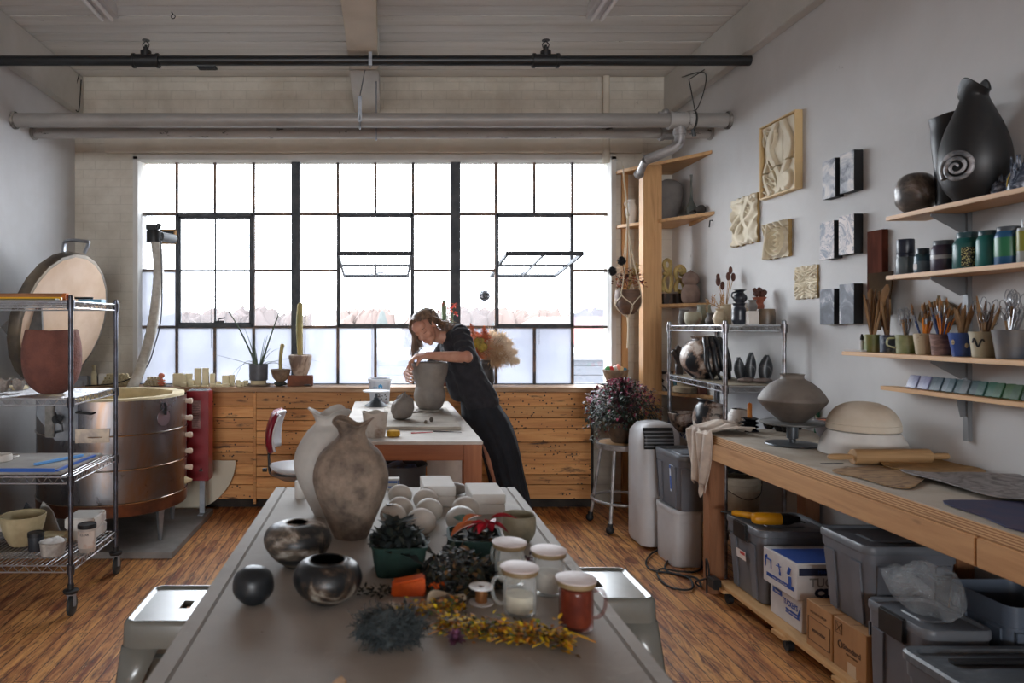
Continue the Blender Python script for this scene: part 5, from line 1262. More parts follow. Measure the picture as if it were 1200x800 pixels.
for k in range(5):
    a=2*pi*k/5+.3;e=Vector((.26*cos(a),.26*sin(a),.07))
    m=MB();m.tube([(0,0,.12),e],[.022,.013],8);m.build('base_arm',M_blackm,oc)
    m=MB();m.cyl((e.x-.012*sin(a),e.y+.012*cos(a),.0255),(e.x+.012*sin(a),e.y-.012*cos(a),.0255),.025,n=16);m.cyl((e.x,e.y,.03),(e.x,e.y,.07),.007);m.build('castor',M_black,oc)
# ================================================================ BY THE WINDOW, MIDDLE
bq=thing('dried_bouquet','big bouquet of rust flowers and fluffy pampas in a dark vase on the sill','flowers',((569-VX)*5.84/F,5.84,SZ))
m=MB();m.lathe(vessel([(.05,0),(.06,.005),(.075,.07),(.06,.15),(.04,.19),(.046,.215)],.005),36);m.build('vase',mat('dark_vase_glaze',C(62,56,54),C(44,42,42),r=.4,sc=6),bq)
rnd=random.Random(17);st=MB()
def plume(mb,p0,p1,n,L,r0,rr=.0022):
    p0,p1=Vector(p0),Vector(p1);ax=(p1-p0)
    for k in range(n):
        t_=rnd.random()**.8;c=p0+ax*t_;a=rnd.uniform(0,2*pi);w_=r0*(sin(pi*min(1,t_*.9+.12))+.15)
        d=ax.normalized()*rnd.uniform(.4,1)+Vector((cos(a),rnd.uniform(-.7,.7),sin(a)))*.9
        d.normalize();q=c+d*w_*rnd.uniform(.2,1.5);q2=q+(d+Vector((0,0,-.35))).normalized()*w_*rnd.uniform(.3,1.1)
        mb.tube([c,q,q2],[rr,rr*.8,rr*.3],4,caps=False)
M_pampas=mat('pampas_plume',C(232,216,194),C(210,188,164),r=.95,sc=10)
M_pampD=mat('tan_pampas_plume',C(206,172,136),C(176,138,104),r=.95,sc=10)
M_rust=mat('rust_plume',C(226,140,92),C(160,76,48),r=.9,sc=12)
M_moss=mat('moss_bloom',C(176,146,60),C(118,104,50),r=.9,sc=14)
m=MB()
for q in ((.07,.44),(.16,.42),(.22,.36),(.26,.28),(.27,.20),(.19,.30)):plume(m,(q[0]*.35,rnd.uniform(-.03,.03),.2+q[1]*.35),(q[0],rnd.uniform(-.06,.05),q[1]),420,.02,.04)
m.build('pampas_plumes',M_pampas,bq)
m=MB()
for q in ((.13,.33),(.18,.24),(.12,.2),(.03,.36)):plume(m,(.02,0,.22),(q[0],rnd.uniform(-.05,.03),q[1]),380,.02,.045)
m.build('tan_plumes',M_pampD,bq)
m=MB()
for q in ((-.17,.47),(-.13,.52),(-.07,.45),(-.21,.42),(-.02,.50),(.02,.44),(-.1,.38),(.0,.34),(-.03,.28)):plume(m,(q[0]*.3,rnd.uniform(-.03,.03),.24),(q[0],rnd.uniform(-.05,.04),q[1]),300,.02,.035,.0022)
m.build('rust_sprays',M_rust,bq)
m=MB()
for q in ((-.12,.34),(-.06,.37),(-.03,.33)):m.ball((q[0],-.04,q[1]),(.045,.035,.04),20,14,fn=lambda v:v+Vector((1,1,1))*.014*noise.noise(v*50))
m.build('mossy_blooms',M_moss,bq)
m=MB()
for k in range(14):
    a=rnd.uniform(-.2,.25);m.tube([(0,0,.12),(a*.5,rnd.uniform(-.03,.03),.3),(a,rnd.uniform(-.05,.05),.4)],.002,4)
m.build('stems',M_stone,bq)
fc=thing('flowering_cactus','slim green cactus with pink blooms on the sill behind the potter','potted cactus',((524-VX)*5.9/F,5.88,SZ))
m=MB();m.lathe(vessel([(.05,0),(.055,.004),(.065,.1),(.07,.11)],.005),32);m.build('pot',M_terra,fc)
m=MB();m.lathe([(0,.09),(.06,.09)],24);m.tube(spline([(-.02,0,.08),(-.022,0,.4),(-.028,0,.62),(-.03,0,.73)],6),[.02]*16+[.014,.008,.003],8);m.tube(spline([(.03,0,.08),(.034,0,.4),(.04,0,.6)],6),[.012]*13,8)
m.build('cactus_stem',mat('grey_green_cactus',C(132,150,118),C(96,116,88),r=.7,sc=14),fc)
m=MB();rnd=random.Random(6)
for (x,z,s_) in ((-.075,.64,1),(-.04,.68,.8),(.03,.64,1),(.07,.60,1.3),(.055,.68,1.2),(.02,.56,.7),(-.06,.54,.6)):
    for k in range(6):leaf_mb(m,Vector((x,-.01,z)),Vector((rnd.uniform(-1,1),rnd.uniform(-1,.5),rnd.uniform(-1,1))),.03*s_,.02*s_,.2)
m.build('blooms',two_sided('coral_blooms',[C(214,84,84),C(226,120,90),C(190,60,70),C(206,130,80)]),fc)
m=MB()
for (x,z) in ((.055,.66),(-.06,.64),(.05,.58)):m.tube([(.035,0,z-.1),(x,-.01,z)],.002,4)
m.build('flower_stalks',M_leafd,fc)
P=at(568,346,5.72)
mbll=thing('mirror_ball','little silver mirror ball hanging in the window','ornament',(P.x,P.y,P.z))
t=NT('mirror_tiles');v=t.coord();vo=t.n('ShaderNodeTexVoronoi',Scale=95.0);t.l(v,vo.inputs['Vector'])
t.bsdf(t.ramp(vo.outputs['Distance'],[(.3,C(176,178,182)),(.5,C(90,92,96))]),.15,1.0,t.bump(vo.outputs['Distance'],1.0,.01))
m=MB();m.ball((0,0,0),.047,24,14);m.build('ball',t.m,mbll,ang=5)
m=MB();top=(WZ1-.03)-P.z;m.tube([(0,0,.045),(0,.0,top*.5),(0,.27,top)],.0012,5);m.build('thread',M_black,mbll)
# ================================================================ CORNER SHELVES
M_shl=wood('shelf_pine',C(176,134,88),C(204,162,112),C(152,110,70),axis=0,r=.5)
M_shlY=wood('shelf_pine_long',C(184,138,88),C(208,164,112),C(164,120,74),axis=1,r=.5,grain=20)
cs=thing('corner_shelf','tall pine corner shelving with triangular boards and a thick post','shelving')
XRi=XR-.002;YBi=YB-.002
def tri(z,th,yr,name='shelf_board',x0=1.985,yl=5.93):
    m=MB();m.prism([(x0,yl),(2.13,5.73),(XRi,yr),(XRi,YBi),(x0,YBi)],z-th,z);return m.build(name,M_shl,cs,bev=.003)
tri(2.83,.026,5.26);tri(2.365,.026,5.22);tri(1.685,.026,5.30);tri(.985,.028,5.24)
m=MB();m.box((2.085,5.625,0.0),(2.235,5.725,2.803));m.build('post',M_pineZ,cs,bev=.004)
m=MB();m.box((2.03,5.96,0.0),(2.08,5.996,2.803));m.build('rear_post',M_pineZ,cs,bev=.003)
m=MB();m.prism([(0,0),(.0,.03),(.36,.03)],-.012,.012,TR(2.46,5.62,2.338-.03)@RZ(-pi/2-.0)@ROT(pi/2,0,0));m.build('brace',M_shl,cs)
def pot(name,prof,m_,lb,loc,cat='vase',rz=0,wall=.005,wob=None,n=40,group=None,mb=None):
    mb=mb or MB();mb.lathe(vessel(prof,wall),n,wob=wob);return mb.thing(name,m_,lb,cat,loc,rz,group)
M_greyv=mat('matt_grey_vase',C(116,112,108),C(98,94,92),r=.8,sc=5,bump=.2)
Z2=2.3655
b=pot('grey_vase',[(.05,0),(.06,.006),(.095,.1),(.117,.2),(.11,.29),(.07,.335),(.035,.345),(.035,.35)],M_greyv,'big matt grey egg shaped vase on the upper corner shelf',(2.35,5.79,Z2))
jg=thing('white_jug','small white jug with a looped handle on the upper corner shelf','jug',((740.5-VX)*5.86/F,5.87,Z2))
m=MB();m.lathe(vessel([(.026,0),(.03,.004),(.043,.07),(.046,.12),(.034,.16),(.027,.18),(.03,.2)],.004),30);m.build('jug_body',M_white,jg)
m=MB();m.tube(spline([(-.028,0,.19),(-.05,0,.185),(-.055,0,.16),(-.038,0,.14)],5),.006,8);m.build('handle',M_white,jg)
lb_=thing('long_necked_bottle','small dark bottle with a very long thin neck beside the grey vase','bottle',((810-VX)*5.5/F,5.5,Z2))
m=MB();m.lathe(vessel([(.03,0),(.036,.004),(.042,.04),(.036,.08),(.014,.13),(.009,.2),(.008,.3),(.011,.33)],.003),26);m.build('bottle_body',mat('smoky_green_glaze',C(74,80,76),C(100,98,90),r=.35,sc=10),lb_)
m=MB();m.ball((0,0,.04),(.044,.044,.03),20,10,fn=lambda v:v+Vector((1,1,1))*.008*noise.noise(v*60));m.build('barnacle_band',mat('dark_crust',C(56,52,48),r=.9),lb_)
m=MB();m.ball((0,0,.035),(.036,.036,.035),20,12,fn=lambda v:v+Vector((1,1,1))*.004*noise.noise(v*70));m.thing('pod_ball',mat('dark_crust',C(1,1,1)),'small dark rough ball at the wall end of the upper corner shelf','ball',((822-VX)*5.36/F,5.37,Z2))
m=MB();m.tube([(XR-.001,5.26,2.30),(XR-.02,5.26,2.30),(XR-.025,5.26,2.25)],.005,8);m.thing('wall_hook',M_black,'small black hook on the wall under the upper corner shelf','hook')
hx,hy,hz=(736-VX)*5.55/F,5.55,0
pz=EYE-(352-HY)*5.55/F
hg=thing('hanging_planter','brown round planter hung in knotted white cord by the window','hanging planter',(hx,hy,pz-.11))
m=MB();m.lathe(vessel([(.03,0.0),(.05,.006),(.088,.06),(.1,.13),(.096,.19)],.006),36);m.build('planter_bowl',mat('brown_wood_bowl',C(104,74,54),C(76,54,42),r=.6,sc=6,stretch=(1,1,4)),hg)
M_cord=mat('cotton_cord',C(206,192,168),r=.9)
topz=2.803-(pz-.11);kn_=.50
cords=[]
for k in range(4):
    a=pi/4+pi/2*k;a2=a+pi/4
    m=MB();m.tube(spline([(.0,.01*k,kn_+.3),(.03*cos(a),.03*sin(a),kn_),(.09*cos(a),.09*sin(a),.24),(.107*cos(a),.107*sin(a),.15),(.10*cos(a2),.1*sin(a2),.07),(.04*cos(a2),.04*sin(a2),.0),(0,0,-.02)],6),.0045,7)
    m.tube(spline([(.107*cos(a),.107*sin(a),.15),(.10*cos(a-pi/4),.1*sin(a-pi/4),.07),(.04*cos(a-pi/4),.04*sin(a-pi/4),.0)],6),.0045,7)
    m.build('cord',M_cord,hg)
m=MB();m.tube([(0,0,kn_+.28),(-.01,.08,topz-.06),(-.01,.1,topz-.001)],.007,8);m.ball((0,0,kn_+.29),.014,10,8);m.build('top_rope',M_cord,hg)
m=MB();m.tube([(0,0,-.02),(0.003,0,-.12),(0,0,-.27)],[.011,.008,.012],8);m.build('tassel',M_cord,hg)
rnd=random.Random(31);m=MB()
for k in range(190):
    a=rnd.uniform(0,2*pi);e=rnd.uniform(.35,1.5);L_=rnd.uniform(.08,.19)
    d=Vector((cos(a)*cos(e),sin(a)*cos(e)*.7,sin(e)));p=Vector((0,0,.17))+d*L_
    leaf_mb(m,p,Vector((rnd.uniform(-1,1),rnd.uniform(-1,1),rnd.uniform(-.3,1))),rnd.uniform(.02,.04),.018,.3)
m.build('dried_blooms',two_sided('rust_mix',[C(140,66,40),C(110,46,34),C(90,52,50),C(170,96,60),C(70,40,40),C(160,110,60)]),hg)
m=MB()
for k in range(80):
    a=rnd.uniform(-.9,.9);d=Vector((.03+.05*rnd.random()+.02*a,rnd.uniform(-.04,.02),.30+.09*rnd.random()));leaf_mb(m,d,Vector((rnd.uniform(-1,1),-.3,rnd.uniform(0,1))),.022,.012,.2)
for k in range(12):m.tube([(0,0,.18),(.03+rnd.uniform(-.02,.05),0,.34)],.0012,4)
m.build('straw_blooms',mat('straw_bloom',C(180,156,96),C(140,120,70),r=.8,sc=20),hg)
m=MB()
for q in ((-.06,.0,.40),(-.1,-.01,.33)):pass
plume(m,(-.035,0,.28),(-.075,0,.46),160,.02,.022,.0018);m.build('grass_plume',M_pampas,hg)
for k,(px,py) in enumerate(((728.5,305.5),(717.5,317.5))):
    p=at(px,py,5.45)-Vector((hx,hy,pz-.11));m=MB()
    for j in range(260):
        d=Vector((rnd.gauss(0,1),rnd.gauss(0,1),rnd.gauss(0,1))).normalized();leaf_mb(m,p+d*.022,d,.016,.01,.1)
    m.ball(p,.028,12,8);m.tube([p,(0,0,.2)],.002,4);m.build('black_pompom',mat('black_bloom',C(26,26,30),r=.9),hg)
M_ochre=mat('ochre_carving',C(196,172,110),C(150,128,76),r=.75,sc=10,bump=.2)
Z3=1.6855
def sculpt(px,Y,w_,hb,pts,r,lb,rz=0):
    o=thing('loop_sculpture',lb,'sculpture',((px-VX)*Y/F,Y,Z3),rz)
    m=MB();m.box((-w_/2,-.035,0),(w_/2,.035,hb));m.build('plinth',mat('dark_charred_block',C(48,40,36),C(110,70,44),r=.6,sc=9,lo=.5,hi=.75,stretch=(3,3,1)),o,bev=.003)
    m=MB()
    for P_ in pts:m.tube(spline([(x,y,hb+z) for x,y,z in P_],8),r,12)
    m.build('carved_loops',M_ochre,o)
sculpt(782,5.68,.085,.085,[[(-.03,0,.015),(-.034,0,.07),(-.02,0,.13),(.02,0,.2),(.026,0,.25),(0,0,.275),(-.026,0,.25),(-.02,0,.21),(.015,-.01,.16)],
                       [(-.03,-.008,.09),(-.015,-.01,.03),(.015,-.01,.02),(.032,0,.06),(.034,0,.13),(.022,0,.19)],[(-.03,0,.17),(-.005,-.01,.15),(.005,-.01,.19),(-.02,0,.2)]],.0145,'taller ochre loop sculpture on a dark block, on the middle corner shelf')
sculpt(797,5.61,.088,.082,[[(-.03,0,.015),(-.036,0,.06),(-.01,-.01,.11),(.02,0,.08),(.03,0,.04),(.01,-.01,.015),(-.02,-.01,.02)],
                       [(-.01,0,.1),(-.034,0,.14),(-.034,0,.19),(0,0,.22),(.034,0,.19),(.03,0,.14),(.03,0,.08)],[(-.015,-.008,.17),(.0,-.012,.185),(.014,-.008,.165),(0,-.01,.145)]],.0155,'shorter ochre loop sculpture on a dark block beside the gourd')
m=MB();m.lathe(spline([(0,0.001),(.05,.001),(.066,.03),(.07,.07),(.064,.105),(.052,.13),(.045,.143),(.058,.16),(.064,.19),(.05,.225),(.02,.245),(.006,.255),(0,.262)],5),36);m.thing('gourd_vase',mat('dusty_brown_gourd',C(134,112,100),C(112,92,84),r=.85,sc=9,bump=.4),'dusty brown double gourd on the middle corner shelf','gourd',(2.394,5.465,Z3))
Z4=.9855
pot('patterned_cup',[(.03,0),(.035,.004),(.042,.06),(.045,.11),(.046,.155)],mat('black_white_pattern',C(196,190,180),C(40,42,44),r=.5,sc=7,dist=3,lo=.5,hi=.53),'tall cup with a black and white wavy pattern on the low corner shelf',(2.287,5.66,Z4),'cup')
m=MB();m.ball((0,0,.028),.028,16,10);m.lathe([(0,-.002),(.012,-.002),(.012,.005)],10);m.thing('white_knob_ball',M_white,'small white ball balanced behind the patterned cup','ball',((777-VX)*5.75/F,5.8,Z4+.0025))
m=MB();m.lathe([(0,0),(.09,0),(.1,.01),(.1,.045),(.085,.055),(.07,.056),(.07,.13),(.078,.15),(.08,.215),(.072,.225),(0,.225)],32);m.thing('stone_jar',mat('sandy_jar',C(160,144,118),C(130,114,92),r=.85,sc=8,bump=.3),'sandy stepped stone jar on the low corner shelf','jar',((805-VX)*5.45/F,5.46,Z4))
m=MB();m.box((-.03,-.02,0),(.03,.02,.05));m.thing('small_block',M_terra,'small terracotta coloured block at the wall end of the low corner shelf','block',(2.432,5.35,Z4),bev=.003)
m=MB();m.lathe(vessel([(.03,0),(.035,.003),(.045,.05),(.05,.09)],.004),24);m.thing('blue_tumbler',mat('sky_blue_plastic',C(1,1,1)),'pale blue tumbler behind the stone jar on the low corner shelf','cup',((797-VX)*5.85/F,5.88,Z4))
bo=thing('trinket_bowl','dark bowl of colourful trinkets on the sill behind the purple plant','bowl',((726-VX)*5.82/F-.02,5.86,SZ))
m=MB();m.lathe(vessel([(.05,0),(.055,.004),(.09,.08),(.105,.135)],.005),32,TR(0,0,0));m.build('bowl',mat('brown_speckled_bowl',C(1,1,1)),bo)
for k,(x,z,c_) in enumerate(((-.04,.15,C(190,40,44)),(.0,.155,C(206,200,190)),(.045,.15,C(220,190,140)),(.07,.14,C(60,120,150)),(-.065,.15,C(80,150,90)),(.02,.165,C(240,150,130)))):
    m=MB();m.ball((x,.0,z-.01),(.026,.026,.026),14,9,fn=lambda v:v+Vector((1,1,1))*.006*noise.noise(v*60));m.build('trinket',mat('trinket_%d'%k,c_,r=.5),bo)
# ================================================================ SECOND WIRE RACK
B_=Vector((2.034,4.17));A_=Vector((2.12,5.2));L2=(A_-B_).length;ang2=atan2(A_.y-B_.y,A_.x-B_.x)
r2=thing('wire_rack','chrome wire rack of finished pots standing at the end of the workbench','rack',(A_.x,A_.y,0),ang2+pi)
LV2=[.28,.755,1.145,1.51]
M_blueedge=mat('blue_shelf_liner',C(40,84,160),r=.4)
wire_rack(r2,L2,.335,1.535,LV2,base=.005,mat_post=M_darkchrome,clipm=M_darkchrome)
M_shl_liner=mat('shelf_liner',C(150,140,120),C(128,118,100),r=.8,sc=5)
for z_,m__,nm in ((LV2[2],M_shl_liner,'shelf_liner'),(LV2[1],M_blueedge,'shelf_liner')):
    m=MB();m.box((.02,.015,.0045),(L2-.02,.32,.0075));m.build(nm,m__,r2,(0,0,z_))
m=MB();m.box((.02,.0045,-.03),(L2-.02,.0085,.003));m.build('blue_edge_strip',M_blueedge,r2,(0,0,LV2[1]))
def r2pt(px,Y):return ((px-VX)*Y/F,Y)
ZT=LV2[3]+.0035
def rp(name,prof,m_,lb,px,Y,z=None,cat='vase',**kw):
    x,y=r2pt(px,Y);return pot(name,prof,m_,lb,(x,y,ZT if z is None else z),cat,**kw)
rp('narrow_vase',[(.025,0),(.03,.004),(.042,.04),(.036,.075),(.03,.1),(.034,.112)],M_greyv,'small grey waisted vase, first from the window on the rack top',801.5,5.1)
rp('stone_cup',[(.035,0),(.042,.004),(.058,.035),(.057,.07),(.052,.09)],mat('rusty_celadon',C(156,150,128),C(130,96,76),r=.6,sc=12,lo=.5,hi=.68),'rusty celadon cup at the front edge of the rack top',812,4.93,cat='cup')
rp('green_vase',[(.03,0),(.036,.004),(.056,.03),(.06,.07),(.048,.105),(.044,.13),(.05,.145)],mat('celadon_grey',C(136,136,116),C(104,104,90),r=.55,sc=7),'grey green round vase behind the celadon cup',825,5.06)
rp('small_pitcher',[(.026,0),(.03,.004),(.042,.028),(.03,.062),(.034,.08)],M_greyv,'small dark grey pitcher between the green vase and the cream bottle',834,4.78,cat='pitcher')
cb2=rp('cream_bottle',[(.026,0),(.03,.004),(.044,.04),(.034,.072),(.022,.09),(.03,.105)],mat('cream_crackle',C(196,180,152),C(178,160,130),r=.5,sc=10),'cream bottle holding dried oat stems',843.5,4.55,cat='bottle')
m=MB();rnd=random.Random(8)
for k in range(9):
    a=rnd.uniform(-1.0,.35);q=Vector((sin(a)*.1,rnd.uniform(-.03,.03),.09+cos(a)*.09));m.tube([(0,0,.03),(0,0,.1),q],.0014,4)
    for j in range(7):leaf_mb(m,q+Vector((0,0,-.012*j))*.9,Vector((sin(a)+rnd.uniform(-.6,.6),rnd.uniform(-.6,.6),1)),.024,.009,.1)
x,y=r2pt(843.5,4.55);m.thing('oat_stems',mat('oat_straw',C(186,150,106),C(150,112,76),r=.8,sc=20),'spray of dried oat stems standing in the cream bottle','dried stems',(x,y,ZT+.006))
rp('cream_vase',[(.045,0),(.055,.004),(.068,.05),(.066,.1),(.056,.13),(.06,.142)],mat('cream_crackle',C(1,1,1)),'wide cream vase behind the black wavy one',852,4.86)
x,y=r2pt(850,4.86)
m=MB();rnd=random.Random(3)
for (dx,dz) in ((-.045,.30),(-.02,.27),(.02,.34),(.03,.30),(.05,.32),(.035,.37)):
    m.tube([(0,0,.05),(dx*.3,0,.15),(dx,0,dz-.02)],.0022,5)
m2=MB()
for (dx,dz,s_) in ((-.05,.295,.022),(-.02,.265,.02),(.02,.33,.02),(.055,.325,.02),(.036,.372,.018),(-.052,.325,.016)):
    m2.ball((dx,0,dz),(s_*.75,s_*.7,s_*1.5),12,8);
ps=thing('seed_pods','tall dried brown seed pods standing in the wide cream vase','dried pods',(x,y,ZT+.008))
m.build('stems',mat('oat_straw',C(1,1,1)),ps);m2.build('pods',mat('brown_pod',C(92,54,40),C(70,40,32),r=.7,sc=20),ps)
def wavy(a,i,r,z):return (r*(1+.07*sin(z*75)),z)
rp('black_wavy_vase',[(.026,0),(.03,.004),(.04,.03),(.044,.07),(.036,.1),(.03,.115),(.04,.132)],mat('black_gunmetal_glaze',C(36,40,48),C(52,56,66),r=.3,sc=5),'black wavy vase standing at the front corner of the rack top',866,4.34,wob=wavy)
rp('sand_vase',[(.035,0),(.04,.004),(.05,.05),(.044,.09),(.036,.105)],mat('sand_glaze',C(164,148,120),r=.6),'sand coloured vase half hidden by the black wavy one',873,4.52)
x,y=r2pt(862,4.72)
m=MB();m.box((-.04,-.04,0),(.04,.04,.145));m.thing('plaster_plinth',M_white,'white plinth lifting the black jug on the rack top','plinth',(x+.02,y-.02,ZT),bev=.002)
jg=thing('black_jug','glossy black jug with a side handle standing above the wavy black vase','jug',(x+.02,y-.02,ZT+.1455))
m=MB();m.lathe(vessel([(.02,0),(.026,.003),(.042,.025),(.04,.05),(.022,.07),(.03,.085),(.042,.09)],.003),32);m.build('jug_body',mat('black_gunmetal_glaze',C(1,1,1)),jg)
m=MB();m.tube(spline([(-.026,0,.074),(-.05,0,.07),(-.055,0,.045),(-.038,0,.03)],5),.0055,8);m.build('handle',mat('black_gunmetal_glaze',C(1,1,1)),jg)
x,y=r2pt(881.5,4.26)
m=MB();m.box((-.026,-.03,0),(.026,.03,.083));m.thing('white_box_vase',M_white,'white square vase at the wall side of the rack top','vase',(x,y,ZT),ang2,bev=.004)
rp('brown_cup',[(.05,0),(.054,.003),(.054,.06),(.05,.095)],mat('brown_metallic_glaze',C(116,96,76),C(74,68,62),r=.4,sc=8),'wide metallic brown cup at the wall side of the rack top',897.5,4.29,cat='cup')
rp('little_dark_jug',[(.018,0),(.022,.003),(.03,.03),(.02,.055),(.026,.066)],M_greyv,'little dark jug on top of the white square vase',881.5,4.26,z=ZT+.0835,cat='jug')
tv=rp('terracotta_flower_vase',[(.02,0),(.024,.003),(.028,.025),(.022,.045),(.042,.078)],mat('red_terracotta',C(150,84,62),C(126,70,54),r=.8,sc=9),'small terracotta vase with a flared rim on the wide brown cup',890,4.46,wall=.004)
x,y=r2pt(890,4.46);tv.location.z=ZT+.0965;m=MB();m.box((-.03,-.03,0),(.03,.03,.096));m.thing('dark_plinth',M_dblue,'dark plinth under the small terracotta vase on the rack top','plinth',(x,y,ZT),bev=.002)
m=MB()
for (dx,dz,s_) in ((-.02,.1,.02),(.016,.09,.02),(.03,.105,.018),(0,.12,.018),(-.03,.12,.014)):m.ball((dx,0,dz),(s_,s_*.8,s_*1.1),12,8,fn=lambda v:v+Vector((1,1,1))*.006*noise.noise(v*80));m.tube([(0,0,.01),(dx,0,dz)],.002,4)
m.thing('dried_flower_bunch',mat('brown_pod',C(1,1,1)),'dark dried flower heads in the small terracotta vase','dried flowers',(x,y,ZT+.101))
ZS=LV2[2]+.009
M_marb=smoke_mat('marbled_smoke_clay',C(34,36,40),C(206,196,186),C(150,126,110),.42,.56,5.5,rough=.3,seed=5.0)
x,y=r2pt(822,4.72)
bv=thing('draped_vessel','large marbled black and white vessel with draped folds on the rack','vessel',(x+.01,y,ZS),.3)
m=MB();m.lathe(vessel([(.06,0),(.07,.004),(.125,.07),(.142,.14),(.125,.21),(.09,.25),(.07,.262),(.08,.285)],.007),56,wob=lambda a,i,r,z:(r*(1+.03*sin(3*a+z*8)),z));m.build('vessel_body',M_marb,bv)
m=MB()
for k in range(5):
    a=-2.15+k*.33;m.tube(spline([(.09*cos(a),.09*sin(a),.27),(.13*cos(a),.13*sin(a),.22),(.155*cos(a),.155*sin(a),.12),(.16*cos(a+.1),.16*sin(a+.1),.05),(.165*cos(a+.2),.165*sin(a+.2),.006)],6),[.02]*6+[.017]*12+[.009]*7,10)
m.build('draped_folds',smoke_mat('dark_fold_glaze',C(30,32,36),C(120,112,106),C(70,62,58),.55,.75,9,rough=.3,seed=2.0),bv)
m=MB();m.lathe(spline([(.075,.27),(.1,.3),(.11,.33),(.1,.335)],4),40,wob=lambda a,i,r,z:(r*(1+.12*sin(2*a)),z-.012*sin(3*a)));
x,y=r2pt(796,5.05)
m=MB()
for k,(a,L_) in enumerate(((2.4,.14),(.7,.16),(1.7,.2))):
    m.tube(spline([(0,0,.004),(.0,0,.08),(cos(a)*.05,0,.12+L_*.3),(cos(a)*.07,0,.1+L_*.6)],6),[.026]*8+[.02]*7+[.012,.006,.003,.002],10)
m.thing('horned_sculpture',mat('dark_brown_glaze',C(58,46,42),C(36,34,34),r=.35,sc=8),'dark brown horned sculpture behind the marbled vessel','sculpture',(x,y,ZS))
M_petal=smoke_mat('charcoal_petal',C(36,40,44),C(150,150,152),C(66,68,72),.52,.7,12,rough=.35,seed=4.0)
for px,Y,lb,hs in ((876,4.38,'charcoal petal sculpture of two upright leaves on the rack',((-.035,.155,-.2),(.02,.185,.05))),(894,4.34,'charcoal curled petal sculpture with spiral lines near the wall',((.015,.17,.12),))):
    x,y=r2pt(px,Y);o=thing('petal_sculpture',lb,'sculpture',(x,y,ZS))
    for dx,hh_,tl in hs:
        def pf(u,v,dx=dx,hh_=hh_,tl=tl):
            t_=v;w_=.034*sin(pi*min(1,t_*.92+.06))**.8*(1.25 if len(hs)==1 else 1);s_=(u-.5)*2
            return (dx+s_*w_+tl*t_*.1,.02*(s_*s_)-.01,hh_*t_+.001)
        m=MB();m.grid(pf,12,16);m.build('petal',M_petal,o,solid=.009)
    m=MB();m.ball((-.01,-.015,.016),(.06,.035,.016),18,8);m.build('base',mat('pinkish_clay_base',C(150,134,128),C(116,104,100),r=.7,sc=12),o)
ZS=LV2[1]+.009
x,y=r2pt(802,4.95);pot('marbled_bowl',[(.045,0),(.055,.004),(.09,.06),(.105,.115),(.107,.13)],M_marb,'open marbled bowl on the blue edged shelf of the rack',(x,y,ZS),'bowl')
x,y=r2pt(833,4.62);pot('marbled_vase',[(.06,0),(.07,.004),(.1,.07),(.108,.14),(.09,.2),(.07,.225),(.085,.245)],M_marb,'big marbled vase on the blue edged shelf behind the draped cloth',(x,y,ZS),'vase',1.5,wob=lambda a,i,r,z:(r*(1+.05*sin(2*a)),z+.02*sin(a)*(z/.25)**3))
x,y=r2pt(867,4.31);pot('white_smoked_vase',[(.05,0),(.06,.004),(.085,.07),(.088,.15),(.06,.21),(.05,.23)],smoke_mat('pale_smoke_clay',C(60,60,62),C(206,200,194),C(170,162,154),.33,.45,6,rough=.5,seed=7.0),'pale smoked vase on the blue edged shelf nearest the wall',(x-.0,y,ZS),'vase')
M_bkt=mat('old_white_bucket',C(196,188,170),C(166,154,136),r=.6,sc=6)
bk=thing('clay_bucket','large off white bucket with a wire handle on the rack under the bench end','bucket',(2.20,4.40,LV2[0]+.006))
m=MB();m.lathe(vessel([(.13,0),(.135,.004),(.148,.2),(.152,.27),(.158,.275),(.158,.29)],.004),44);m.build('bucket_body',M_bkt,bk)
m=MB()
for z_ in (.2,.235):m.lathe([(.146,z_),(.156,z_+.002),(.156,z_+.008),(.147,z_+.01)],44)
m.build('rib_band',M_bkt,bk)
m=MB();m.tube(spline([(-.15,-.05,.26),(-.08,-.16,.2),(.0,-.18,.17),(.08,-.16,.2),(.15,-.05,.26)],6),.0025,6);m.build('wire_handle',M_blackm,bk)
m=MB();rnd=random.Random(5)
for k in range(5):
    pts=[(rnd.uniform(-.12,.12),rnd.uniform(-.1,.1),.30+rnd.uniform(0,.05)) for _ in range(7)];m.tube(spline(pts,5),.011,8)
m.thing('black_hose',M_black,'tangled black hose heaped on the off white bucket','hose',(2.20,4.40,LV2[0]+.02))
# ================================================================ ROUND STOOL WITH PURPLE PLANT
rs=thing('round_stool','round wooden topped steel stool with a foot ring and caster feet','stool',(1.79,5.26,0))
SH=.634
m=MB();m.lathe([(0,SH-.02),(.172,SH-.02),(.176,SH-.015),(.176,SH-.004),(.17,SH),(0,SH)],44);m.build('seat',wood('stool_wood',C(176,138,98),C(200,162,120),C(150,114,80),axis=0),rs)
m=MB();m.lathe([(.168,SH-.04),(.19,SH-.04),(.194,SH-.034),(.194,SH-.002),(.188,SH+.002),(.177,SH+.002),(.177,SH-.036)],44);m.build('seat_band',M_tin,rs)
for k in range(4):
    a=pi/4+pi/2*k+.12;c,s_=cos(a),sin(a)
    m=MB();m.tube([(.16*c,.16*s_,SH-.03),(.235*c,.235*s_,.1),(.248*c,.248*s_,.05)],.0125,12);m.build('leg',M_tin,rs)
    m=MB();m.ball((.252*c,.252*s_,.0305),(.03,.03,.03),18,12);m.cyl((.248*c,.248*s_,.03),(.245*c,.245*s_,.075),.02,n=14);m.build('caster_foot',M_black,rs)
m=MB();m.tube([(.222*cos(2*pi*k/48),.222*sin(2*pi*k/48),.21) for k in range(48)],.011,10,closed=True);m.build('foot_ring',M_tin,rs)
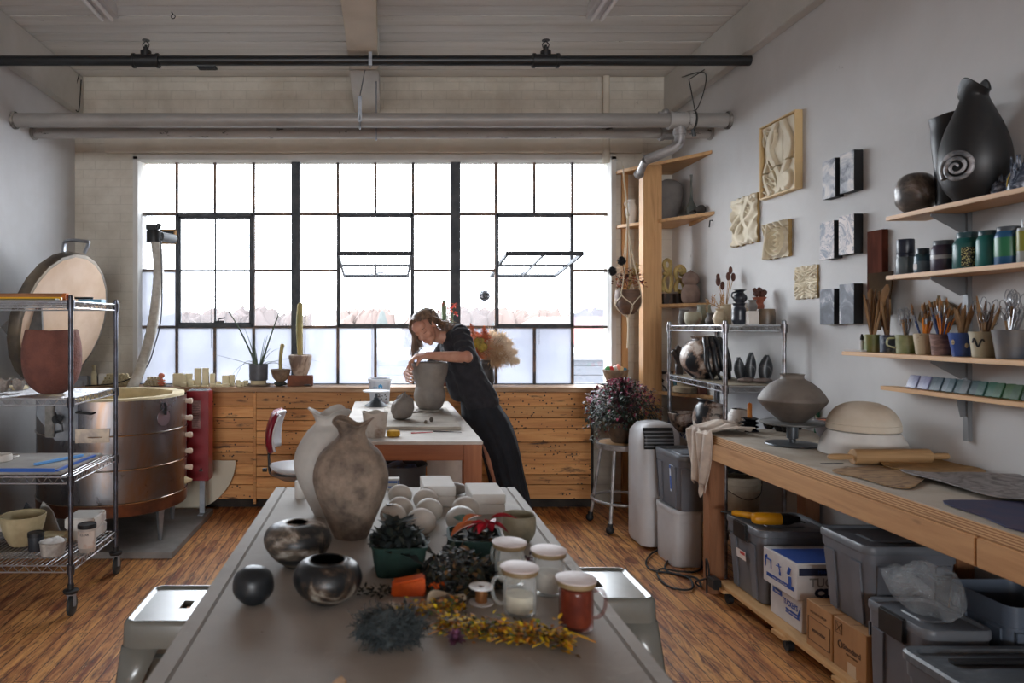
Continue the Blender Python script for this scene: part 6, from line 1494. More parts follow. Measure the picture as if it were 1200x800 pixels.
fp=thing('purple_plant','bushy plant with small purple and green leaves in a brown pot on the round stool','potted plant',(1.79,5.26,SH+.0025))
m=MB();m.lathe(vessel([(.065,0),(.075,.004),(.1,.06),(.125,.13),(.13,.15)],.006),40,wob=lambda a,i,r,z:(r*(1+.012*sin(14*a+z*90)),z));m.build('pot',mat('woven_brown_pot',C(92,74,58),C(64,52,44),r=.6,sc=14,bump=.5),fp)
m=MB();m.lathe([(0,.125),(.12,.125),(.06,.14),(0,.145)],24);m.build('soil',mat('potting_soil',C(40,32,28),r=1),fp)
rnd=random.Random(77)
greens,reds,pale=MB(),MB(),MB()
for k in range(3400):
    a=rnd.uniform(0,2*pi);e=rnd.uniform(-.55,pi/2);rr_=.27*(rnd.random()**.33)*(1+.12*noise.noise(Vector((cos(a)*3,sin(a)*3,e*2))))
    d=Vector((cos(a)*cos(e),sin(a)*cos(e),sin(e)*.82));p=Vector((0,0,.245))+d*rr_
    if p.z<.05:continue
    if p.z<.14 and (p.x**2+p.y**2)<.145**2:continue
    f=rr_/.27;tip=p.z>.3 and f>.8
    tgt=reds if (tip and rnd.random()<.45) or (f>.85 and rnd.random()<.15) else (pale if rnd.random()<.16 and f>.8 else greens)
    leaf_mb(tgt,p,d+Vector((rnd.uniform(-.9,.9),rnd.uniform(-.9,.9),rnd.uniform(-.9,.6))),rnd.uniform(.022,.036),rnd.uniform(.012,.018),rnd.uniform(.1,.6))
for bx,by,bz in ((-.3,-.02,.02),(-.26,-.08,-.06),(.25,-.05,.05),(-.2,-.1,-.02)):
    for k in range(70):
        t_=rnd.random();p=Vector((bx*t_*1.0,by*t_,.2+(bz-.1)*t_*t_*1.2))+Vector((rnd.gauss(0,.018),rnd.gauss(0,.018),rnd.gauss(0,.018)))
        if (p.x**2+p.y**2)<.15**2:continue
        leaf_mb(rnd.choice((greens,pale,reds)),p,Vector((rnd.uniform(-1,1),rnd.uniform(-1,1),rnd.uniform(-1,.6))),.028,.014,.3)
greens.build('leaves',two_sided('plant_greens',[C(44,60,46),C(32,44,36),C(56,72,56),C(44,36,42),C(28,36,32)],.4),fp)
reds.build('red_leaves',two_sided('plant_reds',[C(150,50,78),C(118,36,60),C(94,40,60),C(168,70,96)],.45),fp)
pale.build('pale_leaves',two_sided('plant_pale',[C(150,160,152),C(124,132,128),C(100,108,106)],.3),fp)
m=MB()
for k in range(46):
    a=rnd.uniform(0,2*pi);e=rnd.uniform(0,1.4);d=Vector((cos(a)*cos(e),sin(a)*cos(e),sin(e)*.8));m.tube([(0,0,.13),Vector((0,0,.2))+d*.08,Vector((0,0,.245))+d*.22],.0022,4)
m.build('stems',mat('wine_stem',C(84,46,50),r=.7),fp)
# ================================================================ BY THE STOOL: AIR UNIT AND TOTE
ac=thing('air_unit','white portable air conditioner with a black louvre behind the grey tote','air conditioner',(1.87,4.85,0))
M_acw=mat('white_abs',C(196,196,198),C(186,184,184),r=.45,sc=3)
def rrect(w_,d_,rad,z,n=8,cx=0,cy=0):
    pts=[]
    for sx,sy,a0 in ((1,1,0),(-1,1,pi/2),(-1,-1,pi),(1,-1,1.5*pi)):
        for k in range(n+1):
            a=a0+pi/2*k/n;pts.append((cx+sx*(w_/2-rad)+rad*cos(a),cy+sy*(d_/2-rad)+rad*sin(a),z))
    return pts
def loft(mb,rings,cap0=True,cap1=True):
    n=len(rings[0]);vs=[p for r_ in rings for p in r_]
    fs=[(i*n+j,i*n+(j+1)%n,(i+1)*n+(j+1)%n,(i+1)*n+j) for i in range(len(rings)-1) for j in range(n)]
    if cap0:fs.append(tuple(range(n-1,-1,-1)))
    if cap1:fs.append(tuple((len(rings)-1)*n+j for j in range(n)))
    return mb.add(vs,fs)
m=MB();loft(m,[rrect(.26,.28,.05,.02),rrect(.28,.30,.06,.05),rrect(.28,.30,.06,.70),rrect(.27,.29,.06,.78),rrect(.2,.22,.06,.835),rrect(.1,.12,.04,.85)]);m.build('casing',M_acw,ac,ang=50)
m=MB();m.grid(lambda u,v:(-.125+.2*u,-.157+.07*max(0,v-.45)**1.5,.68+.14*v),10,10);m.build('louvre_recess',M_blackm,ac,solid=.006)
for k in range(5):
    m=MB();z_=.695+k*.024;yy=-.164+.07*max(0,(z_-.68)/.14-.45)**1.5;m.box((-.125,yy-.004,z_),(.075,yy+.01,z_+.008));m.build('louvre',mat('louvre_grey',C(120,122,126),r=.4),ac,bev=.002)
M_binG=mat('grey_tote_plastic',C(104,107,114),C(94,97,104),r=.45,sc=3)
M_lidG=mat('grey_tote_lid',C(108,112,118),C(96,100,106),r=.4,sc=3)
def tote(name,lb,loc,w_,d_,h,rz=0,body=None,lid=None,lidded=True,ribs=True,latches=None,taper=.9,cat='storage bin'):
    """tapered storage bin, base centre at loc"""
    o=thing(name,lb,cat,loc,rz);body=body or M_binG;lid=lid or M_lidG;th=.006;rad=.04
    m=MB();hb=h-(.028 if lidded else 0)
    R_=[rrect(w_*taper*.96,d_*taper*.96,rad*.8,0),rrect(w_*taper,d_*taper,rad,.01),rrect(w_*(.5+taper*.5),d_*(.5+taper*.5),rad,hb*.55),rrect(w_*.965,d_*.965,rad,hb*.86),
          rrect(w_*.99,d_*.99,rad,hb*.865),rrect(w_*.995,d_*.995,rad,hb),rrect(w_*.955,d_*.955,rad*.9,hb),rrect(w_*.93,d_*.93,rad*.9,hb*.8),rrect(w_*taper*.92,d_*taper*.92,rad*.7,.012)]
    loft(m,R_);m.build('bin_body',body,o,ang=40)
    if ribs:
        m=MB()
        for sx in (-.31,.31):
            for sgn in (-1,1):
                m.add([(sx*w_-.022,sgn*d_*taper*.5,.012),(sx*w_+.022,sgn*d_*taper*.5,.012),(sx*w_+.03,sgn*d_*.485,hb*.84),(sx*w_-.03,sgn*d_*.485,hb*.84),
                       (sx*w_-.022,sgn*(d_*taper*.5+.008),.012),(sx*w_+.022,sgn*(d_*taper*.5+.008),.012),(sx*w_+.03,sgn*(d_*.485+.008),hb*.84),(sx*w_-.03,sgn*(d_*.485+.008),hb*.84)],
                      [(4,5,6,7),(0,1,5,4),(1,2,6,5),(2,3,7,6),(3,0,4,7)])
        for sy in (-.26,.26):
            for sgn in (-1,1):
                m.add([(sgn*w_*taper*.5,sy*d_-.022,.012),(sgn*w_*taper*.5,sy*d_+.022,.012),(sgn*w_*.485,sy*d_+.03,hb*.84),(sgn*w_*.485,sy*d_-.03,hb*.84),
                       (sgn*(w_*taper*.5+.008),sy*d_-.022,.012),(sgn*(w_*taper*.5+.008),sy*d_+.022,.012),(sgn*(w_*.485+.008),sy*d_+.03,hb*.84),(sgn*(w_*.485+.008),sy*d_-.03,hb*.84)],
                      [(4,5,6,7),(0,1,5,4),(1,2,6,5),(2,3,7,6),(3,0,4,7)])
        m.build('side_rib',body,o)
    if lidded:
        m=MB();z0=hb-.006
        loft(m,[rrect(w_*1.01,d_*1.01,rad,z0),rrect(w_*1.03,d_*1.03,rad*1.1,z0+.004),rrect(w_*1.03,d_*1.03,rad*1.1,h-.008),rrect(w_*1.0,d_*1.0,rad,h),rrect(w_*.92,d_*.9,rad*.9,h),rrect(w_*.9,d_*.88,rad*.8,h-.012),rrect(w_*.5,d_*.4,rad*.5,h-.012),rrect(w_*.47,d_*.37,rad*.5,h-.006)]);m.build('lid',lid,o,ang=40)
    for (lx,ly,sx,sy) in (latches or []):
        m=MB();m.box((lx-sx/2,ly-sy/2,hb-.06),(lx+sx/2,ly+sy/2,h+.002));m.build('latch',M_blackm,o,bev=.006)
    return o
tt=tote('storage_tote','grey lidded storage tote with a blue striped label beside the round stool',(1.912,4.46,.3665),.225,.40,.345,0,taper=.86)
for nm,bx_,mm_ in (('paper_label',(-.001,-.1,.1,0,-.04,.27),mat('label_paper',C(196,206,220),r=.5)),('label_blue_print',(-.002,-.098,.245,-.001,-.042,.265),M_bboard),('label_blue_print',(-.002,-.095,.115,-.001,-.045,.2),M_bboard)):
    m=MB();m.box(bx_[:3],bx_[3:]);m.build(nm,mm_,tt,(-.0985,0,0),rot=(0,radians(-2.6),0))
tote('low_tote','pale open topped tote carrying the labelled grey one',(1.90,4.5,.0),.20,.30,.36,0,body=M_acw,lid=M_acw,lidded=True,ribs=False,taper=.95)
# ================================================================ WORKBENCH
BX0,BY0,BY1=1.83,1.35,4.115
M_beamw=wood('bench_timber',C(168,122,78),C(196,150,102),C(146,100,62),axis=1,r=.6,grain=10,knots=.8)
wbn=thing('workbench','long wooden workbench with a thick plywood edge along the white wall','workbench')
M_btop=mat('dusty_plywood_top',C(176,166,152),C(150,138,122),r=.8,sc=3,bump=.15)
t=NT('plywood_edge');v=t.coord();sp=t.n('ShaderNodeSeparateXYZ');t.l(v,sp.inputs[0])
mth=t.n('ShaderNodeMath',_operation='MULTIPLY');t.l(sp.outputs['Z'],mth.inputs[0]);mth.inputs[1].default_value=118.0
fr_=t.n('ShaderNodeMath',_operation='FRACT');t.l(mth.outputs[0],fr_.inputs[0])
col=t.ramp(fr_.outputs[0],[(.0,C(150,106,66)),(.4,C(150,106,66)),(.5,C(206,164,116)),(.95,C(200,158,110)),(1.0,C(110,72,42))])
col=t.mix(t.ramp(t.noise(t.coord(scale=(1,2,60)),3,5,.7),[(.3,(1,1,1,1)),(.42,(0,0,0,1))]),col,C(104,72,46));t.bsdf(col,.7);M_ply=t.m
m=MB();m.box((BX0,BY0,.856),(XR-.003,BY1,.896));m.build('plywood_layers',M_ply,wbn,bev=.001,seg=1)
m=MB();m.box((BX0+.004,BY0,.8962),(XR-.003,BY1-.004,.9));m.build('worktop_sheet',M_btop,wbn)
m=MB();m.box((BX0-.012,BY0,.762),(BX0+.026,2.15,.855));m.build('front_rail',M_beamw,wbn,bev=.004)
m=MB();m.box((BX0-.012,2.153,.762),(BX0+.026,BY1-.06,.855));m.build('front_rail',M_beamw,wbn,bev=.004)
m=MB();m.box((BX0-.012,BY1-.058,.762),(XR-.02,BY1-.02,.855));m.build('end_rail',wood('bench_timber_x',C(190,144,96),C(206,160,110),C(160,114,74),axis=0),wbn,bev=.004)
M_bleg=wood('bench_leg_timber',C(116,74,46),C(146,98,64),C(92,58,38),axis=2,r=.6)
for y in (3.93,1.4):
    m=MB();m.box((BX0+.0,y,0),(BX0+.085,y+.085,.76));m.build('leg',M_bleg,wbn,bev=.004)
for y in (3.93,2.9,1.8):
    m=MB();m.box((XR-.1,y,0),(XR-.02,y+.09,.855));m.build('rear_leg',M_bleg,wbn,bev=.004)
BT=.9003
M_cloth=mat('faded_linen',C(206,192,178),C(182,168,156),r=.9,sc=9,bump=.2)
def drape():
    mb=MB();nu,nv=46,60;x0,yc=BX0-.022,3.99
    vs=[]
    for i in range(nu+1):
        for j in range(nv+1):
            u=i/nu;s_=j/nv
            w_=.27*(1-.42*max(0,(s_-.45)/.55));y=yc+(u-.5)*w_+.015*sin(s_*5)
            fold=sin(u*21+1.5*sin(s_*4))*.008+sin(u*9+s_*3)*.009
            L_=.62*s_
            if L_<.24:
                x=x0+.24-L_;z=BT+.014+fold*.9+.03*max(0,sin(u*7+2))*(1-L_/.24)+.045*max(0,1-abs(L_-.10)/.1)*max(0,sin(u*pi));z=max(z,BT+.004)
            else:
                dn=L_-.24;x=x0-.010+fold*1.2-.010*dn;z=BT+.006-dn*(1-.25*abs(sin(u*5+.5)))
                x=min(x,BX0-.016)
            vs.append((x,y,z))
    fs=[(i*(nv+1)+j,(i+1)*(nv+1)+j,(i+1)*(nv+1)+j+1,i*(nv+1)+j+1) for i in range(nu) for j in range(nv)]
    mb.add(vs,fs);return mb
drape().thing('draped_cloth',M_cloth,'crumpled off white cloth hanging over the bench corner','cloth',solid=.003)
x,y=(878.5-VX)*4.02/F,4.02
ch=thing('candle_holder','glossy black tiered candle holder with an orange candle stub','candle holder',(x,y,BT))
m=MB();m.lathe(spline([(0,.0),(.04,.0),(.048,.008),(.03,.018),(.05,.03),(.03,.04),(.052,.052),(.03,.062),(.046,.074),(.03,.082),(.018,.08),(.015,.07),(0,.07)],3),30,wob=lambda a,i,r,z:(r*(1+.06*sin(6*a)),max(z,0)));m.build('holder',mat('glossy_black',C(20,20,22),r=.12),ch)
m=MB();m.lathe([(0,.07),(.0125,.07),(.0125,.155),(.009,.163),(0,.16)],18);m.cyl((0,0,.16),(0,0,.168),.0012);m.build('candle',mat('amber_wax',C(214,132,44),C(196,110,30),r=.4,sc=14),ch)
wx_,wy_=2.08,3.565
bwh=banding((wx_,wy_,BT),'dark steel banding wheel carrying the saucer shaped pot',.125,.118,.148,mat('steel_wheel_base',C(84,88,92),C(64,66,70),r=.4,m=.6,sc=8),mat('steel_wheel_disc',C(110,110,108),C(88,86,84),r=.5,m=.3,sc=10))
for o in bwh.children:
    if o.name.startswith('base'):
        me=o.data;me.clear_geometry();q=MB();q.lathe([(0,0),(.122,0),(.125,.003),(.122,.008),(.03,.011),(.016,.012),(.016,.03),(.026,.034),(.028,.104),(.024,.108),(0,.108)],40);me.from_pydata(q.v,[],q.f);me.polygons.foreach_set('use_smooth',[True]*len(me.polygons));me.set_sharp_from_angle(angle=radians(38))
ufo=thing('saucer_pot','dark grey saucer shaped pot with a short neck on the banding wheel','pot',(wx_,wy_,BT+.1185))
m=MB();m.lathe(vessel([(.055,0),(.06,.004),(.1,.04),(.145,.088),(.156,.107)],.006),64);m.build('lower_half',mat('dark_wet_stoneware',C(98,88,80),C(80,72,66),r=.6,sc=7,bump=.2),ufo)
m=MB();m.lathe([(.1565,.108),(.1575,.111)]+[q for q in spline([(.157,.113),(.15,.13),(.12,.172),(.08,.204),(.058,.216),(.053,.226),(.054,.236),(.058,.242)],5)]+[(.053,.243),(.047,.235),(.048,.22),(.075,.196),(.14,.125),(.15,.113)],64);m.build('upper_half',mat('grey_wet_stoneware',C(116,108,100),C(98,90,84),r=.62,sc=7,bump=.2),ufo)
for k,(px,py,r,h,lb) in enumerate(((901,502,.03,.032,'small glossy black dish behind the wheel, nearest the candle'),(913,505,.026,.035,'small glossy black dish second from the candle, behind the wheel'),(936,503,.02,.03,'tiny glossy black cup showing right of the wheel stem'),(948,503,.022,.034,'small glossy black cup between the wheel stem and the grey bowl'))):
    P=on(px,py,BT);pot('black_dish',[(r*.6,0),(r*.7,.003),(r,h*.7),(r*1.02,h)],mat('glossy_black',C(1,1,1)),lb,(P.x,P.y,BT),'dish',wall=.003,n=24)
x,y=(898-VX)*4.06/F,4.06
pot('black_pourer',[(.02,0),(.024,.003),(.034,.03),(.036,.09),(.03,.105)],mat('glossy_black',C(1,1,1)),'glossy black pouring cup at the back of the bench beside the candle',(2.3,3.99,BT),'cup')
gb=thing('grey_bowl','lilac grey bowl holding orange glazed tools beside the domes','bowl',((970.5-VX)*3.78/F,3.79,BT))
m=MB();m.lathe(vessel([(.03,0),(.036,.003),(.052,.03),(.061,.075),(.062,.098)],.004),36);m.build('bowl',mat('lilac_grey_glaze',C(140,134,138),C(122,116,120),r=.5,sc=5),gb)
m=MB();m.lathe([(0,.088),(.056,.088),(.05,.093),(0,.095)],24);m.build('orange_slip',mat('orange_slip',C(214,120,78),r=.5),gb)
for k,a in enumerate((-.6,.5,2.2)):
    m=MB();m.cyl((.05*cos(a),.05*sin(a),.08),(.058*cos(a),.058*sin(a),.118),.003,n=8);m.build('tool_handle',M_white,gb)
m=MB();m.lathe([(0,0),(.014,0),(.014,.155),(.008,.16),(0,.16)],16);m.thing('green_tube',mat('deep_green_plastic',C(40,96,66),r=.4),'upright dark green tube behind the grey bowl by the wall','tube',((958.5-VX)*3.96/F,3.97,BT))
dx_,dy_=2.28,3.33
t=NT('plaster_dome');v=t.coord();n_=t.noise(v,4,6,.6,.3);col=t.ramp(n_,[(.35,C(196,182,162)),(.65,C(214,204,188))]);t.bsdf(col,.9,0,t.bump(t.noise(v,30,5),.12,.003));M_dome=t.m
m=MB();m.lathe([(r,max(z,0)) for r,z in spline([(0,0),(.17,0),(.183,.004),(.184,.012),(.172,.06),(.145,.105)],6)]+[(.12,.111),(0,.112)],60);m.thing('plaster_mould',M_plaster,'lower wide white plaster mould under the clay dome','mould',(dx_,dy_,BT))
m=MB();m.lathe([(0,0),(.148,0),(.152,.004),(.1515,.028),(.1485,.0305),(.1495,.033)]+[q for q in spline([(.149,.036),(.14,.062),(.112,.1),(.07,.124),(.03,.132),(.0,.133)],5)],60);m.thing('clay_dome',M_dome,'beige clay dome with a ridge resting on the plaster mould','dome',(dx_,dy_,BT+.1125))
rp_=thing('rolling_pin','wooden rolling pin with turned handles on the bench','rolling pin',(2.215,3.06,BT+.0335),radians(1.5))
M_pin=wood('pin_wood',C(150,116,78),C(176,140,98),C(128,96,62),axis=0,grain=24)
m=MB();m.lathe([(0,-.17),(.03,-.17),(.033,-.167),(.033,.167),(.03,.17),(0,.17)],32,ROT(0,pi/2,0));m.build('roller',M_pin,rp_)
for s_ in (-1,1):
    m=MB();m.lathe([(r,s_*z) for r,z in spline([(.008,.17),(.011,.18),(.0135,.21),(.014,.24),(.012,.268),(.006,.278),(.0,.28)],4)][::s_],18,ROT(0,pi/2,0));m.build('handle',M_pin,rp_)
m=MB();m.prism([(-.05,-.004),(.045,-.005),(.052,.0),(.04,.006),(-.05,.004)],0,.002);P=on(975,543,BT);m.thing('metal_rib',M_steel,'thin dark metal blade lying on the bench before the rolling pin','blade',(P.x,P.y,BT),.05)
def slab(pts,z,th,wav,name,m_,lb,seed=0,cat='slab'):
    """thin warped sheet with an outline given on the bench top"""
    poly=[on(px,py,BT) for px,py in pts];poly=[(min(p.x,XR-.012),p.y) for p in poly]
    poly=spline(poly,5,closed=True);cx=sum(p[0]for p in poly)/len(poly);cy=sum(p[1]for p in poly)/len(poly)
    mb=MB();K_=7;n=len(poly);vs=[]
    def zz(x,y,f):return z+max(0.0,wav*(f**2)*(.55+.9*noise.noise(Vector((x*5,y*5,seed)))))
    for s_ in (0,th):
        for k in range(1,K_+1):
            f=k/K_
            for (x,y) in poly:X,Y=cx+(x-cx)*f,cy+(y-cy)*f;vs.append((X-cx,Y-cy,zz(X,Y,f)-BT+s_))
        vs.append((0,0,zz(cx,cy,0)-BT+s_))
    fs=[];M_=K_*n+1
    for b_,flip in ((0,True),(M_,False)):
        for k in range(K_-1):
            for j in range(n):
                q=(b_+k*n+j,b_+k*n+(j+1)%n,b_+(k+1)*n+(j+1)%n,b_+(k+1)*n+j)
                fs.append(q if flip else q[::-1])
        for j in range(n):
            q=(b_+K_*n,b_+(j+1)%n,b_+j);fs.append(q if flip else q[::-1])
    o_=(K_-1)*n
    for j in range(n):fs.append((o_+j,o_+(j+1)%n,M_+o_+(j+1)%n,M_+o_+j)[::-1])
    mb.add(vs,fs);return mb.thing(name,m_,lb,cat,(cx,cy,BT))
M_sl1=mat('brown_veined_slab',C(166,134,96),C(112,84,60),r=.7,sc=6,dist=3,stretch=(1,3,1),bump=.2)
M_sl2=mat('ochre_slab',C(168,132,80),C(134,100,60),r=.7,sc=5,dist=1.5,stretch=(1,2,1),bump=.2)
M_sl3=mat('grey_veined_slab',C(140,134,132),C(92,86,86),r=.65,sc=9,dist=3,bump=.2)
slab([(975,552),(1030,548),(1085,553),(1072,571),(1045,572),(1010,562)],BT+.001,.004,.004,'brown_slab',M_sl1,'thin brown veined slab lying flattest, nearest the bench edge',1)
slab([(1032,546),(1060,538),(1110,541),(1180,553),(1150,560),(1085,558)],BT+.004,.004,.016,'ochre_slab',M_sl2,'curling ochre slab with a wavy rim behind the brown veined one',2)
slab([(1055,556),(1100,561),(1170,563),(1210,566),(1230,590),(1170,588),(1110,574)],BT+.010,.005,.02,'grey_slab',M_sl3,'curling grey veined slab with a dark wavy rim on the bench',3)
slab([(1105,589),(1180,589),(1240,596),(1240,625),(1190,622),(1150,606)],BT+.0012,.004,.003,'navy_sheet',mat('navy_sheet',C(34,42,78),C(62,50,74),r=.8,sc=6,dist=1),'thin navy sheet with violet streaks at the edge of the bench',4,'sheet')
# ================================================================ UNDER THE BENCH
M_ply2=wood('dolly_board',C(190,144,92),C(206,166,116),C(160,116,72),axis=1,grain=9)
do=thing('dolly','low wooden dolly on black casters carrying totes and clay boxes','dolly')
m=MB()
m.box((1.835,2.745,.085),(1.955,3.86,.105));m.box((2.0,2.745,.085),(2.12,3.86,.105));m.box((2.16,2.745,.085),(2.28,3.86,.105));m.build('deck_slats',M_ply2,do,bev=.002)
for y in (2.76,3.2,3.76):
    m=MB();m.box((1.82,y,.066),(2.29,y+.09,.0848));m.build('cross_bar',M_ply2,do,bev=.002)
for x in (1.875,2.23):
    for y in (2.80,3.24,3.80):
        m=MB();m.cyl((x-.013,y,.0265),(x+.013,y,.0265),.026,n=20);m.box((x-.02,y-.02,.05),(x+.02,y+.02,.0655));m.box((x-.018,y-.006,.0265),(x-.014,y+.006,.06));m.box((x+.014,y-.006,.0265),(x+.018,y+.006,.06));m.build('caster',M_black,do)
m=MB();m.box((1.79,3.80,.07),(1.834,3.875,.125));m.build('corner_bumper',M_blackm,do,bev=.004)
DZ=.1055
b1=tote('storage_tote','grey lidded tote carrying the yellow heat gun, at the bench leg',(2.075,3.665,DZ),.40,.36,.375,0,taper=.88,latches=[(-.208,0,.018,.13)])
m=MB();m.box((-.2,-.05,.2),(-.1985,.04,.245));o_=m.build('sticker',mat('tote_sticker',C(214,206,202),r=.5),b1,rot=(0,radians(-3.2),0));o_.location=(.0035,0,-.004)
m=MB();m.box((-.2012,-.045,.226),(-.2,-.0,.24));o_=m.build('sticker_print',mat('red_print',C(190,60,60),r=.5),b1,rot=(0,radians(-3.2),0));o_.location=(.0035,0,-.004)
hgx,hgy=2.02,3.60
gun=thing('heat_gun','yellow and black heat gun lying on the grey tote lid','tool',(hgx,hgy,DZ+.3755+.032),radians(-6))
M_ylw=mat('tool_yellow',C(216,148,22),r=.4)
m=MB();m.lathe([(r,z) for r,z in spline([(0,-.12),(.022,-.118),(.03,-.09),(.031,-.03),(.029,.02)],4)]+[(0,.02)],24,ROT(0,pi/2,0));m.build('motor_housing',M_ylw,gun)
m=MB();m.lathe([(0,.018),(.030,.018),(.031,.05),(.026,.07),(.018,.085),(.016,.11),(.013,.112),(0,.1)],24,ROT(0,pi/2,0));m.build('nozzle_shroud',M_blackm,gun)
m=MB();m.tube(spline([(-.07,.01,-.004),(-.1,.06,-.004),(-.14,.11,-.006),(-.17,.13,-.006)],5),[.022]*8+[.02]*5+[.016]*3,14,flat=.8);m.build('grip',M_ylw,gun)
m=MB();m.tube(spline([(-.17,.13,-.006),(-.2,.15,-.01),(-.19,.2,-.02),(-.05,.2,-.026),(.1,.15,-.028),(.16,.05,-.028)],6),.005,7);m.build('power_cord',M_black,gun)
M_card=mat('white_card',C(206,202,200),C(190,186,184),r=.7,sc=5);M_ink=mat('blue_ink',C(38,74,150),r=.6);M_inkd=mat('navy_ink',C(26,34,62),r=.6)
M_kb=mat('brown_cardboard',C(176,130,84),C(156,112,70),r=.8,sc=5,stretch=(1,1,.3));M_kbink=mat('box_print',C(84,58,40),r=.8);M_tape=mat('clear_tape',C(200,176,146),r=.2)
def carton(name,lb,x0,y1,z0,w_,d_,h,mat_,rz=0):
    """x0 = bench front side, y1 = far side"""
    o=thing(name,lb,'box',(x0,y1-d_,z0),rz)
    m=MB();m.box((0,0,0),(w_,d_,h));m.build('box_body',mat_,o,bev=.003,seg=1)
    m=MB();m.box((.004,d_/2-.0012,h+.0001),(w_-.004,d_/2+.0012,h+.0006));m.build('flap_seam',M_kbink,o)
    return o
EL=(pi/2,0,-pi/2)
EF=(pi/2,0,0)
def card_print(o,w_,d_,h,top):
    q=MB()
    if top:
        q.box((-.0006,.02,.032),(0,d_-.03,.05));q.build('blue_stripe',M_ink,o)
        q=MB()
        def bar(y0,z0,y1,z1,r=.004):q.tube([(-.0008,y0,z0),(-.0008,y1,z1)],r,6)
        yb=d_-.05;bar(yb+.03,.115,yb-.02,.115);bar(yb+.025,.115,yb+.03,.075,.0025);bar(yb-.015,.115,yb-.02,.075,.0025);bar(yb+.015,.13,yb+.028,.12,.006)
        yb=d_-.13;bar(yb,.12,yb-.012,.085,.003);bar(yb+.02,.105,yb-.02,.11,.0025);bar(yb-.012,.085,yb-.014,.068,.005)
        yb=.05;bar(yb,.13,yb+.012,.1,.008);bar(yb,.09,yb-.002,.035,.008);bar(yb-.014,.04,yb+.012,.035,.004)
        q.build('blue_pictures',M_ink,o)
        text('moist clays and glazes','small_print',M_card,o,.013,(-.0012,d_/2-.002,.0405),EL,.0002)
        q=MB();q.box((.01,.02,h+.0007),(w_-.01,d_-.05,h+.0014));q.build('blue_top_print',M_ink,o)
        q=MB();q.box((.01,-.0007,h-.052),(w_-.01,-.0001,h-.018));q.build('blue_heading',M_inkd,o)
        text("Mid-Size Fired",'heading_print',M_ink,o,.022,(w_/2-.01,-.001,h-.035),EF,.0002)
        text("TUCKER'S",'grey_lettering',mat('grey_print',C(130,128,126),r=.7),o,.056,(w_/2+.006,-.0008,.078),EF,.0003,bold=.0012,sx=.95)
        text('CLAY','black_lettering',M_inkd,o,.05,(w_/2-.01,-.0008,.031),EF,.0003,bold=.0035,sx=1.25)
    else:
        q.box((-.0006,d_-.1,h-.045),(0,d_-.02,h-.02));q.box((-.0006,.02,.05),(0,d_-.13,.072));q.build('blue_stripe',M_ink,o)
        text('lumps','small_print',M_card,o,.018,(-.0012,d_-.06,h-.0325),EL,.0002)
        text("TUCKER'S",'blue_lettering',M_ink,o,.036,(-.0008,.09,h-.055),EL,.0003,bold=.001,sx=.72)
        q=MB();q.prism([(.0,0),(.022,0),(.0,.045)],-.0004,.0004,TR(-.0006,.012,h-.08)@ROT(0,0,0)@Matrix.Rotation(pi/2,4,'X')@Matrix.Rotation(pi/2,4,'Y'));q.build('blue_triangle',M_ink,o)
        text('clay & glaze supplies','small_print',M_card,o,.012,(-.0012,.085,.061),EL,.0002)
c_lo=carton('clay_box','lower white and blue printed clay carton, partly behind the leaning tote',1.90,3.44,DZ,.30,.26,.152,M_card);card_print(c_lo,.30,.26,.152,False)
c_hi=carton('clay_box','upper white and blue clay carton with big lettering CLAY',1.872,3.445,DZ+.154,.34,.272,.163,M_card,radians(1));card_print(c_hi,.34,.272,.163,True)
k1=carton('cardboard_box','brown cardboard box with a framed oval print, first behind the tall one',1.865,3.09,DZ,.30,.175,.198,M_kb)
m=MB()
for a_,b_ in (((.012,.03),(.16,.03)),((.16,.03),(.16,.13)),((.16,.13),(.012,.13)),((.012,.13),(.012,.03))):m.tube([(-.0006,a_[0],a_[1]),(-.0006,b_[0],b_[1])],.0016,5)
m.build('printed_frame',M_kbink,k1)
text('DO NOT DROP','box_lettering',M_kbink,k1,.016,(-.0008,.09,.155),EL,.0003)
text('envirotex','box_lettering',M_kbink,k1,.024,(-.0008,.088,.08),EL,.0003,bold=.0008)
k2=carton('cardboard_box','brown cardboard box printed Standard beside the big black latched tote',1.865,2.905,DZ,.30,.2,.2,M_kb)
text('Standard','box_lettering',M_kbink,k2,.03,(-.0008,.085,.1),EL,.0003,bold=.001)
text('clay company','box_lettering',M_kbink,k2,.013,(-.0008,.085,.078),EL,.0003)
m=MB();m.tube([(-.0008,.155+.012*cos(2*pi*k/16),.1+.014*sin(2*pi*k/16)) for k in range(16)],.0024,5,closed=True);m.build('round_mark',M_kbink,k2)
m=MB()
for a_,b_ in (((.145,.14),(.185,.14)),((.185,.14),(.185,.185)),((.185,.185),(.145,.185)),((.145,.185),(.145,.14)),((.152,.147),(.178,.178)),((.178,.147),(.152,.178))):m.tube([(-.0006,a_[0],a_[1]),(-.0006,b_[0],b_[1])],.0012,5)
m.build('square_mark',M_kbink,k2)
m=MB();m.box((-.0006,.06,.0),(.0,.11,.05));m.build('tape',M_tape,k2)
tote('storage_tote','tall slim grey lidded tote standing on the cardboard boxes',(2.07,2.885,DZ+.2012),.37,.31,.335,0,taper=.84)
b3=tote('storage_tote','grey tote with black latch under the crumpled plastic bag',(1.985,2.56,0),.24,.31,.455,0,taper=.92,latches=[(-.125,0,.02,.13)])
b4=tote('storage_tote','wide dark grey tote with a scratched lid at the lower corner of the picture',(1.99,2.13,0),.50,.46,.425,0,taper=.9,body=mat('dark_tote',C(84,88,94),r=.5),lid=mat('scratched_dark_lid',C(86,92,98),C(112,116,120),r=.4,sc=18,stretch=(1,4,1),lo=.5,hi=.75))
m=MB();m.box((-.16,.12,.415),(.2,.14,.4262));m.build('lid_groove',M_black,b4)
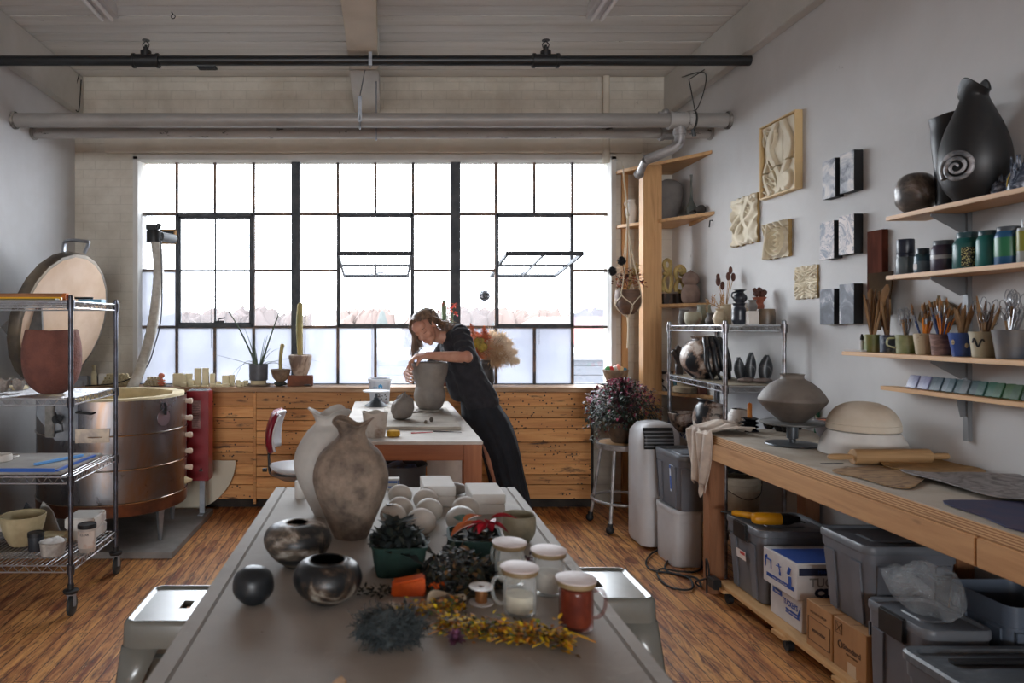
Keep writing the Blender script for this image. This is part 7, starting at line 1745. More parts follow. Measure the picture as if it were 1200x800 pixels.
b5=tote('open_tote','blue grey open tote at the wall under the bench',(2.275,2.53,0),.27,.28,.54,0,taper=.92,lidded=False,body=mat('smoke_blue_tote',C(88,98,112),r=.4))
t=NT('crumpled_film');v=t.coord();n_=t.noise(v,9,6,.7,1.5)
pb=t.n('ShaderNodeBsdfPrincipled');pb.inputs['Base Color'].default_value=C(206,212,216);pb.inputs['Roughness'].default_value=.12
tr=t.n('ShaderNodeBsdfTransparent');mx=t.n('ShaderNodeMixShader');r_=t.n('ShaderNodeMapRange');r_.inputs['From Min'].default_value=.35;r_.inputs['From Max'].default_value=.7;r_.inputs['To Min'].default_value=.12;r_.inputs['To Max'].default_value=.5
t.l(n_,r_.inputs['Value']);t.l(r_.outputs[0],mx.inputs[0]);t.l(tr.outputs[0],mx.inputs[1]);t.l(pb.outputs[0],mx.inputs[2]);t.l(t.bump(n_,1.0,.03),pb.inputs['Normal']);t.l(mx.outputs[0],t.out.inputs['Surface'])
m=MB()
def bagf(v):
    n_=noise.noise(v*9)*.05+noise.noise(v*22)*.022+abs(noise.noise(v*34))*.016
    return Vector((v.x+n_*v.x*3+n_*.4,v.y+n_*.6,max(.004,v.z+n_*.8)))
m.ball((0,0,.085),(.105,.15,.085),56,36,fn=bagf);m.thing('plastic_bag',t.m,'crumpled clear plastic bag on the black latched tote','bag',(1.985,2.575,.4575),ang=20)
pts=[on(px,py,.008) for px,py in ((826,667),(815,646),(785,642),(765,648),(757,660),(765,668),(790,672),(808,678),(811,690),(795,691),(778,683),(770,672),(776,667),(795,670),(812,670),(823,664),(818,650),(800,652),(785,656),(779,664),(784,670),(800,675),(816,678),(822,688))]
m=MB();sp_pts=spline([tuple(p) for p in pts],8);m.tube([(x,y,.008+.004*(k%37>18)) for k,(x,y,z) in enumerate(sp_pts)],.006,8)
cdo=thing('floor_cord','black extension cord coiled on the floor by the bench leg','cord');m.build('cord',M_black,cdo)
m=MB();p=on(793,652,.012);m.bc((p.x,p.y,.016),(.06,.035,.03),.5);m.build('plug',M_black,cdo,bev=.008)
m=MB();A=on(822,688,.008);m.tube(spline([(A.x,A.y,.008),(A.x-.01,A.y+.05,.02),(1.80,3.88,.12),(1.805,3.92,.2),(1.80,3.90,.02)],6),.005,7);m.build('riser',M_black,cdo)
# ================================================================ WALL ART
M_rel=mat('carved_cream_plaster',C(222,212,190),C(206,194,168),r=.8,sc=4,bump=.1)
M_reledge=mat('carved_cream_side',C(176,148,96),C(150,122,74),r=.85,sc=8)
def relief(lb,y0,y1,z0,z1,th,motif,frame=False,ny=64,ragged=0.0):
    """carved panel on the right wall, real relief depth"""
    H_,W_=z1-z0,y1-y0;o=thing('hanging_relief',lb,'wall relief',(XR-.0005,y0,z0))
    nz=int(ny*H_/W_);vs,fs=[],[]
    for i in range(ny+1):
        for j in range(nz+1):
            u,v=i/ny,j/nz
            e=min(u,1-u,v,1-v);d=motif(1-u,v)
            d=d*min(1,e/.02+.15)
            du=ragged*noise.noise(Vector((0,v*9,1.7)))*(abs(u-.5)*2)**6;dv=ragged*noise.noise(Vector((u*9,0,4.2)))*(abs(v-.5)*2)**6
            vs.append((-th*(.4+.6*d)-.002,(u+du)*W_,(v+dv)*H_))
    for i in range(ny):
        for j in range(nz):a=i*(nz+1)+j;fs.append((a,a+1,a+nz+2,a+nz+1))
    m=MB();m.add(vs,fs)
    m.build('carved_face',M_rel,o,ang=70)
    m=MB();n0=len(vs)
    border=[i*(nz+1) for i in range(ny+1)]+[ny*(nz+1)+j for j in range(1,nz+1)]+[i*(nz+1)+nz for i in range(ny-1,-1,-1)]+[j for j in range(nz-1,0,-1)]
    bv_=[vs[k]for k in border];n=len(bv_)
    m.add(bv_+[(-.0005,p[1],p[2]) for p in bv_],[(k,(k+1)%n,n+(k+1)%n,n+k) for k in range(n)]);m.build('panel_edge',M_reledge,o)
    if frame:
        t_=.008;q=MB()
        q.box((-th-.006,-t_,-t_),(0,0,H_+t_));q.box((-th-.006,W_,-t_),(0,W_+t_,H_+t_));q.box((-th-.006,0,-t_),(0,W_,0));q.box((-th-.006,0,H_),(0,W_,H_+t_));q.build('frame',mat('light_wood_frame',C(206,178,130),r=.6),o,bev=.001)
def sstep(a,b,x):t_=max(0,min(1,(x-a)/(b-a)));return t_*t_*(3-2*t_)
def ridge(d,w_):return 1-sstep(w_*.5,w_,abs(d))
def spiral(u,v,cu,cv,turns,R,asp,w_):
    du,dv=(u-cu),(v-cv)*asp;r=sqrt(du*du+dv*dv);a=atan2(dv,du)
    if r>R:return 0
    k=R/turns;ph=(r-k*(a/(2*pi)+.5))/k;ph-=math.floor(ph)
    return max(0,1-abs(ph-.5)*2.6)
def mot1(u,v):
    s1=ridge(u-(.38+.17*sin(v*6.0+.6)),.10);s2=ridge(u-(.72-.12*sin(v*7.5+.2)),.085);s3=ridge(u-(.15+.09*sin(v*9+2)),.06)
    b_=ridge(sqrt((u-.72)**2+((v-.16)*1.2)**2)-.05,.12);sp=spiral(u,v,.2,.82,2.2,.22,1.2,.05)
    s4=ridge(u-(.3+.14*sin(v*6.0+1.1)),.03)
    lowl=max(0,sin((u*1.4+v*3.0)*26))*.7 if (v<.28 and u<.3) else 0
    g=0 if abs(v-(.33+.12*u))<.008 or abs(u-.56)<.006 and v>.45 else 1
    return max(s1,s2,s3*.8,b_,sp,s4*.8,lowl)*g+(0 if g else -.35)
def mot2(u,v):
    f=sin(14*u+5*sin(7*v)+3*noise.noise(Vector((u*3,v*3,1))));return max(spiral(u,v,.72,.8,2.5,.24,1,.05),spiral(u,v,.25,.42,2.2,.24,1,.05),.55+.45*f if v<.9 else .6,ridge(u-.62-.1*sin(v*8),.1))
def mot3(u,v):return max(spiral(u,v,.56,.45,3.2,.46,1,.05),.5+.5*sin(24*(u-.2*v)) if u<.3 else 0,.5+.5*sin((u+v)*26) if v>.82 else 0)
def mot4(u,v):
    u2,v2=abs(u-.5)*2,abs(v-.5)*2;return 0 if u2<.05 or v2<.05 else max(.5+.5*sin(13*u2+8*sin(5*v2)),spiral(u2,v2,.5,.5,2,.4,1,.05))
relief('largest framed cream relief carved with flowing curves, high on the wall',4.135,4.51,2.325,2.775,.04,mot1,frame=True,ny=110)
relief('cream relief of swirls below and left of the framed one',4.60,4.935,2.06,2.385,.035,mot2,ny=90,ragged=.03)
relief('thick square cream relief with one big spiral',4.235,4.50,1.93,2.155,.05,mot3,ny=80,ragged=.02)
relief('smallest cream relief made of four leafy tiles',3.975,4.19,1.665,1.855,.018,mot4,ny=80,ragged=.03)
def canvas_mat(name,stops,sc,seed,dist=2.0):
    t=NT(name);v=t.coord();mp=t.n('ShaderNodeMapping');mp.inputs['Location'].default_value=(seed,seed,seed);t.l(v,mp.inputs['Vector'])
    t.bsdf(t.ramp(t.noise(mp.outputs[0],sc,8,.62,dist),stops),.6);return t.m
cvA=[(.36,C(60,66,78)),(.48,C(156,158,166)),(.6,C(206,200,196))];cvB=[(.40,C(110,118,132)),(.5,C(206,196,194)),(.53,C(100,108,128)),(.57,C(212,202,198))];cvC=[(.38,C(44,50,62)),(.52,C(84,90,104)),(.66,C(196,194,198))]
M_cvside=mat('dark_canvas_side',C(38,42,46),r=.7)
for k,(y0,y1,z0,z1,st_,sd,lb) in enumerate(((3.755,3.865,2.20,2.41,cvA,1,'pale grey narrow canvas, top pair, the one towards the reliefs'),(3.605,3.715,2.205,2.415,cvA,3,'pale grey narrow canvas, top pair, the one towards the spiral vase'),
        (3.765,3.885,1.87,2.075,cvB,5,'white and blue veined canvas, middle pair, towards the reliefs'),(3.605,3.725,1.88,2.085,cvB,8,'white and blue veined canvas, middle pair, towards the wall shelves'),
        (3.765,3.885,1.513,1.707,cvC,9,'stormy blue grey canvas, lowest pair, towards the small leafy relief'),(3.605,3.72,1.517,1.725,cvC,12,'stormy blue grey canvas, lowest pair, towards the brush cups'))):
    o=thing('hanging_canvas',lb,'painting',(XR-.0005,y0,z0));w_,h_=y1-y0,z1-z0
    m=MB();m.box((-.048,0,0),(0,w_,h_));m.build('stretcher_sides',M_cvside,o,bev=.002,seg=1)
    m=MB();m.box((-.0492,.0005,.0005),(-.048,w_-.0005,h_-.0005));m.build('painted_face',canvas_mat('canvas_paint_%d'%k,st_,7 if st_ is not cvC else 5,sd),o)
# ================================================================ WALL SHELVES
def wshelf(lb,z,xf,y1,y0=1.9,th=.019,name='wall_shelf'):
    o=thing(name,lb,'shelf');m=MB();m.box((xf,y0,z-th),(XR-.024,y1,z));m.build('shelf_board',M_shlY,o,bev=.002)
    for yb in (2.95,2.35):
        m=MB();m.prism([(0,0),(0,-.075),(-.02,-.08),(-(XR-.03-xf)+.03,-.012),(-(XR-.03-xf)+.03,0)],-.002,.002,TR(XR-.02,yb,z-th-.0004)@ROT(pi/2,0,0));m.build('bracket',mat('grey_bracket',C(120,122,124),r=.5,m=.3),o)
    return o
wshelf('top pine wall shelf carrying the black spiral vase',1.997,2.265,3.16);wshelf('second pine wall shelf carrying the glaze jars',1.731,2.265,3.16)
wshelf('third pine wall shelf carrying cups of brushes',1.380,2.265,3.465);wshelf('narrow lowest pine wall rail carrying the row of glaze tiles',1.219,2.375,3.35)
for yb in (2.95,2.35):
    m=MB();m.box((XR-.0195,yb-.0125,1.02),(XR-.0005,yb+.0125,2.12));o=m.thing('shelf_standard',mat('grey_bracket',C(1,1,1)),'upright grey slotted metal strip behind the wall shelves, '+('the one nearer the tile rail end' if yb>2.5 else 'the one beyond the picture edge'),'bracket strip')
def wpt(px,X):Y=F*X/(px-VX);return X,Y
def wp(name,prof,m_,lb,px,z,X=2.36,cat='jar',**kw):
    x,y=wpt(px,X);return pot(name,prof,m_,lb,(x,y,z+.0004),cat,**kw)
TS=1.9975
m=MB();m.lathe([(r,max(z,0)) for r,z in spline([(0,0),(.03,.001),(.07,.04),(.08,.09),(.073,.138),(.046,.172),(0,.184)],6)],40);x,y=2.345,3.085
m.thing('smoky_sphere',smoke_mat('burnished_sphere',C(84,80,78),C(196,194,198),C(130,122,114),.42,.6,6,rough=.3,seed=6.0),'burnished grey sphere at the free end of the top wall shelf','sphere',(x,y,TS),1.0)
M_bk=smoke_mat('black_smoked_vase',C(30,31,33),C(96,84,76),C(44,42,41),.58,.8,5,rough=.45,seed=9.0)
frilled('flared_vase',[(.036,0),(.04,.004),(.042,.08),(.045,.16),(.053,.24),(.058,.3),(.058,.35),(.066,.395)],M_bk,'dark cylindrical vase with a flared mouth behind the spiral one',(2.395,2.975,TS),1.0,wall=.005,amp=.004,lobes=2,sag=.006)
sv=thing('spiral_vase','tallest black vase with a coiled spiral on its belly, top wall shelf','vase',(2.345,2.78,TS))
prof=[(.055,0),(.062,.005),(.1,.06),(.12,.13),(.118,.2),(.098,.28),(.07,.35),(.05,.4),(.046,.43),(.05,.455)]
m=MB();m.lathe(vessel(prof,.006),60,wob=lambda a,i,r,z:(r*(1+.02*sin(2*a))+(.018*max(0,(z-.42)/.035)*(1 if r>.04 else 0))*abs(sin(a*1.0+.3))**3,z+(.03*max(0,(z-.4)/.055))*sin(2*a+1.2)));m.build('vase_body',M_bk,sv)
m=MB();ctr=radians(205)
def on_v(da,z,off):
    r=.119+off;return Vector((r*cos(ctr+da),r*sin(ctr+da),z))
sp_=[]
for k in range(90):
    t_=k/89;th_=t_*2*pi*2.6;R_=.006+.052*t_;sp_.append(on_v(R_*cos(th_)/.12,.125+R_*sin(th_)*1.1,.004+.012*(1-t_)))
m.tube(sp_,[.004+.007*k/89 for k in range(90)],10);m.build('spiral_coil',smoke_mat('burnished_coil',C(90,92,96),C(170,170,174),C(120,120,122),.4,.6,9,rough=.25,seed=3.0),sv)
M_dplate=mat('black_plate',C(30,30,32),r=.35)
o=thing('leaning_plate','black plate with a thin yellow rim leaning behind the spiral vase','plate',(2.36,2.615,TS))
m=MB();T0=TR(0,0,.047)@ROT(radians(12),0,.3)@ROT(pi/2,0,0);m.lathe([(0,-.003),(.044,-.003),(.046,0),(.044,.003),(0,.003)],36,T0);m.build('plate',M_dplate,o)
m=MB();m.tube([T0@Vector((.0455*cos(2*pi*k/40),.0455*sin(2*pi*k/40),.001)) for k in range(40)],.0018,6,closed=True);m.build('yellow_rim',mat('yellow_rim',C(176,150,70),r=.4),o)
M_shard=smoke_mat('blue_grey_crystal',C(56,64,78),C(170,180,196),C(100,110,126),.45,.65,30,rough=.25,seed=1.0)
for px,s_,lb in ((1171,.8,'smaller blue grey crystal cluster sculpture on the top wall shelf'),(1195,1.15,'taller blue grey crystal cluster sculpture at the picture edge of the top shelf')):
    x,y=wpt(px,2.36);m=MB();rnd=random.Random(px)
    m.lathe(spline([(0,0),(.03*s_,.0),(.036*s_,.02*s_),(.032*s_,.06*s_),(.02*s_,.07*s_)],4),16)
    m.v=[(a,b,max(c,0)) for a,b,c in m.v]
    for k in range(26):
        a=rnd.uniform(0,2*pi);q=rnd.uniform(0,.028)*s_;h_=rnd.uniform(.06,.125)*s_;m.tube([(q*cos(a),q*sin(a),.03*s_),(q*cos(a)*1.25,q*sin(a)*1.25,h_)],[.0075*s_,.002],5)
    m.thing('crystal_sculpture',M_shard,lb,'sculpture',(x,y,TS))
def gjar(px,r,h,cap_r,cap_h,body,cap,lb,X=2.36,band=None,extra=None,shoulder=.82):
    x,y=wpt(px,X);o=thing('glaze_jar',lb,'jar',(x,y,1.7315))
    m=MB();m.lathe([(0,0),(r*.94,0),(r,.004),(r,h*shoulder),(r*.92,h*(shoulder+.08)),(cap_r*.95,h*.96),(cap_r*.9,h),(0,h)],32);m.build('jar_body',body,o)
    m=MB();m.lathe([(0,h+cap_h),(cap_r*.96,h+cap_h),(cap_r,h+cap_h-.002),(cap_r,h*.965),(cap_r*.9,h*.965)],32)
    m.build('lid',cap,o)
    if band:
        z0,z1,bm=band;m=MB();m.lathe([(r+.0006,h*z0),(r+.0008,h*(z0+.01)),(r+.0008,h*(z1-.01)),(r+.0006,h*z1)],32);m.build('label_band',bm,o)
    return o
mm=lambda n,r_,g_,b_,ro=.35:mat(n,C(r_,g_,b_),r=ro)
g1=gjar(1061,.036,.088,.034,.012,mm('jar_steel',86,96,100),mm('navy_cap',26,32,48),'steel grey jar with a second dark navy jar on its lid, first on the shelf')
x,y=wpt(1061,2.36)
m=MB();m.lathe([(0,0),(.0335,0),(.0345,.003),(.0345,.06),(.033,.064),(0,.064)],32);m.thing('navy_pot',mm('navy_cap',1,1,1),'short dark navy pot stacked on the first glaze jar','jar',(x,y,1.7315+.1003))
g2=gjar(1081.5,.032,.092,.024,.02,mm('jar_teal_dark',34,70,84),mm('teal_cap',30,44,52),'slim dark teal jar second on the shelf',band=(.15,.6,mm('teal_label',84,104,116)))
m=MB();m.box((-.0335,-.01,.02),(-.0325,.012,.045));m.build('printed_square',M_card,g2)
g3=gjar(1105.5,.044,.118,.036,.014,mm('jar_violet',58,50,66),mm('grey_cap',76,82,88),'fat dark violet glaze jar with a pale label stripe',band=(.46,.6,mm('violet_label',150,150,152)),shoulder=.78)
g4=gjar(1134,.049,.132,.036,.018,mm('jar_sea',26,86,84),mm('sea_cap',44,74,80),'largest sea green glaze jar with a spotted black and yellow sticker',shoulder=.76)
x,y=wpt(1134,2.36)
m=MB();m.lathe([(.0497,.01),(.05,.012),(.05,.086),(.0497,.088)],20,RZ(pi*1.15),ang=1.35);
t=NT('spotted_sticker');vo=t.n('ShaderNodeTexVoronoi',Scale=190.0);t.l(t.coord(),vo.inputs['Vector']);t.bsdf(t.ramp(vo.outputs['Distance'],[(.38,C(196,190,130)),(.46,C(26,28,26))]),.5);m.build('spotted_sticker',t.m,g4)
gjar(1158.5,.04,.13,.032,.014,mm('jar_green',24,96,92),mm('sea_cap',1,1,1),'plain green glaze jar after the spotted one',shoulder=.8)
gjar(1182,.042,.135,.036,.012,mm('jar_blue',34,84,124),mm('grey_cap',1,1,1),'blue glaze jar with a wide green label',band=(.25,.78,mm('green_label',40,110,74)),shoulder=.82)
gjar(1202,.026,.135,.012,.028,mm('jar_clearish',150,154,150),mm('white_cap',176,180,182),'slender clear bottle with a yellow green label at the picture edge',band=(.35,.9,mm('lime_label',130,130,50)),shoulder=.9)
o=thing('hanging_plank','dark red brown wooden plank hanging on the wall behind the brush cups','paddle',(XR-.0005,3.425,1.56))
m=MB();m.box((-.03,0,0),(0,.11,.42));m.build('plank',mat('mahogany',C(92,50,38),C(66,34,26),r=.95,sc=9,stretch=(3,3,.4),Specular__IOR__Level=.08),o,bev=.002)
m=MB();m.prism([(0,.22),(.175,.22),(.155,.08),(.11,.0),(.09,-.06),(.06,-.06),(.04,.02)],-.003,.003,TR(XR-.06,3.485,1.545)@RZ(-pi/2)@ROT(pi/2,0,0));m.thing('hanging_scraper',mat('tobacco_card',C(66,50,34),C(54,42,30),r=.95,sc=5,Specular__IOR__Level=.08),'tobacco brown kite shaped scraper hanging beside the plank','scraper',bev=.001)
m=MB();x,y=wpt(1096,XR-.03)
m.prism([(.11*cos(a),.085*sin(a)) for a in [pi*(k/20) for k in range(21)]]+[(-.08,-.02),(.08,-.02)],-.008,.008,ROT(pi/2,0,pi/2));m.tube([(0,0,-.01),(0,0,.11)],.006,6)
m.thing('hanging_brush',mat('fan_bristle',C(116,98,70),C(78,64,48),r=.9,sc=30,stretch=(1,1,.2),bump=.4),'wide round topped bristle brush hanging on the wall behind the orange brushes','brush',(XR-.014,y,1.53))
CS=1.3805
def cup(px,r,h,m_,lb,X=2.345,base=.72,prof=None,handle=False):
    x,y=wpt(px,X);o=thing('brush_cup',lb,'cup',(x,y,CS))
    m=MB();m.lathe(vessel(prof or [(r*base,0),(r*(base+.06),.003),(r*(base+1)/2+.001,h*.5),(r,h)],.0035),36);m.build('cup_body',m_,o)
    if handle:
        m=MB();m.tube(spline([(-r*.8,r*.5,h*.85),(-r*1.3,r*.9,h*.8),(-r*1.35,r*.95,h*.45),(-r*.75,r*.6,h*.3)],5),.0045,8);m.build('handle',m_,o)
    return x,y
CW={'sgreen':mat('moss_glaze',C(104,116,60),C(130,114,60),r=.45,sc=7),'bw':mat('blue_white_glaze',C(60,72,92),C(150,158,166),r=.45,sc=14,lo=.5,hi=.62),'mug':mat('celadon_moss_glaze',C(150,152,116),C(92,104,44),r=.4,sc=6),
      'speck':mat('speckled_cream',C(176,160,132),C(90,70,56),r=.55,sc=22,lo=.62,hi=.68),'pink':mat('scored_pinkish_clay',C(142,112,102),C(96,74,68),r=.8,sc=16,bump=.6,stretch=(1,1,4)),'blue':mat('cobalt_glaze',C(40,68,132),C(60,90,150),r=.3,sc=5),
      'swirl':mat('khaki_glaze',C(164,154,128),C(146,136,112),r=.5,sc=6),'dark':mat('grey_blue_glaze',C(104,98,92),C(72,80,92),r=.45,sc=5)}
cups=[(1022,.034,.082,'sgreen','moss green cup of wooden tools, first on the brush shelf',.88),(1041,.034,.08,'bw','blue and white cup behind the wooden tools',.9),(1062,.042,.082,'mug','celadon mug with a handle holding metal tools',.82),
        (1083,.040,.09,'speck','speckled cream cup of orange brushes',.68),(1103,.040,.088,'pink','scored pinkish clay cup of brushes',.74),(1127,.046,.094,'blue','cobalt blue cup of wooden handles',.6),(1153,.048,.1,'swirl','khaki cup painted with a black swirl',.7),(1184,.056,.108,'dark','large grey blue cup of wire loop tools',.68)]
CUP={}
for px,r,h,k_,lb,bs_ in cups:
    x,y=cup(px,r,h,CW[k_],lb,base=bs_,handle=(k_=='mug'),X=2.35 if k_!='bw' else 2.37);CUP[k_]=(x,y,r,h)
x,y,r,h=CUP['swirl'];so=[o for o in COL.objects if o.get('label')=='khaki cup painted with a black swirl'][0]
m=MB();ps_=[]
for k in range(30):
    t_=k/29;a=radians(205)+.9*(t_-.5);ps_.append(((r*.93)*cos(a),(r*.93)*sin(a),.058+.018*sin(t_*9)*(1-.3*t_)))
m.tube(ps_,.0032,6);m.build('painted_swirl',M_black,so)
x,y,r,h=CUP['blue'];so=[o for o in COL.objects if str(o.get('label','')).startswith('cobalt blue cup')][0]
for a,z in ((3.3,.058),(4.4,.045)):
    m=MB();m.ball((r*.9*cos(a),r*.9*sin(a),z),(.006,.006,.011),10,6);m.build('pale_mark',CW['speck'],so)
M_tw=mat('tool_wood',C(146,114,78),C(112,82,54),r=.6,sc=8);M_twd=mat('tool_wood_dark',C(96,70,50),C(70,50,38),r=.6,sc=8);M_or=mat('brush_orange',C(214,128,40),r=.4);M_bl=mat('brush_blue',C(38,66,120),r=.4);M_sil=mat('tool_steel',C(150,152,156),r=.3,m=.9);M_bri=mat('bristle',C(150,110,70),C(84,60,44),r=.9)
rnd=random.Random(55);tool_n=0
def tool(kind,c,a,lean,L_,lb,group):
    """one tool standing in a cup: base inside the cup, leaning outwards"""
    x,y,r,h=CUP[c];bx,by=x-.35*r*.6*cos(a),y-.35*r*.6*sin(a)
    d=Vector((cos(a)*sin(lean),sin(a)*sin(lean),cos(lean)));o=thing(kind,lb,'tool' if 'brush' not in kind else 'brush',(bx,by,CS+.008),group=group)
    if (Vector((bx,by,0))+d*L_).x>XR-.025:d=Vector((-abs(d.x)*.3,d.y,d.z)).normalized()
    if kind=='paint_brush':
        m=MB();m.tube([d*0,d*L_*.72],.003,7);m.build('handle',M_or if rnd.random()<.75 else M_bl,o)
        m=MB();m.tube([d*L_*.72,d*L_*.86],.0038,7);m.build('ferrule',M_sil,o)
        m=MB();m.tube([d*L_*.86,d*L_*.93,d*L_],[.0038,.005,.0015],7);m.build('bristles',M_bri,o)
    elif kind=='loop_tool':
        m=MB();m.tube([d*0,d*L_*.75],.004,7);m.build('handle',M_tw if rnd.random()<.5 else M_sil,o)
        s_=d.cross(Vector((1,.2,0))).normalized();c_=d*L_*.88;m=MB();m.tube([c_+s_*.012*cos(2*pi*k/14)+d*L_*.13*sin(2*pi*k/14) for k in range(14)],.0014,5,closed=True);m.build('wire_loop',M_sil,o)
    elif kind=='wooden_tool':
        m=MB();m.tube([d*0,d*L_*.5,d*L_*.8,d*L_],[.004,.005,.0075,.003],8,flat=.6);m.build('shaft',M_tw if rnd.random()<.7 else M_twd,o)
    elif kind=='wooden_spoon':
        m=MB();m.tube([d*0,d*L_*.7],.005,8);m.build('handle',M_tw,o);m=MB();m.tube([d*L_*.66,d*L_*.78,d*L_*.92,d*L_],[.006,.018,.018,.006],12,flat=.4);m.build('bowl',M_tw,o)
for k in range(10):tool('wooden_tool','sgreen',rnd.uniform(0,6.28),rnd.uniform(.05,.3),rnd.uniform(.2,.3),'wooden modelling stick standing in the moss green cup','sticks in the moss green cup')
tool('wooden_spoon','sgreen',-1.6,.35,.33,'long wooden spoon leaning out of the moss green cup',None);tool('wooden_spoon','sgreen',1.2,.1,.3,'upright wooden spoon in the moss green cup',None)
for k in range(9):tool('wooden_tool','bw',rnd.uniform(0,6.28),rnd.uniform(.05,.3),rnd.uniform(.2,.32),'thin wooden stick standing in the blue and white cup','sticks in the blue and white cup')
for k in range(14):tool('loop_tool','mug',rnd.uniform(0,6.28),rnd.uniform(.05,.3),rnd.uniform(.14,.2),'metal loop tool standing in the celadon mug','loop tools in the celadon mug')
for k in range(22):tool('paint_brush','speck',rnd.uniform(0,6.28),rnd.uniform(.05,.38),rnd.uniform(.17,.23),'slim paint brush with an orange or blue handle in the speckled cup','brushes in the speckled cup')
for k in range(24):tool('paint_brush','pink',rnd.uniform(0,6.28),rnd.uniform(.05,.38),rnd.uniform(.17,.24),'slim paint brush with an orange or blue handle in the scored pinkish cup','brushes in the pinkish cup')
for k in range(13):tool('wooden_tool','blue',rnd.uniform(0,6.28),rnd.uniform(.05,.3),rnd.uniform(.15,.21),'stubby wooden handle standing in the cobalt cup','handles in the cobalt cup')
for k in range(20):tool('loop_tool' if k%2 else 'wooden_tool','swirl',rnd.uniform(0,6.28),rnd.uniform(.05,.36),rnd.uniform(.16,.25),'steel or wooden carving tool standing in the swirl painted cup','tools in the swirl painted cup')
for k in range(20):tool('loop_tool','dark',rnd.uniform(0,6.28),rnd.uniform(.05,.36),rnd.uniform(.17,.26),'wire loop tool standing in the large grey blue cup','loop tools in the large grey blue cup')
x,y=wpt(1010,2.33);dp=thing('dropper_bottle','tiny clear dropper bottle with a black cap at the free end of the brush shelf','bottle',(x,y,CS));m=MB();m.lathe([(0,0),(.01,0),(.0105,.05),(.006,.056),(0,.056)],16);m.build('bottle',M_card,dp);m=MB();m.lathe([(0,.056),(.008,.056),(.008,.066),(.004,.085),(0,.086)],14);m.build('cap',M_black,dp)
m=MB();m.box((-.02,-.05,0),(.02,.05,.01));m.thing('small_notebook',M_card,'little flat white notebook lying at the free end of the brush shelf','notebook',(2.30,3.41,CS),.2,bev=.001)
tcols=[(120,122,150),(104,108,142),(134,138,168),(120,124,158),(70,88,98),(52,72,84),(96,112,124),(60,84,94),(50,78,84),(70,80,84),(36,66,70),(34,74,66),(30,84,62),(36,78,50),(48,84,44),(42,74,46),(34,60,46),(40,66,50),(26,52,56),(30,48,50),(28,44,46),(34,52,50),(24,44,48),(30,56,56)]
y=3.245
for k,(r_,g_,b_) in enumerate(tcols):
    m=MB();m.box((-.004,-.0,0),(.004,.033+(.006 if k>8 else 0),.063));wd=.035+(.006 if k>8 else 0);y-=wd*.97
    o=m.build('glaze_tile',mat('tile_glaze_%d'%k,C(r_,g_,b_),C(min(255,r_+30),min(255,g_+30),min(255,b_+30)),r=.3,sc=9),None,(2.42-.0055*(k%2),y,1.2215),rot=(radians(-3),radians(24),0),bev=.002,seg=1)
    tag(o,'small glazed test tile in the blue to green row leaning on the lowest wall rail','tile','glaze test tiles on the lowest rail')
# ================================================================ THE POTTER
pot_er=thing('person','woman in dark top and long black skirt bending over the clay pot','person',(.9,5.03,0))
PO=Vector((.9,5.03,0))
def cap(mb,p0,p1,r0,r1=None,n=16):
    r1=r0 if r1 is None else r1;p0,p1=Vector(p0),Vector(p1);d=p1-p0;L=d.length
    q=d.to_track_quat('Z','Y').to_matrix().to_4x4();pr=[]
    for k in range(7):a=-pi/2+pi/2*k/6;pr.append((max(r0*cos(a),0),r0*sin(a)))
    for k in range(7):a=pi/2*k/6;pr.append((max(r1*cos(a),0),L+r1*sin(a)))
    pr[0]=(0,-r0);pr[-1]=(0,L+r1)
    mb.lathe(pr,n,TR(p0)@q)
def chain(mb,pts,rs,n=16):
    for a,b,r0,r1 in zip(pts,pts[1:],rs,rs[1:]):cap(mb,a,b,r0,r1,n)
def fuse(mb,name,m_,parent,vox,it,fn=None,fac=.6):
    """one continuous skin round overlapping limbs"""
    o=mb.build('tmp',m_,None,ang=180);md=o.modifiers.new('r','REMESH');md.mode='VOXEL';md.voxel_size=vox
    sm=o.modifiers.new('s','SMOOTH');sm.iterations=it;sm.factor=fac
    dg=bpy.context.evaluated_depsgraph_get();me=bpy.data.meshes.new_from_object(o.evaluated_get(dg));me.name=name
    bpy.data.objects.remove(o)
    cn=[(v.co.copy(),v.normal.copy()) for v in me.vertices]
    for v,(co,n_) in zip(me.vertices,cn):
        if fn:co=co+fn(co,n_)
        v.co=co-PO
    me.materials.clear();me.materials.append(m_);me.polygons.foreach_set('use_smooth',[True]*len(me.polygons))
    c=bpy.data.objects.new(name,me);COL.objects.link(c);c.parent=parent;return c
M_skin=mat('skin',C(196,146,122),C(180,126,104),r=.5,sc=9,Subsurface__Weight=.12,Subsurface__Scale=.01)
M_hair=mat('brown_hair',C(134,104,80),C(70,52,42),r=.42,sc=40,stretch=(1,1,.15))
M_shirt=mat('charcoal_knit',C(44,43,48),C(36,35,40),r=.95,sc=20,bump=.15)
M_skirt=mat('black_cotton',C(26,30,38),C(20,22,28),r=.9,sc=12,bump=.1)
HU=Vector((-.62,-.22,.75)).normalized();HF=Vector((-.36,-.74,-.52));HF=(HF-HU*HF.dot(HU)).normalized();HS=HU.cross(HF)
HC=Vector((.290,4.93,1.494))
def HL(x,y,z):return HC+HS*x+HF*y+HU*z
Hm=Matrix(((HS.x,HF.x,HU.x,HC.x),(HS.y,HF.y,HU.y,HC.y),(HS.z,HF.z,HU.z,HC.z),(0,0,0,1)))
b=MB()
def hb_(c,r,nu=24,nv=16):b.ball(c,r,nu,nv,T=Hm)
hb_((0,-.018,.028),(.073,.09,.082));hb_((0,.02,-.02),(.062,.068,.07));hb_((0,.034,-.062),(.047,.05,.048));hb_((0,.062,-.096),(.02,.018,.017))
hb_((0,.05,.045),(.055,.042,.045))
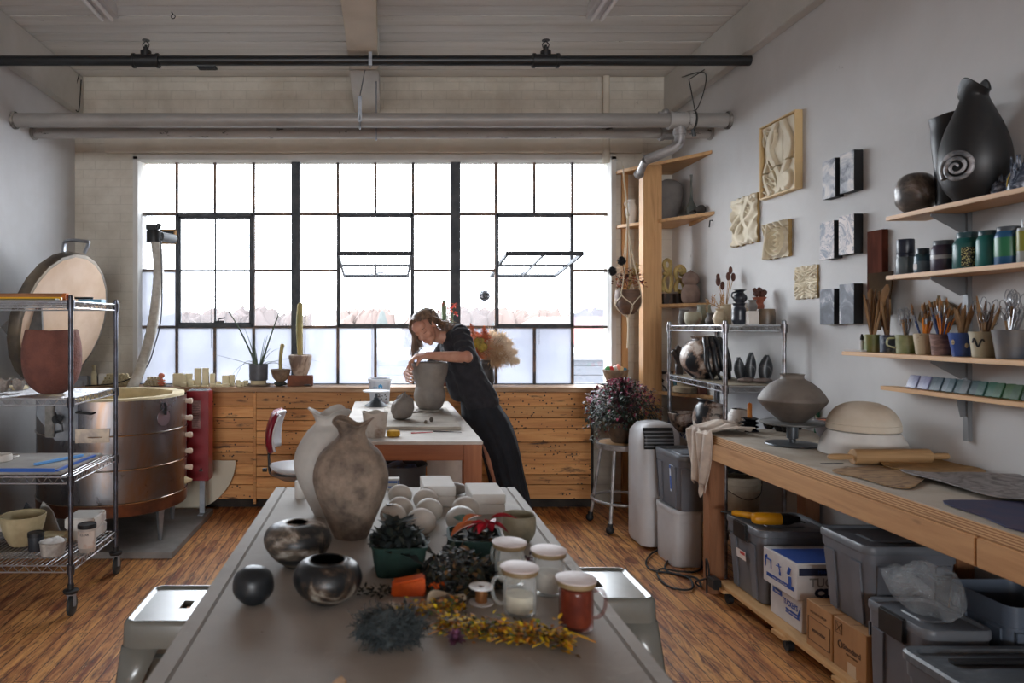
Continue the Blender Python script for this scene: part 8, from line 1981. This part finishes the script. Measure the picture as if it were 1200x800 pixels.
for s_ in (-1,1):
    hb_((s_*.034,.058,-.03),(.023,.022,.026));hb_((s_*.029,.070,.004),(.0165,.0125,.012));hb_((s_*.028,.078,.022),(.024,.008,.006))
    hb_((s_*.074,-.006,-.008),(.008,.018,.03));hb_((s_*.078,-.014,.006),(.006,.014,.016));hb_((s_*.012,.094,-.037),(.008,.008,.006))
cap(b,HL(0,.078,.014),HL(0,.104,-.03),.0075,.0105);hb_((0,.084,-.062),(.021,.011,.0085));hb_((0,.082,-.072),(.017,.011,.0075))
chain(b,[HL(0,-.03,-.06),HL(0,-.05,-.11),(.455,4.99,1.425)],[.052,.049,.056])
SN,SF=Vector((.527,4.835,1.45)),Vector((.50,5.15,1.41))
chain(b,[SN+Vector((.0,.05,-.01)),(.49,4.99,1.415),SF+Vector((0,-.05,0))],[.058,.07,.058])
chain(b,[(.52,4.94,1.37),(.56,4.95,1.25),(.62,4.97,1.1),(.68,4.96,.97)],[.095,.1,.09,.115]);chain(b,[(.51,5.05,1.36),(.56,5.06,1.25),(.62,5.05,1.1),(.68,5.08,.97)],[.095,.1,.09,.115])
for s_,ky in ((-1,4.94),(1,5.11)):
    chain(b,[(.70,5.02+s_*.09,.93),(.80,ky,.5),(.91,ky+s_*.02,.09)],[.09,.06,.038]);chain(b,[(.92,ky+s_*.02,.04),(.84,ky+s_*.03,.032),(.75,ky+s_*.035,.025)],[.036,.034,.024])
EN,WN=Vector((.548,4.63,1.30)),Vector((.292,4.735,1.307));EF,WF=Vector((.36,5.22,1.21)),Vector((.163,5.045,1.165))
chain(b,[SN,SN.lerp(EN,.5),EN],[.052,.046,.04]);chain(b,[EN,EN.lerp(WN,.3),WN],[.039,.038,.0255])
chain(b,[SF,SF.lerp(EF,.5),EF],[.05,.045,.038]);chain(b,[EF,EF.lerp(WF,.3),WF],[.038,.036,.0255])
tips=[]
def hand(mb,W,d,n,side,curls,thumb,spread=1.0):
    """W wrist, d along the hand, n out of the palm, side = +1/-1 where the thumb sits"""
    d=d.normalized();n=(n-d*n.dot(d)).normalized();a=d.cross(n)*side
    for k,o_ in enumerate((-.03,-.01,.011,.031)):
        K_=W+d*(.088-.004*abs(k-1.2))+a*-o_*spread*-1;cap(mb,W+a*o_*.5,K_,.0155,.0125,12)
        L_=(.044,.048,.045,.036)[k if side>0 else k];L_=(.036,.045,.048,.044)[k]
        cd,p,r_=d.copy(),K_,.0098
        for j in range(3):
            an=curls[k][j];ax=cd.cross(n).normalized();R_=Matrix.Rotation(-an,3,ax)
            nd=(cd*cos(an)+n*sin(an)).normalized();n2=(n*cos(an)-cd*sin(an)).normalized()
            q=p+nd*L_*(1,.72,.6)[j];cap(mb,p,q,r_,r_*.9,12);p,cd,r_=q,nd,r_*.9;n_,n=n,n2
        tips.append((p,cd,n));n=(n2*1)
        n=N0[0]
    T1=W+d*.03+a*.032;T2_=T1+(d*thumb[0]+a*thumb[1]+n*thumb[2]).normalized()*.038;T3=T2_+(d*thumb[3]+a*thumb[4]+n*thumb[5]).normalized()*.03
    cap(mb,W+a*.012+d*.01,T1,.016,.0145,12);cap(mb,T1,T2_,.014,.011,12);cap(mb,T2_,T3,.011,.0092,12)
N0=[None]
d_,n_=Vector((-1,.22,-.12)).normalized(),Vector((-.15,.25,-1));n_=(n_-d_*n_.dot(d_)).normalized();N0[0]=n_
hand(b,WN,d_,n_,1,[(.75,.85,.4),(.7,.8,.4),(.6,.75,.35),(.55,.6,.3)],(.75,.35,.6,.5,-.1,.85))
d_,n_=Vector((.06,-1,-.12)).normalized(),Vector((1,.0,-.1));n_=(n_-d_*n_.dot(d_)).normalized();N0[0]=n_
hand(b,WF,d_,n_,1,[(.12,.3,.25),(.1,.28,.25),(.1,.26,.25),(.12,.3,.3)],(.6,.9,.1,.7,.4,.2),1.15)
fuse(b,'body',M_skin,pot_er,.0042,4,fac=.5)
m=MB()
for s_ in (-1,1):
    m.tube([HL(s_*.029+.015*(k/8-.5)*2,.0845-.006*abs(k/8-.5)**2*4-.001,.0-.004*(1-(k/4-1)**2))-PO for k in range(9)],.0013,5)
    m.tube([HL(s_*.029+.019*(k/8-.5)*2,.0865-.009*abs(k/8-.5)**2*4,.026+.003*(1-(k/4-1)**2))-PO for k in range(9)],.0018,5)
m.build('lashes_and_brows',mat('dark_brow',C(70,50,42),r=.8),pot_er)
m=MB();m.tube([HL(.02*(k/8-.5)*2,.0945-.012*abs(k/8-.5)**2*4,-.066)-PO for k in range(9)],[.001,.003,.0042,.0046,.0046,.0046,.0042,.003,.001],8);m.build('lips',mat('lips',C(164,92,84),r=.45),pot_er)
m=MB()
for (p,d,n) in tips:m.ball(tuple(p+d*.003-n*.0072-PO),(.0042,.0042,.0042),8,6)
m.build('fingernails',mat('nail',C(206,160,142),r=.3),pot_er)
hr=MB()
def hairfn(v):
    return v
q=MB();q.ball((0,-.022,.033),(.0815,.0985,.091),40,26)
keep=[]
def in_face(v):return (v[1]>.028 and v[2]<.075-.35*max(0,v[1]-.06)) or (v[2]<-.03 and v[1]>-.02) or v[2]<-.052 or (abs(v[0])>.05 and v[2]<-.0 and v[1]>-.03)
q.f=[f for f in q.f if not any(in_face(q.v[i]) for i in f)]
hr.add([Hm@Vector(v)-PO for v in q.v],q.f)
rnd=random.Random(41)
def lock(p,pts,r0,n=8):
    P=[Vector(x)-PO for x in pts];sp=spline([tuple(x) for x in P],6);N=len(sp)
    hr.tube(sp,[r0*(1-.75*(k/N)**1.5)*(.5+.5*min(1,k/3)) for k in range(N)],6)
for k in range(70):
    x=rnd.uniform(-1,1);y0=rnd.uniform(-.08,.055);s_=1 if x>0 else -1
    pts=[HL(.008+.01*x,y0,.122-(y0+.02)**2*5),HL(s_*.05,y0-.01,.105-(y0+.02)**2*5),HL(s_*.079,y0-.03,.055),HL(s_*.083,y0*.6-.05,.0),HL(s_*.07,-.07+y0*.3,-.045)]
    lock(0,pts,.005)
for k in range(190):
    j=[rnd.gauss(0,.011) for _ in range(3)];q_=-rnd.random()*.10;st=HL(-.07+j[0],.03+j[1]+q_,.06+j[2]*.5);a=HL(-.082+j[0]*.6,.045+j[1]+q_,.005-abs(q_)*.3);e=rnd.uniform(.09,.15)
    lock(0,[HL(-.02,.055+j[1]*.5,.115),st,a,a+Vector((-.012+j[1]*.4,-.01,-e*.45)),a+Vector((-.004+j[0],-.006+j[2],-e))],.0036)
for k in range(90):
    j=[rnd.gauss(0,.012) for _ in range(3)];g=SN+Vector((-.06,.07,.045))
    lock(0,[HL(.07,-.01+j[0],.06),HL(.084+j[0]*.3,-.035+j[1],.01+j[2]),HL(.07+j[0],-.075,-.05+j[1]),HL(.05,-.10,-.10).lerp(g,.5)+Vector((j[1],j[0],.022+j[2])),g+Vector((.02+j[0]*1.6,j[1]*1.6,.012+j[2]*.4)),g+Vector((.075+j[0]*1.6,j[1]*2.2,-.02))],.0042)
for k in range(130):
    j=[rnd.gauss(0,.016) for _ in range(3)];g=SN+Vector((-.045,.075,.04));s_=rnd.uniform(.0,1)
    lock(0,[HL(.02+j[0],-.06,.1+j[1]*.4),HL(.03+j[0],-.11,.045+j[1]),HL(.03+.02*s_,-.12,-.03+j[2]),HL(.02,-.11,-.09).lerp(g,.5)+Vector((j[1],j[0]*.6,.02-.03*s_+j[2]*.8)),g+Vector((j[0]*1.4,j[1]*1.6-.01,.006+j[2]*.4)),g+Vector((.07+j[0]*1.6,j[1]*2.2-.02,-.03))],.0045)
hr.build('hair',M_hair,pot_er,ang=180)
b=MB()
chain(b,[SN+Vector((.0,.03,.002)),(.498,4.99,1.412),SF+Vector((0,-.03,0))],[.07,.075,.066])
chain(b,[(.525,4.93,1.36),(.565,4.94,1.24),(.62,4.95,1.1),(.685,4.95,.975)],[.112,.116,.116,.128]);chain(b,[(.515,5.05,1.35),(.56,5.06,1.24),(.62,5.06,1.1),(.685,5.07,.975)],[.112,.116,.116,.128])
chain(b,[(.50,4.99,1.30),(.515,5.0,1.17),(.545,5.0,1.05)],[.1,.095,.085])
chain(b,[SN,SN.lerp(EN,.5)+Vector((0,0,-.006)),SN.lerp(EN,.93)+Vector((0,.01,-.012))],[.07,.066,.056]);chain(b,[SF,SF.lerp(EF,.5),SF.lerp(EF,.92)],[.066,.062,.054])
def folds(co,n):
    f=noise.noise(Vector((co.x*9,co.y*9,co.z*26+co.x*18)))*.007+noise.noise(co*34)*.002
    g=0
    if co.y<4.8:g=.005*sin((co-EN).length*95+co.z*20)
    return n*(f+g)
fuse(b,'top',M_shirt,pot_er,.0065,5,folds)
lv=[(1.035,.655,5.01,.112,.165),(.99,.672,5.015,.122,.178),(.9,.705,5.02,.15,.195),(.84,.728,5.02,.165,.2),(.72,.79,5.02,.15,.2),(.6,.835,5.02,.135,.2),(.45,.872,5.025,.125,.2),(.3,.905,5.03,.125,.205),(.15,.935,5.03,.13,.21),(.035,.955,5.03,.135,.215)]
LV=spline(lv,6);m=MB();n=96;vs,fs=[],[]
for (z,cx,cy,rx,ry) in LV:
    f=min(1,max(0,(1.0-z)/.7))
    for j in range(n):
        a=2*pi*j/n;w_=1+f*(.055*sin(9*a+z*2)+.035*sin(15*a+1.3-z*3)+.02*sin(23*a))
        vs.append((cx+rx*w_*cos(a)-PO.x,cy+ry*w_*sin(a)-PO.y,z))
for i in range(len(LV)-1):
    for j in range(n):fs.append((i*n+j,(i+1)*n+j,(i+1)*n+(j+1)%n,i*n+(j+1)%n))
m.add(vs,fs);m.build('skirt',M_skirt,pot_er,ang=180,solid=.004)
m=MB()
for ky in (4.92,5.13):cap(m,Vector((.925,ky,.045))-PO,Vector((.84,ky,.036))-PO,.046,.042);cap(m,Vector((.84,ky,.036))-PO,Vector((.745,ky+.005,.028))-PO,.042,.028)
m.v=[(x,y,max(z,.001)) for x,y,z in m.v];m.build('shoes',mat('black_leather',C(24,24,26),r=.4),pot_er)
